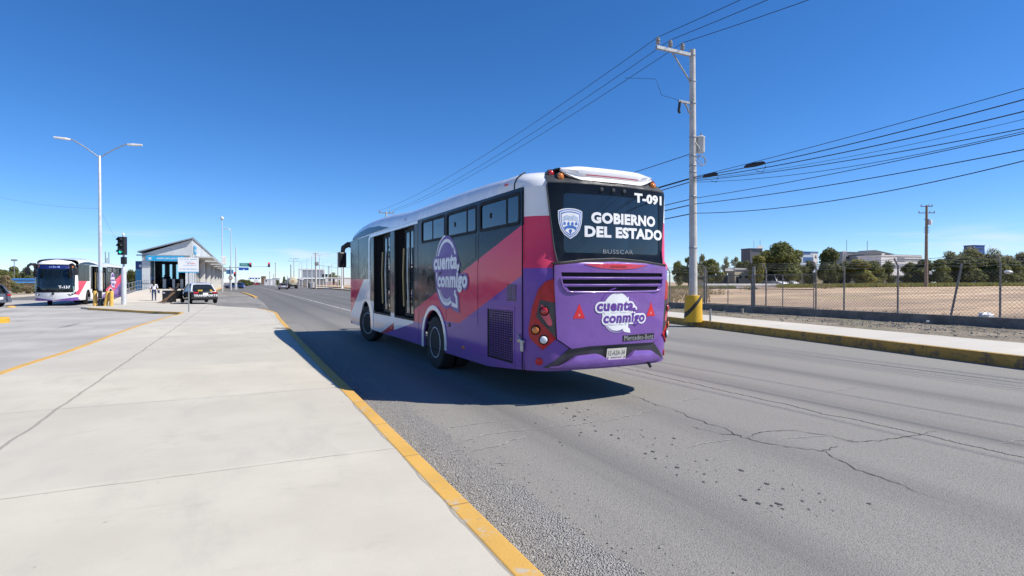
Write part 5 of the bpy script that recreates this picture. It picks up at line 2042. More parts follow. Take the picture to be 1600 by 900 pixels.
for i, (px, yt, w_, Z, kd) in enumerate(((1264, 404, 30, 101, 'mid'), (1320, 405, 30, 103, 'mid'), (1420, 408, 26, 103, 'mid'), (1536, 400, 44, 100, 'mid'), (1575, 396, 40, 101, 'pale'), (1494, 400, 36, 100, 'mid'), (1158, 407, 24, 106, 'mid'), (1060, 405, 24, 100, 'mid'))):
    tree(px, yt, w_, Z, kd, ['low green tree between the blue building and the round pine', 'low green tree at the right foot of the round pine', 'low green tree in front of the white flat hall', 'green tree below the blue box in the grove', 'pale tree behind the white paper in the fence', 'green tree at the left of the grove beside the leaning post', 'low green tree left of the biggest tree above the guard house', 'low green tree between the bus and the power pole'][i], 3 + i % 4, leaves=2000, bare=.08, lobes=11)
# bare branches
x_, y_ = at(1540, 102)
T = thing('bare_tree', 'leafless twiggy tree sticking up in the right hand grove', 'tree', (x_, y_, 1.0))
rg = random.Random(5)
tk = MB().tube([(0, 0, 0), (.1, 0, 3), (.2, 0, 5.5)], [.16, .1, .05], 6)
for i in range(26):
    p = Vector((.1, 0, rg.uniform(2.5, 5.4)))
    d = Vector((rg.gauss(0, .7), rg.gauss(0, .7), rg.uniform(.8, 2.2)))
    tk.tube([p, p + d * .5 + Vector((rg.gauss(0, .1), 0, 0)), p + d], [.035, .022, .01], 4)
tk.build('trunk', M_BARK, T)

# ---- low buildings and walls beyond the lot
def block(name, label, px0, px1, ytop, ybase, Z, col, depth=10, cat='building', roofcol=None, parts=None, turn=R(-8), group=None):
    """box building with parapet roof and window openings; parts = [(kind, px0, px1, y0, y1, material)]"""
    Zc = Z
    x0, y0 = at((px0 + px1) / 2, Zc)
    da = turn + YAW
    kf = 1 / (math.cos(da) - math.sin(da) * ((px0 + px1) / 2 - 800) / FPX)
    depth = min(depth, max(.3, depth * .35)) if px0 > 900 else depth
    wd = (px1 - px0) * Zc / FPX * kf
    zb_, zt = min(hz(ybase, Zc), 1.1), hz(ytop, Zc)
    T = thing(name, label, cat, (x0, y0, zb_), turn, group)
    zb0 = -zb_ - .06 if zb_ > .3 else -.1
    MB().box(-wd / 2, 0, zb0, wd / 2, depth, zt - zb_ - .25).build('wall', col, T)
    MB().box(-wd / 2 - .15, -.15, zt - zb_ - .25, wd / 2 + .15, depth + .15, zt - zb_).build('roof', roofcol or col, T)
    for kd, a_, b_, c_, d_, mt in (parts or []):
        u0, u1 = (a_ - (px0 + px1) / 2) * Zc / FPX * kf, (b_ - (px0 + px1) / 2) * Zc / FPX * kf
        v0, v1 = hz(d_, Zc) - zb_, hz(c_, Zc) - zb_
        MB().box(u0, -.06, v0, u1, .05, v1).build(kd, mt, T)
    return T


M_BEIGE = pm('beige_render', (.50, .45, .34), .85, var=.15)
M_GREYW = pm('grey_wall', (.16, .16, .16), .85, var=.15, scale=1)
M_DWIN = pm('dark_window', (.02, .025, .03), .15, var=.3)
M_BLUEW = pm('blue_cladding', (.06, .13, .30), .45, var=.15)
M_PALEB = pm('pale_blue_cladding', (.45, .53, .60), .5, var=.12)
M_GREYR = pm('grey_metal_roof', (.27, .28, .29), .5, .3, var=.15)
GH = block('guard_house', 'small beige guard house with a white flat roof behind the gate', 1148, 1177, 419, 444, 95, M_BEIGE, 5, roofcol=M_WPAINT,
           parts=[('door', 1150.5, 1153.5, 432, 443.5, M_DWIN), ('window', 1155, 1158.5, 430, 435, M_DWIN), ('window', 1164, 1172, 430, 434.5, M_DWIN), ('awning', 1133, 1176, 420, 423.4, M_WPAINT), ('wall_sign', 1172.5, 1175, 425, 432, M_GREYW)])
block('boundary_wall', 'long dark grey wall left of the beige guard house', 1082, 1147.6, 431, 445, 96, M_GREYW, .3, 'wall')
block('shed', 'wide low shed with dark grey roof and beige front behind the fence', 1222, 1268, 414, 445, 106, M_GREYW, 8, roofcol=M_GREYR)
block('workshop', 'low beige workshop with dark openings below the round pine', 1268.5, 1326, 426, 445, 104, M_BEIGE, 6, roofcol=M_GREYW,
      parts=[('doorway', 1287, 1291, 430, 444, M_DWIN), ('window', 1296, 1302, 429, 438, M_DWIN), ('doorway', 1307, 1313, 430, 444, M_DWIN), ('window', 1317, 1322, 430, 436, M_DWIN)])
block('long_wall', 'long dark wall with a pale rail behind the parked white cars', 1326.5, 1440, 430, 444, 108, M_GREYW, .3, 'wall')
block('tower_block', 'distant dark block with white roof box behind the big tree', 1172, 1191, 388, 440, 210, pm('far_dark_wall', (.10, .105, .12), .7), 14,
      parts=[('roof_box', 1183, 1192, 384, 388, M_WPAINT), ('windows', 1174, 1190, 391, 393, M_DWIN), ('mast', 1177.6, 1178, 376, 388, M_GREYR), ('mast', 1187.2, 1187.6, 374, 384, M_GREYR)])
block('blue_building', 'pale blue hall with a dark blue roof between big tree and round pine', 1243, 1278, 393, 440, 190, M_PALEB, 20, roofcol=M_BLUEW,
      parts=[('blue_band', 1245, 1266, 393.5, 397.5, M_BLUEW), ('opening', 1255, 1271, 402, 410, M_BLUEW), ('white_fin', 1270, 1277, 397, 412, M_WPAINT), ('vent', 1272.5, 1275.5, 399, 404, M_DWIN)])
block('grey_hall', 'flat grey hall right of the round pine', 1316, 1350, 393.5, 440, 200, M_GREYR, 20,
      parts=[('white_box', 1316.5, 1323, 392, 396, M_WPAINT), ('window_band', 1322, 1345, 401, 404, M_DWIN), ('mast', 1322.3, 1322.7, 375, 393, M_GREYR)])
T = block('sloping_hall', 'distant hall with a long sloping dark roof edge', 1350, 1402, 398, 440, 196, M_GREYR, 20, roofcol=pm('dark_roof_edge', (.09, .10, .11), .6),
          parts=[('white_box', 1377, 1382, 396, 401, M_WPAINT), ('mast', 1354.6, 1355.2, 377, 396, M_GREYR)])
wd = 52 * 196 / FPX * 1.24
zt = hz(398, 196) - T.location.z
MB().add([(-wd / 2, 0, zt + .01), (-wd * .22, 0, zt + 1.5), (-wd * .18, 0, zt + 1.6), (wd / 2, 0, zt + .2), (-wd / 2, 6, zt + .01), (-wd * .22, 6, zt + 1.5), (-wd * .18, 6, zt + 1.6), (wd / 2, 6, zt + .2)],
         [(0, 1, 2, 3), (7, 6, 5, 4), (0, 4, 5, 1), (1, 5, 6, 2), (2, 6, 7, 3)]).build('pitched_roof', pm('slate_roof', (.12, .125, .13), .6), T)
block('white_hall', 'white flat roofed hall with a dark gable left of the brown pole', 1377, 1441, 399, 440, 150, M_WPAINT, 20,
      parts=[('gable', 1402, 1413, 402, 409, M_GREYR), ('lower_wall', 1380, 1420, 413, 420, pm('lilac_wall', (.30, .30, .36), .7)), ('dark_roof', 1400, 1440, 398, 401, M_GREYR), ('kerb_wall', 1414, 1441, 404, 407, M_GREYR)])
block('blue_box', 'blue cube of a building top above the right hand grove', 1522, 1538, 383, 440, 200, pm('deep_blue_wall', (.03, .08, .28), .5), 10, parts=[('window', 1524, 1536, 388, 389.5, M_DWIN)])
block('white_kerb_wall', 'low whitewashed wall on the lot behind the gate', 1102, 1216, 443.2, 448.2, 86, M_WPAINT, .5, 'wall')
block('far_yard_wall', 'long low grey wall in the grove at the right', 1560, 1640, 432, 445, 108, M_GREYW, .3, 'wall')

# grass and weeds
def weeds(name, label, n, region, kind, hh, seed, zfn):
    rg = random.Random(seed)
    mb_ = MB()
    for i in range(n):
        x_, y_ = region(rg)
        z_ = zfn(x_)
        for k in range(3):
            a_ = rg.uniform(0, 6.28)
            h_ = hh * rg.uniform(.4, 1.2)
            w_ = h_ * .13
            dx, dy = math.cos(a_) * w_, math.sin(a_) * w_
            lx, ly = rg.gauss(0, .3) * h_, rg.gauss(0, .3) * h_
            mb_.add([(x_ - dx, y_ - dy, z_ - .02), (x_ + dx, y_ + dy, z_ - .02), (x_ + lx, y_ + ly, z_ + h_)], [(0, 1, 2)])
    return stuff(mb_.build(name, LEAF[kind], recalc=False), label)


def reg(pa, pb, Za, Zb_):
    def f(rg):
        return at(rg.uniform(pa, pb), rg.uniform(Za, Zb_))
    return f


weeds('grass', 'green grass strip along the far side of the bare lot', 5200, reg(1215, 1600, 82, 92), 'yellow', .55, 1, lot_z)
weeds('grass', 'grass before the guard house', 1500, reg(1045, 1150, 78, 92), 'mid', .4, 2, lot_z)
weeds('dry_weeds', 'dry straw coloured weeds on the lot left of the power pole', 1500, reg(1020, 1110, 33, 85), 'dry', .30, 3, lot_z)
weeds('dry_weeds', 'sparse dry weeds along the back of the plinth', 900, lambda rg: (FX + .2 + abs(rg.gauss(0, .5)), rg.uniform(6, 34)), 'dry', .14, 4, lot_z)
rg = random.Random(8)
for i, (px, py) in enumerate(((1171, 452), (1120, 456), (1530, 446), (1290, 451), (1225, 449))):
    zz = .8
    x_, y_ = G(px, py, zz)
    s_ = MB()
    for k in range(160):
        v = Vector((rg.gauss(0, .5), rg.gauss(0, .5), abs(rg.gauss(0, .28))))
        w = Vector((rg.gauss(0, .12), rg.gauss(0, .12), rg.gauss(0, .12)))
        u = Vector((rg.gauss(0, .12), rg.gauss(0, .12), rg.gauss(0, .12)))
        s_.add([v, v + w, v + u], [(0, 1, 2)])
    o_ = tag(s_.build('dry_bush', LEAF['dry' if i % 2 else 'pale'], recalc=False), ['low tumbleweed bush on the lot right of the thick gate post', 'dry bush between power pole and first gate leaf', 'low bush on the lot right of the leaning post', 'small bush on the lot beside the second bent fence post', 'small dry bush under the biggest tree'][i], 'bush')
    o_.location = (x_, y_, lot_z(x_))
# ------------------------------------------------------------------ left side: lamp, signal, station, people, cars
M_WPOLE = pm('white_pole_paint', (.62, .63, .64), .4, .2, var=.1, scale=3)
M_BOLL = pm('amber_bollard_paint', (.68, .40, .08), .6, var=.15, scale=5)
ZL = 36.6
lx, ly = at(157, ZL)
L = thing('street_lamp', 'tall white double armed street lamp standing at the bollards before the left bus', 'street lamp', (lx, ly, SWZ), 0)
lh = hz(245, ZL) - SWZ
MB().lathe([(.115, 0), (.11, 1.5), (.10, 4), (.075, lh), (.05, lh + .05), (0, lh + .06)], 14).build('pole', M_WPOLE, L, smooth=40)
MB().lathe([(.24, 0), (.24, .05), (.16, .07), (.15, .4), (.125, .45)], 14).build('base', M_BLACK, L, smooth=30)
MB().obox((.0, -.16, .75), (.20, .16, .5)).build('control_box', M_BLACK, L, bevel=.02)
MB().lathe([(.114, 0), (.114, .3)], 14, Matrix.Translation((0, 0, 2.3))).build('notice_band', pm('pale_blue_sticker', (.52, .66, .74), .5), L)
for sg in (-1, 1):
    arm = MB().tube([(0, 0, lh - .1), (sg * .25, 0, lh + .12), (sg * .8, 0, lh + .55), (sg * 1.35, 0, lh + .9), (sg * 1.6, 0, lh + .96)], .035, 8).build('arm', M_GALV, L, smooth=60)
    hd_ = MB()
    hd_.skin([[(sg * 1.5, w * .06, lh + .93 + z_ * .05) for w, z_ in ((-1, -1), (1, -1), (1, 1), (-1, 1))], [(sg * 1.75, w * .14, lh + .95 + z_ * .06) for w, z_ in ((-1, -1), (1, -1), (1, 1), (-1, 1))], [(sg * 2.35, w * .13, lh + .98 + z_ * .04) for w, z_ in ((-1, -1), (1, -1), (1, 1), (-1, 1))]], close=True)
    hd_.add([hd_.v[8], hd_.v[9], hd_.v[10], hd_.v[11]], [(0, 1, 2, 3)])
    hd_.build('lamp_head', M_WPAINT, L, bevel=.015)
for px, py, lean_, lb in ((148.5, 478.5, 0, 'left upright amber bollard beside the foot of the street lamp'), (164.5, 477, 9, 'leaning amber bollard right of the street lamp'), (173.5, 476.5, 2, 'right upright amber bollard furthest from the street lamp')):
    Z = 36.6
    x_, y_ = at(px, Z - .1)
    b_ = tag(MB().lathe([(.115, -.05), (.115, .94), (.10, .97), (0, .985)], 18).build('bollard', M_BOLL, smooth=40), lb, 'bollard', 'amber bollards round the street lamp')
    b_.location = (x_, y_, SWZ)
    b_.rotation_euler = (0, R(lean_), 0)

# traffic signal with a green arrow
ZS = 38.8
x_, y_ = at(193.5, ZS)
S = thing('traffic_signal', 'black traffic signal showing a green left arrow on a white post', 'traffic light', (x_, y_, SWZ), -YAW + R(-8))
MB().lathe([(.16, 0), (.16, 2.35), (.13, 2.45), (.07, 2.6), (.07, 4.75), (.05, 4.9), (0, 4.95)], 14).build('post', M_WPOLE, S, smooth=40)
hb = MB().box(-.30, -.20, 3.42, .22, .08, 4.66)
hd_ = hb.build('signal_head', M_BLACK, S, bevel=.03)
for i, zz in enumerate((4.43, 4.03, 3.63)):
    mat = M_HOLE if i < 2 else None
    MB().lathe([(.15, 0), (.15, .01), (0, .012)], 18, Matrix.Translation((-.04, -.205, zz)) @ Matrix.Rotation(R(90), 4, 'X')).build('lens', M_HOLE, hd_)
    a = MB()
    vis = [(-.04 + .17 * math.cos(R(q)), -.2, zz + .17 * math.sin(R(q))) for q in range(0, 181, 15)]
    vi2 = [(p[0], p[1] - .22, p[2] - .02) for p in vis]
    a.skin([vis, vi2]); a.build('visor', M_BLACK, hd_)
    if i == 2:
        a = MB().plate([(-.13, 0), (-.02, .11), (.03, .07), (-.015, .032), (.13, .032), (.13, -.032), (-.015, -.032), (.03, -.07), (-.02, -.11)], lambda u, v, w: (-.04 + u, -.222 - w, zz + v), 0, .006)
        a.build('green_arrow', emit('green_signal_light', (.02, .80, .55), 1.6), hd_)
MB().box(-.10, -.16, 2.78, .22, .06, 3.28).build('pedestrian_head', M_BLACK, S, bevel=.03)

# white notice board on a thin post
ZB_ = (EYE - SWZ) * FPX / (487.5 - HZ)
x_, y_ = at(294.8, ZB_)
Bd = thing('notice_board', 'white notice board with blue foot band on a thin grey post in the pavement', 'sign', (x_, y_, SWZ), R(-3))
zt, zb_ = hz(402.5, ZB_) - SWZ, hz(426, ZB_) - SWZ
hw_ = 14.2 * ZB_ / FPX
MB().lathe([(.03, 0), (.03, zt - .05)], 10).build('post', M_GALV, Bd, smooth=40)
MB().box(-hw_, -.05, zb_, hw_, -.035, zt).build('board', M_WTXT, Bd)
M_SBLUE = pm('sign_blue', (.02, .33, .60), .45, var=.06)
MB().box(-hw_, -.056, zb_, hw_, -.05, zb_ + .05).build('blue_band', M_SBLUE, Bd)
a = MB(); rg = random.Random(2)
def squiggle(mb_, u0, u1, v, h, fn, rg):
    u = u0
    while u < u1:
        w = rg.uniform(.25, .6) * h
        if rg.random() < .82:
            mb_.add([fn(u, v, 0), fn(u + w, v, 0), fn(u + w, v + h * rg.uniform(.7, 1), 0), fn(u, v + h * rg.uniform(.7, 1), 0)], [(0, 1, 2, 3)])
        u += w + .15 * h
bf = lambda u, v, w: (u, -.0525, v)
squiggle(a, -hw_ + .05, hw_ - .06, zt - .11, .05, bf, rg)
squiggle(a, -.15, .22, zt - .25, .035, bf, rg)
squiggle(a, -.25, hw_ - .12, zt - .43, .035, bf, rg)
squiggle(a, -hw_ + .09, hw_ - .06, zt - .62, .055, bf, rg)
a.build('board_text', pm('faded_blue_print', (.30, .50, .68), .5), Bd)
a = MB(); squiggle(a, -.05, .33, zt - .34, .05, bf, rg)
a.build('board_text', pm('red_print', (.62, .12, .14), .5), Bd)

# ---- bus station
ZG = .90
ST = thing('bus_station', 'grey clad bus station with a sloping roof and a blue AEROPUERTO sign', 'bus station', (-9.85, 73.5, 0))
M_CLAD = pm('pale_grey_cladding', (.60, .62, .62), .5, .1, var=.07, scale=.8)
M_CLADD = pm('grey_cladding', (.30, .315, .31), .55, .1, var=.1, scale=.8)
WST = 4.85
LST = 108
zl, zr = 4.95, 6.62     # roof height at the left and right
MB().box(0, 0, 0, WST, LST, ZG).build('platform', M_RAMP, ST)
# gable wall over the entrance
MB().plate([(0, ZG), (.75, ZG), (.75, 4.0), (4.15, 4.0), (4.15, ZG), (WST, ZG), (WST, zr - .1), (0, zl - .2)], lambda u, v, w: (u, w, v), 0, .18).build('front_wall', M_CLAD, ST)
MB().plate([(-.35, zl - .02), (WST + .15, zr - .0), (WST + .15, zr + .14), (-.35, zl + .10)], lambda u, v, w: (u, w, v), -.5, LST).build('roof', pm('steel_roof_sheet', (.36, .38, .40), .4, .5, var=.1), ST)
MB().box(-.5, -.12, 4.58, WST - .2, -.03, 4.70).build('beam', M_CLADD, ST)
MB().box(0, .2, ZG, .15, LST, zl - .2).build('side_wall', M_CLAD, ST)
for zz in (1.5, 3.3):
    MB().box(-.01, -.03, zz, .72, -.005, zz + .12).build('wall_band', M_CLADD, ST)
sg_ = MB().box(.45, -.30, 4.02, 4.1, -.14, 4.60).build('sign_board', M_SBLUE, ST)
sf = lambda u, v, w: (u, -.302 - w, v)
a = MB(); lettering(a, 'AEROPUERTO', (1.42, 4.22, 3.75, 4.40), sf, .004, .01)
a.build('lettering', M_WTXT, sg_)
pl_ = [(.0, .20), (.03, .12), (.03, .05), (.20, -.06), (.20, -.10), (.03, -.05), (.025, -.15), (.07, -.19), (.07, -.215), (0, -.195)]
pl_ = pl_ + [(-u, v) for u, v in reversed(pl_[1:-1])]
ca, sa = math.cos(R(-45)), math.sin(R(-45))
MB().plate([(.82 + u * ca - v * sa, 4.31 + u * sa + v * ca) for u, v in pl_], sf, 0, .006).build('plane_icon', M_WTXT, sg_)
# inside of the hall
MB().box(.15, .3, ZG, WST - .15, 22, ZG + .02).build('hall_floor', M_INTD, ST)
MB().box(.15, 9.2, ZG, WST - .15, 9.4, 4.6).build('hall_end', M_INTD, ST)
a = MB()
for u in (.95, 1.75, 2.45):
    a.box(u, 9.05, 2.1, u + .24, 9.15, 3.9)
a.build('far_window', emit('daylight_window', (.25, .55, .75), 1.0), ST)
MB().box(.15, .3, 4.2, WST - .15, 22, 4.25).build('hall_ceiling', M_INTD, ST)
for u, w_ in ((1.75, .35), (2.7, .3), (3.5, .35)):
    MB().box(u, 1.6, ZG, u + w_, 2.6, ZG + 1.15).build('turnstile', M_STEEL, ST, bevel=.05)
for u in (.78, 1.15):
    MB().box(u, .05, ZG, u + .06, .12, 4.0).build('door_jamb', M_STEEL, ST)
# long side towards the road: portals
MB().box(WST - .15, .2, 4.95, WST, LST, zr - .2).build('side_fascia', M_CLAD, ST)
MB().box(WST - .12, .2, ZG, WST - .02, LST, 4.95).build('glass_side', pm('dark_station_glass', (.03, .035, .04), .12, var=.3), ST)
for i in range(7):
    y0 = 3.5 + i * 15.0
    po = MB().box(WST, y0, 4.62, WST + 1.9, y0 + 10.6, 4.76).build('canopy', M_CLAD, ST)
    MB().box(WST, y0 + 9.6, ZG, WST + .55, y0 + 10.5, 4.62).build('fin', M_WPAINT, po)
    MB().box(WST + .02, y0 + .2, 1.0, WST + .05, y0 + 1.2, 4.5).build('wall_panel', M_CLAD, po)
MB().box(WST + .02, .1, ZG, WST + .06, 2.2, 4.9).build('wall_panel', M_CLAD, ST)
bs = MB().box(WST + .05, 1.5, 5.0, WST + .12, 4.8, 5.9).build('side_sign', pm('side_sign_blue', (.06, .36, .62), .5), ST)
a = MB(); rg = random.Random(3)
squiggle(a, 1.9, 4.4, 5.3, .28, lambda u, v, w: (WST + .124, u, v), rg)
a.build('lettering', M_WTXT, bs)
# totem
tx, ty = at(220.5, 63)
TO = thing('totem_sign', 'blue and pale blue totem sign at the left corner of the station', 'sign', (tx - .2, ty, SWZ), -YAW)
z0, z1, zm = hz(436, 63) - SWZ, hz(408, 63) - SWZ, hz(421.5, 63) - SWZ
MB().box(-.34, -.06, zm, .34, .06, z1).build('upper_panel', pm('navy_panel', (.02, .07, .24), .4), TO)
MB().box(-.34, -.06, 0, .34, .06, zm - .01).build('lower_panel', pm('sky_blue_panel', (.09, .42, .62), .4), TO)
MB().plate(circle(.2, zm + .42, .17, n=16), lambda u, v, w: (u, -.062 - w, v), 0, .006).build('emblem', M_WTXT, TO)
# railings of the ramp
def railing(name, label, pts, h=1.0, gap=1.4):
    T = thing(name, label, 'railing', pts[0])
    P0 = Vector(pts[0])
    a = MB()
    for hh_ in (h, h * .55, h * .2):
        a.tube([Vector(p) - P0 + Vector((0, 0, hh_)) for p in pts], .020, 6)
    a.build('rail', M_GALV, T)
    tot = 0
    for i in range(len(pts) - 1):
        p, q = Vector(pts[i]), Vector(pts[i + 1])
        n = max(1, int((q - p).length / gap))
        for k in range(n + (i == len(pts) - 2)):
            c = p.lerp(q, k / n) - P0
            MB().tube([c, c + Vector((0, 0, h))], .022, 6).build('post', M_GALV, T)
    return T


railing('railing', 'pale steel railing climbing along the left edge of the station ramp', [(-9.2, 58, .42), (-9.2, 66, .80), (-9.2, 73, .9)])
railing('railing', 'pale steel railing on the far side of the left bus lane behind the ramp', [(-13.5, 78, .5), (-13.0, 92, .5), (-12.6, 110, .5)], 1.1, 2.2)


# ---- people
def person(label, joints, radii, bones, colors, loc, rz, hair=None, group=None):
    """one continuous body grown on a skeleton; each face takes the clothing of its nearest bone"""
    names = list(joints)
    me = bpy.data.meshes.new('person')
    me.from_pydata([joints[n] for n in names], [(names.index(a), names.index(b)) for a, b, _ in bones], [])
    o = bpy.data.objects.new('person', me)
    COL.objects.link(o)
    md = o.modifiers.new('skin', 'SKIN')
    for i, n in enumerate(names):
        r_ = radii.get(n, .05)
        me.skin_vertices[0].data[i].radius = r_ if isinstance(r_, tuple) else (r_, r_)
        me.skin_vertices[0].data[i].use_root = n == 'pelvis'
    sb = o.modifiers.new('sub', 'SUBSURF')
    sb.levels = sb.render_levels = 2
    dg = bpy.context.evaluated_depsgraph_get()
    dg.update()
    m2 = bpy.data.meshes.new_from_object(o.evaluated_get(dg))
    bpy.data.objects.remove(o)
    m2.materials.clear()
    keys = []
    for a, b, k in bones:
        if k not in keys:
            keys.append(k)
    for k in keys:
        m2.materials.append(colors[k])
    segs = [(Vector(joints[a]), Vector(joints[b]), keys.index(k)) for a, b, k in bones]
    for p in m2.polygons:
        c = p.center
        best, bi = 9, 0
        for a, b, k in segs:
            d = b - a
            t_ = max(0, min(1, (c - a).dot(d) / max(1e-6, d.length_squared)))
            e = (c - (a + d * t_)).length
            if e < best:
                best, bi = e, k
        p.material_index = bi
        p.use_smooth = True
    m2.name = 'person'
    ob = bpy.data.objects.new('person', m2)
    COL.objects.link(ob)
    ob.location = loc
    ob.rotation_euler = (0, 0, rz)
    tag(ob, label, 'person', group)
    if hair:
        c, r_, mat, drop = hair
        rows = []
        for i in range(7):
            ph = math.pi * (.0 + .62 * i / 6)
            row = []
            for j in range(14):
                th_ = 2 * math.pi * j / 14
                back_ = max(0, -math.sin(th_))
                z_ = math.cos(ph + back_ * .25 * i / 6) * r_ * 1.12 - (drop * back_ * i / 6)
                row.append((c[0] + math.sin(ph) * math.cos(th_) * r_ * 1.05, c[1] + math.sin(ph) * math.sin(th_) * r_ * 1.12 - .01, c[2] + z_))
            rows.append(row)
        MB().skin(rows, close=True).build('hair', mat, ob, smooth=60)
    return ob


def standing(h=1.65, stride=.12, arms=((.26, .02), (.26, .02)), handz=(.80, .80), handy=(.06, .06), shoulders=.19):
    k = h / 1.70
    J = {'pelvis': (0, 0, .95), 'waist': (0, .0, 1.08), 'chest': (0, .0, 1.30), 'neck': (0, .0, 1.46), 'head': (0, .015, 1.56), 'crown': (0, .01, 1.66)}
    RD = {'pelvis': (.155, .11), 'waist': (.135, .10), 'chest': (.16, .11), 'neck': .052, 'head': (.082, .098), 'crown': (.06, .07)}
    Bn = [('pelvis', 'waist', 'top'), ('waist', 'chest', 'top'), ('chest', 'neck', 'top'), ('neck', 'head', 'skin'), ('head', 'crown', 'skin')]
    for s_, nm in ((-1, 'l'), (1, 'r')):
        i = 0 if s_ < 0 else 1
        J['hip' + nm] = (s_ * .09, 0, .88); RD['hip' + nm] = .095
        J['knee' + nm] = (s_ * .10, s_ * stride * .5 + .02, .50); RD['knee' + nm] = .062
        J['ankle' + nm] = (s_ * .10, s_ * stride - (.03 if s_ < 0 else 0), .09 + (.03 if s_ < 0 else 0)); RD['ankle' + nm] = .042
        J['toe' + nm] = (s_ * .11, s_ * stride + .15, .035); RD['toe' + nm] = .036
        Bn += [('pelvis', 'hip' + nm, 'legs'), ('hip' + nm, 'knee' + nm, 'legs'), ('knee' + nm, 'ankle' + nm, 'legs'), ('ankle' + nm, 'toe' + nm, 'shoes')]
        J['sh' + nm] = (s_ * shoulders, 0, 1.38); RD['sh' + nm] = .062
        J['el' + nm] = (s_ * arms[i][0], -.03, 1.10); RD['el' + nm] = .043
        J['wr' + nm] = (s_ * arms[i][0], handy[i] + .02, handz[i] + .06); RD['wr' + nm] = .030
        J['pm' + nm] = (s_ * arms[i][0], handy[i] + .035, handz[i] - .02); RD['pm' + nm] = .030
        Bn += [('chest', 'sh' + nm, 'top'), ('sh' + nm, 'el' + nm, 'top'), ('el' + nm, 'wr' + nm, 'skin'), ('wr' + nm, 'pm' + nm, 'skin')]
        for q in range(4):
            J['f%d%s' % (q, nm)] = (s_ * (arms[i][0] - .005), handy[i] + .01 + q * .021, handz[i] - .105 + abs(q - 1.6) * .012); RD['f%d%s' % (q, nm)] = .009
            Bn.append(('pm' + nm, 'f%d%s' % (q, nm), 'skin'))
        J['th' + nm] = (s_ * (arms[i][0] - .02), handy[i] + .085, handz[i] - .03); RD['th' + nm] = .010
        Bn.append(('wr' + nm, 'th' + nm, 'skin'))
    J = {n: (p[0] * k, p[1] * k, p[2] * k) for n, p in J.items()}
    RD = {n: tuple(q * k for q in r_) if isinstance(r_, tuple) else r_ * k for n, r_ in RD.items()}
    return J, RD, Bn


SKIN_ = pm('warm_skin', (.42, .24, .16), .6, var=.1)
BLACKC = pm('black_cloth', (.018, .018, .022), .8, var=.3)
NAVY = pm('navy_denim', (.035, .06, .14), .85, var=.25, scale=20)
WHITEC = pm('white_cotton', (.70, .69, .72), .8, var=.08)
BROWNC = pm('brown_cloth', (.20, .115, .065), .85, var=.2, scale=15)
LBLUE = pm('light_blue_cloth', (.10, .28, .62), .8, var=.1)
DARKHAIR = pm('dark_hair', (.03, .02, .016), .6, var=.3, scale=30)
SHOES = pm('pale_shoes', (.55, .52, .50), .7, var=.15)
J, RD, Bn = standing(1.66, .10)
hp = G(240.5, 471, SWZ)
person('person in a white top and blue jeans walking away up the ramp to the station', J, RD, Bn, {'top': WHITEC, 'skin': SKIN_, 'legs': NAVY, 'shoes': SHOES}, (*hp, SWZ + .0), R(4), ((0, .0, 1.53), .10, DARKHAIR, .22))
# handbag held by the walker
hb_ = MB().obox((0, 0, 0), (.10, .24, .26)).build('handbag', NAVY, bevel=.03)
tag(hb_, 'dark blue bag hanging at the right side of the walker in white', 'bag')
hb_.location = (hp[0] + .34, hp[1], SWZ + .78)
# person leaning back on the black car, legs stretched out
J, RD, Bn = standing(1.72, .0)
def lean(J, piv=.0):
    return J
LJ = dict(J)
def setj(**kw):
    LJ.update(kw)
setj(pelvis=(0, .0, .78), waist=(0, -.10, .90), chest=(0, -.24, 1.10), neck=(0, -.30, 1.26), head=(0, -.30, 1.37), crown=(0, -.29, 1.47))
for s_, nm in ((-1, 'l'), (1, 'r')):
    setj(**{'hip' + nm: (s_ * .09, .03, .74), 'knee' + nm: (s_ * .12, .34, .42 + .03 * s_), 'ankle' + nm: (s_ * .13, .66 + .12 * s_, .10), 'toe' + nm: (s_ * .15, .84 + .12 * s_, .08),
            'sh' + nm: (s_ * .19, -.24, 1.18), 'el' + nm: (s_ * .25, -.08, .98), 'wr' + nm: (s_ * .12, .14, 1.06), 'pm' + nm: (s_ * .07, .19, 1.10), 'th' + nm: (s_ * .06, .17, 1.15)})
    for q in range(4):
        setj(**{'f%d%s' % (q, nm): (s_ * .02, .23 + .012 * q, 1.09 + .018 * q)})
lp = at(270.5, 41.0)
person('person in black shirt and brown trousers leaning back on the taxi, legs stretched out', LJ, RD, Bn, {'top': BLACKC, 'skin': SKIN_, 'legs': BROWNC, 'shoes': BROWNC}, (*lp, SWZ), R(95), ((0, -.30, 1.37), .10, DARKHAIR, .08))
# black box on the pavement
x_, y_ = at(264.5, 42.4)
bx_ = thing('black_box', 'tall black case with a small white mark beside the leaning person', 'case', (x_, y_, SWZ), -YAW)
MB().box(-.36, -.3, .05, .36, .3, .92).build('case_body', M_BLACK, bx_, bevel=.03)
MB().box(-.30, -.305, .70, -.14, -.30, .80).build('white_mark', M_WTXT, bx_)
for sx_ in (-.28, .28):
    MB().lathe([(.05, -.03), (.05, .03)], 10, Matrix.Translation((sx_, -.2, .05)) @ Matrix.Rotation(R(90), 4, 'Y')).build('caster', M_RUBBER, bx_)
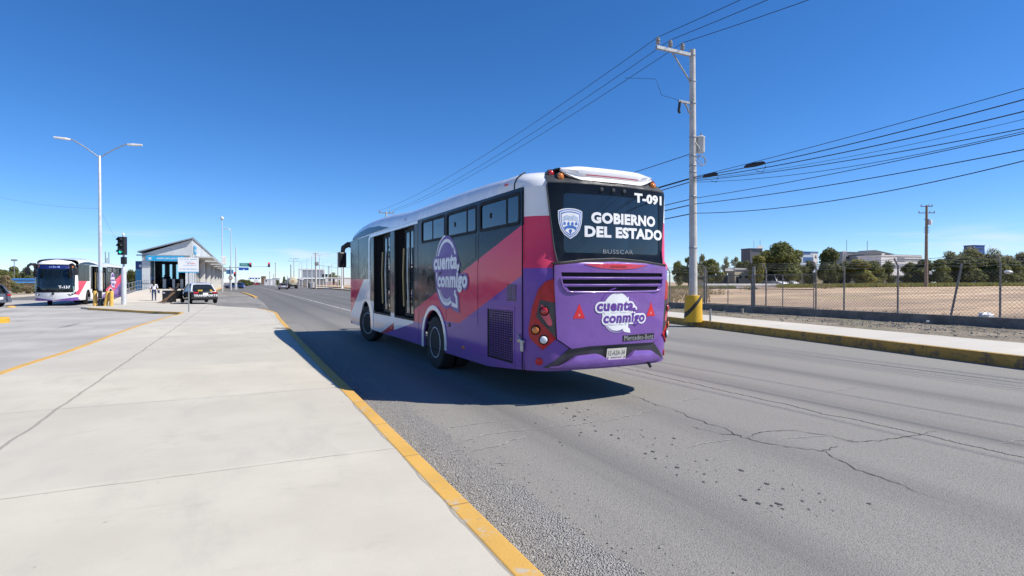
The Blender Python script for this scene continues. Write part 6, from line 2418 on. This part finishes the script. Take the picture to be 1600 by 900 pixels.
# people at the entrance
for px, Z, hh, top, legs, lb, rz in ((236.2, 64.0, 1.70, LBLUE, NAVY, 'person in a light blue shirt at the left door jamb of the station', 0),
                                     (247.5, 67.0, 1.62, BLACKC, BLACKC, 'dark dressed person left of the turnstiles inside the station', 20),
                                     (257.5, 68.5, 1.68, NAVY, BLACKC, 'person in navy in the middle of the station entrance', 170),
                                     (263.5, 66.5, 1.72, BLACKC, NAVY, 'person in black top and jeans right of the middle in the station entrance', -30),
                                     (284.5, 66.5, 1.74, BROWNC, BLACKC, 'person in brown near the right jamb of the station entrance', 40)):
    J, RD, Bn = standing(hh, .05)
    x_, y_ = at(px, Z)
    y_ = max(y_, 73.3)
    person(lb, J, RD, Bn, {'top': top, 'skin': SKIN_, 'legs': legs, 'shoes': BLACKC}, (x_, y_, ZG), R(rz), ((0, .0, 1.57 * hh / 1.7), .095, DARKHAIR, .02))


# ---- cars
def car(name, label, loc, rz, L_=4.5, W_=1.78, Hh=1.46, body=None, roof=None, kind='sedan', group=None, cat='car', tail=True, detail=True):
    T = thing(name, label, cat, loc, rz, group)
    hw_ = W_ / 2
    belt = .92 if kind != 'van' else 1.05
    nose, tail_ = L_ / 2, -L_ / 2
    # lower body: rows along the length, half section mirrored
    st = [(tail_, .80, .42, .80), (tail_ + .06, .92, .30, .90), (tail_ + .45, .98, .24, belt), (tail_ + 1.1, 1, .22, belt), (0, 1, .22, belt - .02), (nose - 1.2, 1, .22, belt - .06), (nose - .45, .96, .24, .80), (nose - .08, .86, .30, .66), (nose, .72, .42, .58)]
    rows = []
    for y_, w_, z0, z1 in st:
        a_, m_ = hw_ * w_, z0 + (z1 - z0) * .62
        half = [(a_ * .86, z0), (a_ * .97, z0 + .10), (a_, m_), (a_ * .95, z1 - .05), (a_ * .86, z1)]
        rows.append([(x_, y_, z_) for x_, z_ in half] + [(-x_, y_, z_) for x_, z_ in reversed(half)])
    mb_ = MB().skin(rows, close=True)
    mb_.add(rows[0], [tuple(range(10))]); mb_.add(rows[-1], [tuple(reversed(range(10)))])
    mb_.build('body', body, T, smooth=42)
    # glasshouse
    if kind == 'sedan':
        gs = [(tail_ + .55, belt - .02), (tail_ + 1.15, Hh - .11), (tail_ + 1.6, Hh), (.35, Hh), (1.30, belt - .06)]
    elif kind == 'hatch':
        gs = [(tail_ + .10, belt - .02), (tail_ + .45, Hh - .10), (tail_ + .9, Hh), (.30, Hh), (1.25, belt - .06)]
    else:
        gs = [(tail_ + .06, belt - .02), (tail_ + .16, Hh - .06), (tail_ + .5, Hh), (.7, Hh), (1.45, belt - .06)]
    rows = []
    for i, (y_, z_) in enumerate(gs):
        q = (z_ - belt) / (Hh - belt)
        wt = hw_ * (.86 - .16 * max(0, q))
        rows.append([(-wt, y_, z_), (wt, y_, z_)])
    a = MB()
    pr = [(y_, z_) for y_, z_ in gs]
    side_b = [(gs[0][0], belt - .04), (gs[-1][0], belt - .1)]
    lw = hw_ * .88
    for s_ in (-1, 1):
        pts = [(s_ * lw, gs[0][0], belt - .06)] + [(s_ * hw_ * (.86 - .16 * max(0, (z_ - belt) / (Hh - belt))), y_, z_) for y_, z_ in gs[1:-1]] + [(s_ * lw, gs[-1][0], belt - .12)]
        a.add(pts, [tuple(range(len(pts)))])
    up = [[(-lw, gs[0][0], belt - .06), (lw, gs[0][0], belt - .06)]] + [[(-hw_ * (.86 - .16 * max(0, (z_ - belt) / (Hh - belt))), y_, z_), (hw_ * (.86 - .16 * max(0, (z_ - belt) / (Hh - belt))), y_, z_)] for y_, z_ in gs[1:-1]] + [[(-lw, gs[-1][0], belt - .12), (lw, gs[-1][0], belt - .12)]]
    a.skin(up)
    a.build('window', pm('car_glass', (.018, .022, .026), .06, var=.3), T)
    # roof panel and pillars
    a = MB()
    y0, y1 = gs[1][0], gs[-2][0]
    tw = hw_ * .70
    a.skin([[(-tw - .02, y0 - .05, gs[1][1] - .02), (-tw * .6, y0 - .03, gs[1][1] + .02), (tw * .6, y0 - .03, gs[1][1] + .02), (tw + .02, y0 - .05, gs[1][1] - .02)],
            [(-tw - .02, gs[2][0], Hh + .0), (-tw * .6, gs[2][0], Hh + .035), (tw * .6, gs[2][0], Hh + .035), (tw + .02, gs[2][0], Hh + .0)],
            [(-tw - .02, y1 + .05, Hh - .005), (-tw * .6, y1 + .04, Hh + .025), (tw * .6, y1 + .04, Hh + .025), (tw + .02, y1 + .05, Hh - .005)]])
    a.build('roof', roof or body, T, smooth=40)
    a = MB()
    for s_ in (-1, 1):
        a.tube([(s_ * lw, gs[0][0] + .02, belt - .04), (s_ * (tw + .01), gs[1][0], gs[1][1])], .05, 6)
        a.tube([(s_ * lw, gs[-1][0] - .02, belt - .08), (s_ * (tw + .01), gs[-2][0], gs[-2][1])], .04, 6)
        mid_ = (gs[1][0] + gs[-2][0]) / 2 - .1
        a.tube([(s_ * (lw + .01), mid_, belt - .04), (s_ * (tw + .03), mid_, Hh - .03)], .035, 6)
    a.build('pillars', roof or body, T, smooth=40)
    for s_ in (-1, 1):
        for y_ in (tail_ + .85, nose - .85):
            Mx = Matrix.Translation((s_ * (hw_ - .09), y_, .32)) @ Matrix.Rotation(R(90) * s_, 4, 'Y')
            w = MB().lathe([(.2, -.09), (.30, -.095), (.32, -.06), (.32, .07), (.30, .10), (.21, .10)], 22, Mx).build('wheel', M_RUBBER, T, smooth=40)
            MB().lathe([(.205, -.05), (.205, .09), (.15, .06), (.05, .08), (0, .085)], 14, Mx).build('rim', M_STEEL, w, smooth=40)
            MB().lathe([(.375, -.02), (.375, .0965), (.36, .0968), (0, .0966)], 20, Matrix.Translation((s_ * (hw_ - .11), y_, .36)) @ Matrix.Rotation(R(90) * s_, 4, 'Y')).build('wheel_arch', M_HOLE, T)
    if detail:
        for s_ in (-1, 1):
            MB().obox((s_ * hw_ * .68, tail_ + .03, .80), (.34, .10, .14), 0).build('tail_light', M_REDL, T, bevel=.03)
            MB().obox((s_ * hw_ * .66, nose - .06, .62), (.34, .12, .12), -s_ * .25).build('headlight', M_CLRL, T, bevel=.03)
            MB().obox((s_ * (hw_ + .06), .75, belt + .05), (.16, .10, .12)).build('mirror', body, T, bevel=.03)
        MB().obox((0, tail_ - .005, .72 if kind == 'sedan' else .6), (.34, .02, .15)).build('number_plate', M_WTXT, T)
        MB().box(-hw_ * .9, tail_ - .05, .30, hw_ * .9, tail_ + .10, .52).build('bumper', body if kind != 'sedan' else M_BLACK, T, bevel=.05)
    return T


M_CBLACK = pm('black_car_paint', (.012, .013, .016), .2, var=.2, coat=.8)
M_CWHITE = pm('white_car_paint', (.70, .71, .72), .25, var=.05, coat=.6)
M_CSILV = pm('silver_car_paint', (.45, .47, .50), .25, .4, var=.06, coat=.6)
M_CGREY = pm('grey_blue_car_paint', (.16, .19, .24), .25, .4, var=.08, coat=.8)
M_CBLUE = pm('blue_car_paint', (.03, .11, .36), .25, .2, var=.08, coat=.7)
M_CRED = pm('red_car_paint', (.42, .03, .03), .25, var=.08, coat=.6)
cz = at(315.5, 41.6)
TX = car('taxi', 'black sedan with white roof marked TRANSPORTE parked at the end of the pavement', (cz[0] - .35, cz[1] + 2.1, SWZ - .04), R(15), 4.5, 1.84, 1.50, M_CBLACK, M_CWHITE, 'sedan')
a = MB(); lettering(a, 'TRANSPORTE', (-.78, .555, .80, .71), lambda u, v, w: (u, -2.25 - .06 - w, v - .03), .004, .05)
a.build('lettering', M_WTXT, TX)
MB().obox((-.30, -2.02, .97), (.30, .03, .10)).build('yellow_sticker', pm('yellow_sticker', (.72, .46, .02), .5), TX)
MB().obox((.42, -2.02, .97), (.16, .03, .10)).build('yellow_sticker', MC['yellow_sticker'], TX)
MB().obox((0, -2.27, .62), (.9, .02, .035)).build('yellow_sticker', MC['yellow_sticker'], TX)
MB().obox((.1, -.3, 1.55), (.5, .10, .05)).build('roof_bar', M_GREYW, TX)
dr = MB().plate(rrect(-1.0, .30, 0, .95, .08), lambda u, v, w: (-.92 + u * .86, .78 + u * .2 + w, v), -.03, .03)
dr.build('door', M_CBLACK, TX, bevel=.015)
gx = at(-50, 37.2)
GC = car('parked_car', 'grey blue hatchback cut by the left edge of the picture', (gx[0], gx[1], 0), R(90) - YAW, 4.3, 1.78, 1.56, M_CGREY, None, 'hatch')
bx2 = at(366.5, 150)
car('parked_car', 'blue car crossing at the far end of the bay beside the station', (bx2[0], bx2[1], 0), R(72), 5.0, 1.9, 1.5, M_CBLUE, None, 'hatch')
sv = G(443.5, 452.5, 0)
car('driving_car', 'silver white sedan driving away in the second lane', (sv[0], sv[1] + 2.5, 0), R(0), 4.6, 1.84, 1.5, M_CSILV, M_GREYW, 'sedan')

# wire slung from the lamp post
cable((lx, ly, hz(326, ZL)), (*at(-120, 52), hz(262, 52)), .9, .008, 'thin slack wire running from the street lamp to the left edge', name='cable', mat=M_GALV)
cable((lx, ly, hz(326, ZL)), (*at(192, 52), hz(384, 52)), .3, .008, 'thin wire dropping from the street lamp towards the signal', name='cable', mat=M_GALV)
# ------------------------------------------------------------------ far left, far road
# beyond the left carriageway
LG = 'trees behind the left bus'
for i, (px, yt, w_, Z, kd, lb, sd) in enumerate((
        (4, 419, 40, 100, 'mid', 'green tree at the left picture edge behind the grey car', 3),
        (22, 414, 30, 112, 'mid', 'tall green tree left of the thin mast behind the blue roof', 8),
        (42, 415, 26, 110, 'dark', 'dark green tree right of the thin mast behind the blue roof', 9),
        (8, 428, 26, 90, 'dry', 'brownish bushy tree above the grey car', 7),
        (60, 420, 36, 115, 'mid', 'green tree just left of the bus front behind its mirror', 7),
        (204, 419, 26, 120, 'dark', 'dark hedge tree between signal post and station', 6),
        (215, 420, 20, 118, 'mid', 'green hedge tree touching the left corner of the station', 3))):
    tree(px, yt, w_, Z, kd, lb, sd, ground=.05, bare=.1, leaves=1900)
for i, (px, w_, Z, kd, lb) in enumerate(((26, 16, 80, 'pale', 'grey green roadside bush under the left part of the blue roof'), (42, 20, 78, 'dry', 'brown roadside bush in front of the beige wall'), (33, 14, 84, 'pale', 'small roadside bush between two larger ones'), (54, 14, 80, 'pale', 'grey bush beside the bus front'), (206, 26, 128, 'yellow', 'low hedge bush right of the signal post'))):
    tree(px, 441 + i % 2 * 3, w_, Z, kd, lb, 5 + i % 3, ground=.05, bare=.02, name='bush', cat='bush', leaves=1100)
BR = block('blue_roofed_building', 'low beige building with a bright blue roof behind the left bus', 13, 78, 436, 463, 105, M_BEIGE, 8, roofcol=pm('blue_roof_sheet', (.06, .22, .52), .45),
           parts=[('window', 18, 21.5, 444, 449, M_DWIN), ('window', 23, 26, 444, 449, M_DWIN), ('window', 29, 31, 444, 449, M_DWIN), ('white_wall', 14, 32, 442, 455, M_WPAINT)])
zt = hz(436, 105) - BR.location.z
MB().skin([[(-3.6, -.8, zt - .7), (3.6, -.8, zt - .7)], [(-3.6, 2, zt + .12), (3.6, 2, zt + .12)], [(-3.6, 8.5, zt - .3), (3.6, 8.5, zt - .3)]]).build('pitched_roof', MC['blue_roof_sheet'], BR)
x_, y_ = at(22.5, 110)
M1 = thing('lamp_mast', 'thin tall lamp mast behind the blue roofed building', 'lamp mast', (x_, y_, 0))
hh = hz(406.5, 110)
MB().lathe([(.10, 0), (.06, hh)], 8).build('mast', M_GREYR, M1)
MB().obox((0, 0, hh), (.9, .5, .35)).build('lamp_head', M_GREYR, M1, bevel=.05)
for i, (px, yt) in enumerate(((165, 393.5), (170.5, 394.5), (167.5, 403))):
    x_, y_ = at(px, 95)
    k = thing('lamp_mast', ['left of two dark thin masts above the bus roof', 'right of two dark thin masts above the bus roof', 'short thin mast between the two above the bus roof'][i], 'mast', (x_, y_, 0))
    MB().lathe([(.09, 0), (.06, hz(yt, 95)), (0, hz(yt, 95) + .05)], 8).build('mast', M_RUSTY, k)
# far pale wall behind the ramp
block('far_pale_wall', 'long pale wall in the distance behind the ramp railing', 193, 224, 438, 447, 170, M_WPAINT, 1, 'wall')

# masts and signals at the junction
def lamp_post(px, ytop, Z, label, x=None, arm=1.8, side=1, group=None, h=None, ball=False):
    x_, y_ = at(px, Z)
    hh = hz(ytop, Z)
    T = thing('street_lamp', label, 'street lamp', (x_, y_, 0), 0, group)
    MB().lathe([(.13, 0), (.07, hh - .3), (0, hh - .28)], 8).build('pole', M_WPOLE, T, smooth=40)
    if ball:
        MB().lathe([(.02, -.35), (.22, -.25), (.3, 0), (.22, .22), (0, .3)], 12, Matrix.Translation((0, 0, hh))).build('camera_dome', M_WPAINT, T, smooth=60)
        MB().obox((.25, 0, hz(407, Z)), (.8, .5, 1.5)).build('control_box', M_WPAINT, T, bevel=.05)
    else:
        MB().tube([(0, 0, hh - .4), (side * arm * .4, 0, hh - .1), (side * arm, 0, hh)], .05, 6).build('arm', M_WPOLE, T)
        MB().obox((side * (arm + .3), 0, hh), (.8, .3, .14)).build('lamp_head', M_WPOLE, T, bevel=.04)
    return T


lamp_post(347.5, 341, 104, 'tall camera mast with white control box at the far end of the station', ball=True)
lamp_post(361, 357, 118, 'street lamp with one arm just right of the camera mast', side=-1, arm=.6)
LR = 'street lamps in the row along the right of the road'
for i, (px, yt, Z) in enumerate(((499.3, 396.5, 140), (487.3, 398.5, 156), (479.8, 403, 172), (472, 407, 190), (467.5, 409.5, 204))):
    lamp_post(px, yt, Z, ['nearest street lamp of the row along the right of the road', 'second street lamp of the row right of the road', 'third street lamp in the row right of the road', 'fourth street lamp in the row right of the road', 'furthest street lamp in the row right of the road'][i], side=1, group=LR)
for i, (px, yt, Z) in enumerate(((505, 409, 190), (518, 411, 200), (512.5, 415, 215))):
    lamp_post(px, yt, Z, ['left street lamp of three short ones near the bus mirror', 'right street lamp of three short ones near the bus mirror', 'middle street lamp of three short ones near the bus mirror'][i], side=1, arm=1.4)
# signal mast with arm and signs
ZJ = 132
x_, y_ = at(369, ZJ)
J_ = thing('signal_mast', 'tall pale signal mast with green and blue road signs on its arm', 'traffic light', (x_, y_, 0), R(-12))
MB().lathe([(.22, 0), (.12, hz(386, ZJ)), (0, hz(386, ZJ) + .05)], 10).build('pole', M_WPOLE, J_, smooth=40)
za = hz(416.5, ZJ)
pxm = lambda px: (px - 369) * ZJ / FPX
MB().tube([(0, 0, za - .15), (pxm(395), 0, za), (pxm(418), 0, za + .05)], .05, 8).build('arm', M_WPOLE, J_)
gs_ = MB().box(pxm(374), -.12, hz(416, ZJ), pxm(388.5), -.06, hz(411, ZJ)).build('green_sign', pm('sign_green', (.02, .30, .27), .5, var=.08), J_)
bs_ = MB().box(pxm(373), -.12, hz(422.2, ZJ), pxm(387.3), -.06, hz(418.2, ZJ)).build('blue_sign', pm('road_sign_blue', (.02, .10, .50), .5, var=.08), J_)
a = MB(); rg = random.Random(9)
squiggle(a, pxm(376), pxm(386), hz(414.6, ZJ), .22, lambda u, v, w: (u, -.124, v), rg)
squiggle(a, pxm(376), pxm(385), hz(412.9, ZJ), .16, lambda u, v, w: (u, -.124, v), rg)
a.build('lettering', pm('pale_green_letters', (.45, .62, .6), .5), gs_)
a = MB().plate(circle(pxm(380.2), hz(421.2, ZJ), .16, n=12), lambda u, v, w: (u, -.122 - w, v), 0, .004)
a.build('sign_mark', M_WTXT, bs_)
M_REDGLOW = emit('red_signal_light', (.85, .06, .06), 1.2)
for px, py in ((390, 414), (417, 413.5)):
    u, v = pxm(px), hz(py, ZJ)
    h_ = MB().box(u - .22, -.25, v - .55, u + .22, .05, v + .55).build('signal_head', M_BLACK, J_, bevel=.03)
    MB().lathe([(.17, 0), (.17, .02), (0, .03)], 14, Matrix.Translation((u, -.255, v + .32)) @ Matrix.Rotation(R(90), 4, 'X')).build('red_lens', M_REDGLOW, h_)
x_, y_ = at(367.3, 126)
J2 = thing('traffic_signal', 'small post signal showing red left of the signal mast', 'traffic light', (x_, y_, 0), -YAW)
MB().lathe([(.08, 0), (.08, hz(431, 126))], 8).build('post', M_WPOLE, J2)
u = 0; v = hz(428.5, 126)
h_ = MB().box(-.2, -.2, v - .5, .2, .05, v + .5).build('signal_head', M_BLACK, J2, bevel=.03)
MB().lathe([(.15, 0), (.15, .02), (0, .03)], 14, Matrix.Translation((0, -.205, v + .3)) @ Matrix.Rotation(R(90), 4, 'X')).build('red_lens', M_REDGLOW, h_)
x_, y_ = at(359, 118)
bb = thing('direction_sign', 'pale blue direction sign on a frame beside the station end', 'sign', (x_, y_, 0), -YAW)
MB().box(-.7, -.05, hz(428, 118), .75, .02, hz(421.5, 118)).build('panel', pm('pale_sign_blue', (.16, .40, .70), .5), bb)
MB().box(-.06, 0, 0, .06, .1, hz(415, 118)).build('post', M_WPOLE, bb)
MB().box(-1.0, -.05, hz(418.5, 118), 1.9, .05, hz(417.8, 118)).build('arm', M_RUSTY, bb)
x_, y_ = at(360.5, 112)
rs = thing('round_sign', 'small white and red round sign behind the blue car', 'sign', (x_, y_, 0), -YAW)
MB().lathe([(.04, 0), (.04, 2.3)], 8).build('post', M_WPOLE, rs)
MB().lathe([(.42, 0), (.42, .03)], 18, Matrix.Translation((0, -.05, 2.5)) @ Matrix.Rotation(R(90), 4, 'X')).build('disc', pm('sign_red', (.5, .03, .04), .5), rs)
MB().lathe([(.30, 0), (.30, .01)], 18, Matrix.Translation((0, -.085, 2.5)) @ Matrix.Rotation(R(90), 4, 'X')).build('disc_face', M_WTXT, rs)
# gantry with blue signs across the road
ZGa = 420
x_, y_ = at(390, ZGa)
g_ = thing('sign_gantry', 'distant gantry with blue road signs over the carriageway', 'sign', (x_, y_, 0), -YAW)
for px in (389, 409):
    u = (px - 390) * ZGa / FPX
    MB().box(u - .15, -.15, 0, u + .15, .15, hz(434, ZGa)).build('post', M_GREYR, g_)
MB().box(-.6, -.1, hz(434.4, ZGa), 9.2, .1, hz(433.9, ZGa)).build('beam', M_GREYR, g_)
for a_, b_ in ((390.3, 393.5), (394.5, 397.3), (399, 402), (403.5, 406)):
    MB().box((a_ - 390) * ZGa / FPX, -.2, hz(436.2, ZGa), (b_ - 390) * ZGa / FPX, -.1, hz(434, ZGa)).build('blue_sign', MC['road_sign_blue'], g_)
# hedge and tan wall left of the far road
tree(379, 435.5, 14, 215, 'mid', 'green roadside hedge left of the far road', 3, ground=0, bare=.05, leaves=1300, squash=3)
tree(386, 436.5, 10, 240, 'mid', 'further green hedge along the left of the far road', 7, ground=0, bare=.05, leaves=1200, squash=3)
tree(374, 436.5, 8, 210, 'dry', 'tan dry tree beside the roadside hedge', 9, ground=0, bare=.05, leaves=900)
kerb_run('kerb', [(-2.2, 185), (-1.0, 230), (1.2, 420)], .4, -.02, .18, M_KERBY, side=1)
# far vehicles
for px, Z, m_, lb in ((396, 330, M_CRED, 'distant red car on the left lane of the far road'), (401.5, 300, M_CRED, 'second distant red car before the gantry'), (404.5, 340, M_CGREY, 'distant dark car under the gantry')):
    x_, y_ = at(px, Z)
    car('driving_car', lb, (x_, y_, 0), 0, 4.6, 1.8, 1.5, m_, None, 'sedan', detail=False)
x_, y_ = at(400.5, 360)
vv = thing('delivery_truck', 'white box truck far away under the gantry', 'truck', (x_, y_, 0))
MB().box(-1.2, -3, .7, 1.2, 3, 3.4).build('cargo_box', M_WPAINT, vv, bevel=.05)
MB().box(-1.1, 3.05, .6, 1.1, 4.8, 2.4).build('cab', M_CWHITE, vv, bevel=.15)
for s_ in (-1, 1):
    for y2 in (-2, 3.6):
        MB().lathe([(.45, -.15), (.45, .15)], 14, Matrix.Translation((s_ * .95, y2, .45)) @ Matrix.Rotation(R(90), 4, 'Y')).build('wheel', M_RUBBER, vv)
# tanker
x_, y_ = at(458, 146)
tk = thing('tanker_truck', 'cream coloured tanker truck driving away beside the silver sedan', 'truck', (x_, y_, 0), R(-2))
MB().lathe([(.3, -3.6), (1.0, -3.45), (1.12, -3.2), (1.12, 3.2), (1.0, 3.45), (.3, 3.6)], 24, Matrix.Translation((0, 3.6, 1.95)) @ Matrix.Rotation(R(90), 4, 'X')).build('tank', pm('cream_tank_paint', (.66, .58, .42), .4, var=.12), tk, smooth=40)
MB().box(-.9, .1, .75, .9, 9, .95).box(-1.15, -.05, .55, 1.15, .1, .75).build('chassis', M_BLACK, tk)
MB().box(-1.15, 7.4, .7, 1.15, 9.3, 2.75).build('cab', M_CWHITE, tk, bevel=.15)
for s_ in (-1, 1):
    for y2 in (1.0, 2.2, 8.3):
        MB().lathe([(.5, -.2), (.5, .2)], 16, Matrix.Translation((s_ * .92, y2, .5)) @ Matrix.Rotation(R(90), 4, 'Y')).build('wheel', M_RUBBER, tk, smooth=40)
    MB().obox((s_ * 1.0, -.07, .68), (.2, .04, .1)).build('tail_light', M_REDL, tk)
MB().obox((0, -.02, 1.95), (.5, .03, .5)).build('hazard_sign', pm('faded_orange', (.6, .35, .12), .5), tk)

# right of the far road: white framed hall, walls, kerbs
WH = block('framed_hall', 'grey hall with a big white framed mesh screen on its roof', 462, 508, 435, 447, 235, pm('mid_grey_wall', (.22, .225, .22), .8), 14, roofcol=M_WPAINT)
sc = 235 / FPX
u0, u1 = (467.5 - 485) * sc, (506.5 - 485) * sc
z0, z1 = hz(434, 235) - WH.location.z, hz(420, 235) - WH.location.z
a = MB()
a.box(u0, 0, z1 - .6, u1, .5, z1).box(u0, 0, z0, u0 + .6, .5, z1 - .6).box(u1 - .4, 0, z0, u1, .5, z1 - .6).box(u0 + 1.2, .02, z0, u0 + 1.6, .45, z1 - .6)
a.build('screen_frame', M_WPAINT, WH)
MB().box(u0 + 1.6, .15, z0, u1 - .4, .3, z1 - .6).build('mesh_screen', pm('grey_mesh_screen', (.30, .33, .37), .7, var=.12), WH)
MB().box((470 - 485) * sc, -.1, hz(437.5, 235) - WH.location.z, (475.5 - 485) * sc, -.02, hz(433.5, 235) - WH.location.z).build('shop_sign', M_WTXT, WH)
block('white_shed', 'long low white shed right of the framed hall', 508.5, 548, 433.5, 446, 228, M_WPAINT, 8, parts=[('window', 513, 517, 436, 439, M_DWIN), ('doorway', 520, 523, 436, 445, M_DWIN), ('pink_wall', 509, 528, 440, 446, pm('pinkish_wall', (.45, .33, .28), .8))])
block('white_house', 'white flat building left of the silver sedan', 413, 424, 436, 444, 300, M_WPAINT, 8, parts=[('window', 415, 417, 438, 440, M_DWIN)])
block('white_house', 'white building with lower annex behind the far poles', 425, 437, 434.5, 444, 290, M_WPAINT, 8, parts=[('doorway', 431, 433, 437, 443, M_DWIN)])
block('brick_house', 'brownish flat building at the far end of the road', 408, 414, 431.5, 442, 420, pm('brown_brick', (.25, .15, .10), .8), 8, parts=[('window', 409, 410.5, 434, 436, M_DWIN)])
block('grey_house', 'low grey building behind the tanker truck', 446, 462, 437, 446, 260, M_GREYR, 8, roofcol=M_WPAINT, parts=[('window', 450, 452, 440, 442, M_DWIN)])
for px, yt, w_, Z, kd, lb in ((444, 431, 9, 250, 'dark', 'dark tree behind the silver sedan'), (449.5, 433, 7, 255, 'mid', 'small green tree beside the tanker truck'), (521, 424, 24, 240, 'mid', 'green tree behind the white shed'), (434, 437, 10, 270, 'dark', 'low dark bush left of the silver sedan'), (529.5, 436, 8, 215, 'mid', 'small green bush at the white shed'), (420, 438, 12, 330, 'dry', 'brown scrub along the far right verge')):
    tree(px, yt, w_, Z, kd, lb, 3 + int(px) % 5, ground=0, bare=.15, leaves=900)
# far poles right of the road
for px, yt, Z, am, lb in ((430.5, 410, 190, 0, 'bare far pole right of the hanging red signal'), (421.7, 424, 230, 0, 'short far pole beside the white flat building'), (427.5, 428, 240, 0, 'shorter far pole between white buildings'), (454.5, 413.5, 180, 0, 'dark thick far pole behind the tanker truck'), (459.5, 403.5, 200, 1.6, 'far pole with crossarms right of the tanker truck'), (449.4, 431, 240, 0, 'short pale far pole behind the sedan'), (536.5, 398, 150, 0, 'thin dark pole beside the bus mirror'), (528, 393, 165, 0, 'thin pole left of the bus mirror'), (514, 416, 210, 0, 'thin dark pole right of the framed hall')):
    if am:
        far_pole(px, yt, 447, Z, lb, arm=3.0, arms=2, rad=.16)
    else:
        x_, y_ = at(px, Z)
        k = thing('utility_pole', lb, 'pole', (x_, y_, 0))
        MB().lathe([(.17, 0), (.12, hz(yt, Z)), (0, hz(yt, Z) + .05)], 8).build('pole', M_RUSTY if 'dark' in lb else M_POLEC, k, smooth=40)
        MB().obox((0, 0, hz(yt, Z) - .4), (.5, .2, .12)).build('bracket', M_RUSTY, k)
# concrete pole at the kerb corner with its wire
ZK = 138
x_, y_ = at(493.5, ZK)
cp = thing('utility_pole', 'pale concrete pole on the yellow kerb corner right of the road', 'power pole', (x_, y_, .15))
hh = hz(395.5, ZK)
MB().lathe([(.24, 0), (.16, hh), (0, hh + .05)], 10).build('pole', M_POLEC, cp, smooth=40)
MB().obox((.2, 0, hz(413, ZK)), (.9, .4, .9)).build('transformer', M_RUSTY, cp, bevel=.1)
MB().obox((0, 0, hh - .3), (1.4, .15, .12)).build('crossarm', M_GALV, cp)
cable((x_, y_, hz(413, ZK)), (*at(560, 132), hz(416, 132)), .5, .03, 'sagging dark wire from the corner pole towards the bus mirror', name='cable')
x_, y_ = at(534.3, 132)
wp = thing('white_post', 'white post on a flared foot standing on the yellow kerb beside the bus front', 'post', (x_, y_, .15))
MB().lathe([(.35, 0), (.2, .9), (.15, 1.2), (.13, hz(416, 132)), (0, hz(416, 132) + .05)], 10).build('post', M_WPAINT, wp, smooth=40)
for px, lb in ((505, 'left black signal head near the corner kerb'), (510, 'right black signal head near the corner kerb')):
    x_, y_ = at(px, 150)
    k = thing('traffic_signal', lb, 'traffic light', (x_, y_, 0), -YAW)
    MB().lathe([(.08, 0), (.08, hz(431, 150))], 8).build('post', M_WPOLE, k)
    MB().obox((0, -.05, hz(430.5, 150)), (.5, .4, .75)).build('signal_head', M_BLACK, k, bevel=.04)
x_, y_ = at(487, 142)
cb = thing('service_cabinet', 'patched pale grey service cabinet at the foot of the corner pole', 'cabinet', (x_, y_, .1), -YAW)
MB().box(-.55, 0, 0, .55, .6, 1.55).build('cabinet_body', M_WPAINT, cb, bevel=.04)
MB().box(-.95, .3, 0, -.6, .9, 1.4).box(.6, .3, 0, .95, .9, 1.45).build('side_box', M_BLACK, cb)
MB().box(-.5, -.02, .1, -.02, 0, 1.3).build('cabinet_door', pm('grey_door_paint', (.45, .46, .47), .6), cb)
# kerbed corner island with yellow and white kerb
ZI = 140
p0, p1, p2, p3 = at(485, 143), at(505, 136), at(527, 134), at(560, 126)
kerb_run('kerb', [p0, p1], .5, -.02, .3, M_KERBY, side=1)
kerb_run('kerb', [p1, p2], .5, -.02, .3, M_KERBW, side=1)
kerb_run('kerb', [p2, p3], .5, -.02, .3, M_KERBY, side=1)
ground_sheet('pavement', [p0, p1, p2, p3, at(570, 175), at(490, 185)], .2, M_RAMP, .2)
ground_sheet('verge', [(19.2, 168), (60, 150), (160, 150), (400, 900), (24, 900)], .12, M_SOIL, .1)
# cars beyond the lot
for px, py, Z, m_, kd, lb in ((1210, 436, 93, M_CWHITE, 'van', 'white van parked left beside the low shed behind the gate'), (1225, 435.5, 96, M_CWHITE, 'van', 'smaller white van parked to the right before the low shed'), (1360, 434, 104, M_CWHITE, 'sedan', 'white car parked before the long dark wall'), (1423, 433, 106, M_CWHITE, 'hatch', 'white car parked left of the brown power pole'), (1434, 433, 106, M_CSILV, 'sedan', 'silver car parked behind the brown power pole'), (1305, 437, 103, M_CBLACK, 'van', 'dark van parked before the beige workshop')):
    x_, y_ = at(px, Z)
    car('parked_car' if kd != 'van' else 'parked_van', lb, (x_, y_, lot_z(x_)), R((px * 3) % 40 + 140), 4.6 if kd != 'van' else 4.9, 1.85, 1.5 if kd != 'van' else 2.0, m_, None, kd, cat='car' if kd != 'van' else 'van')
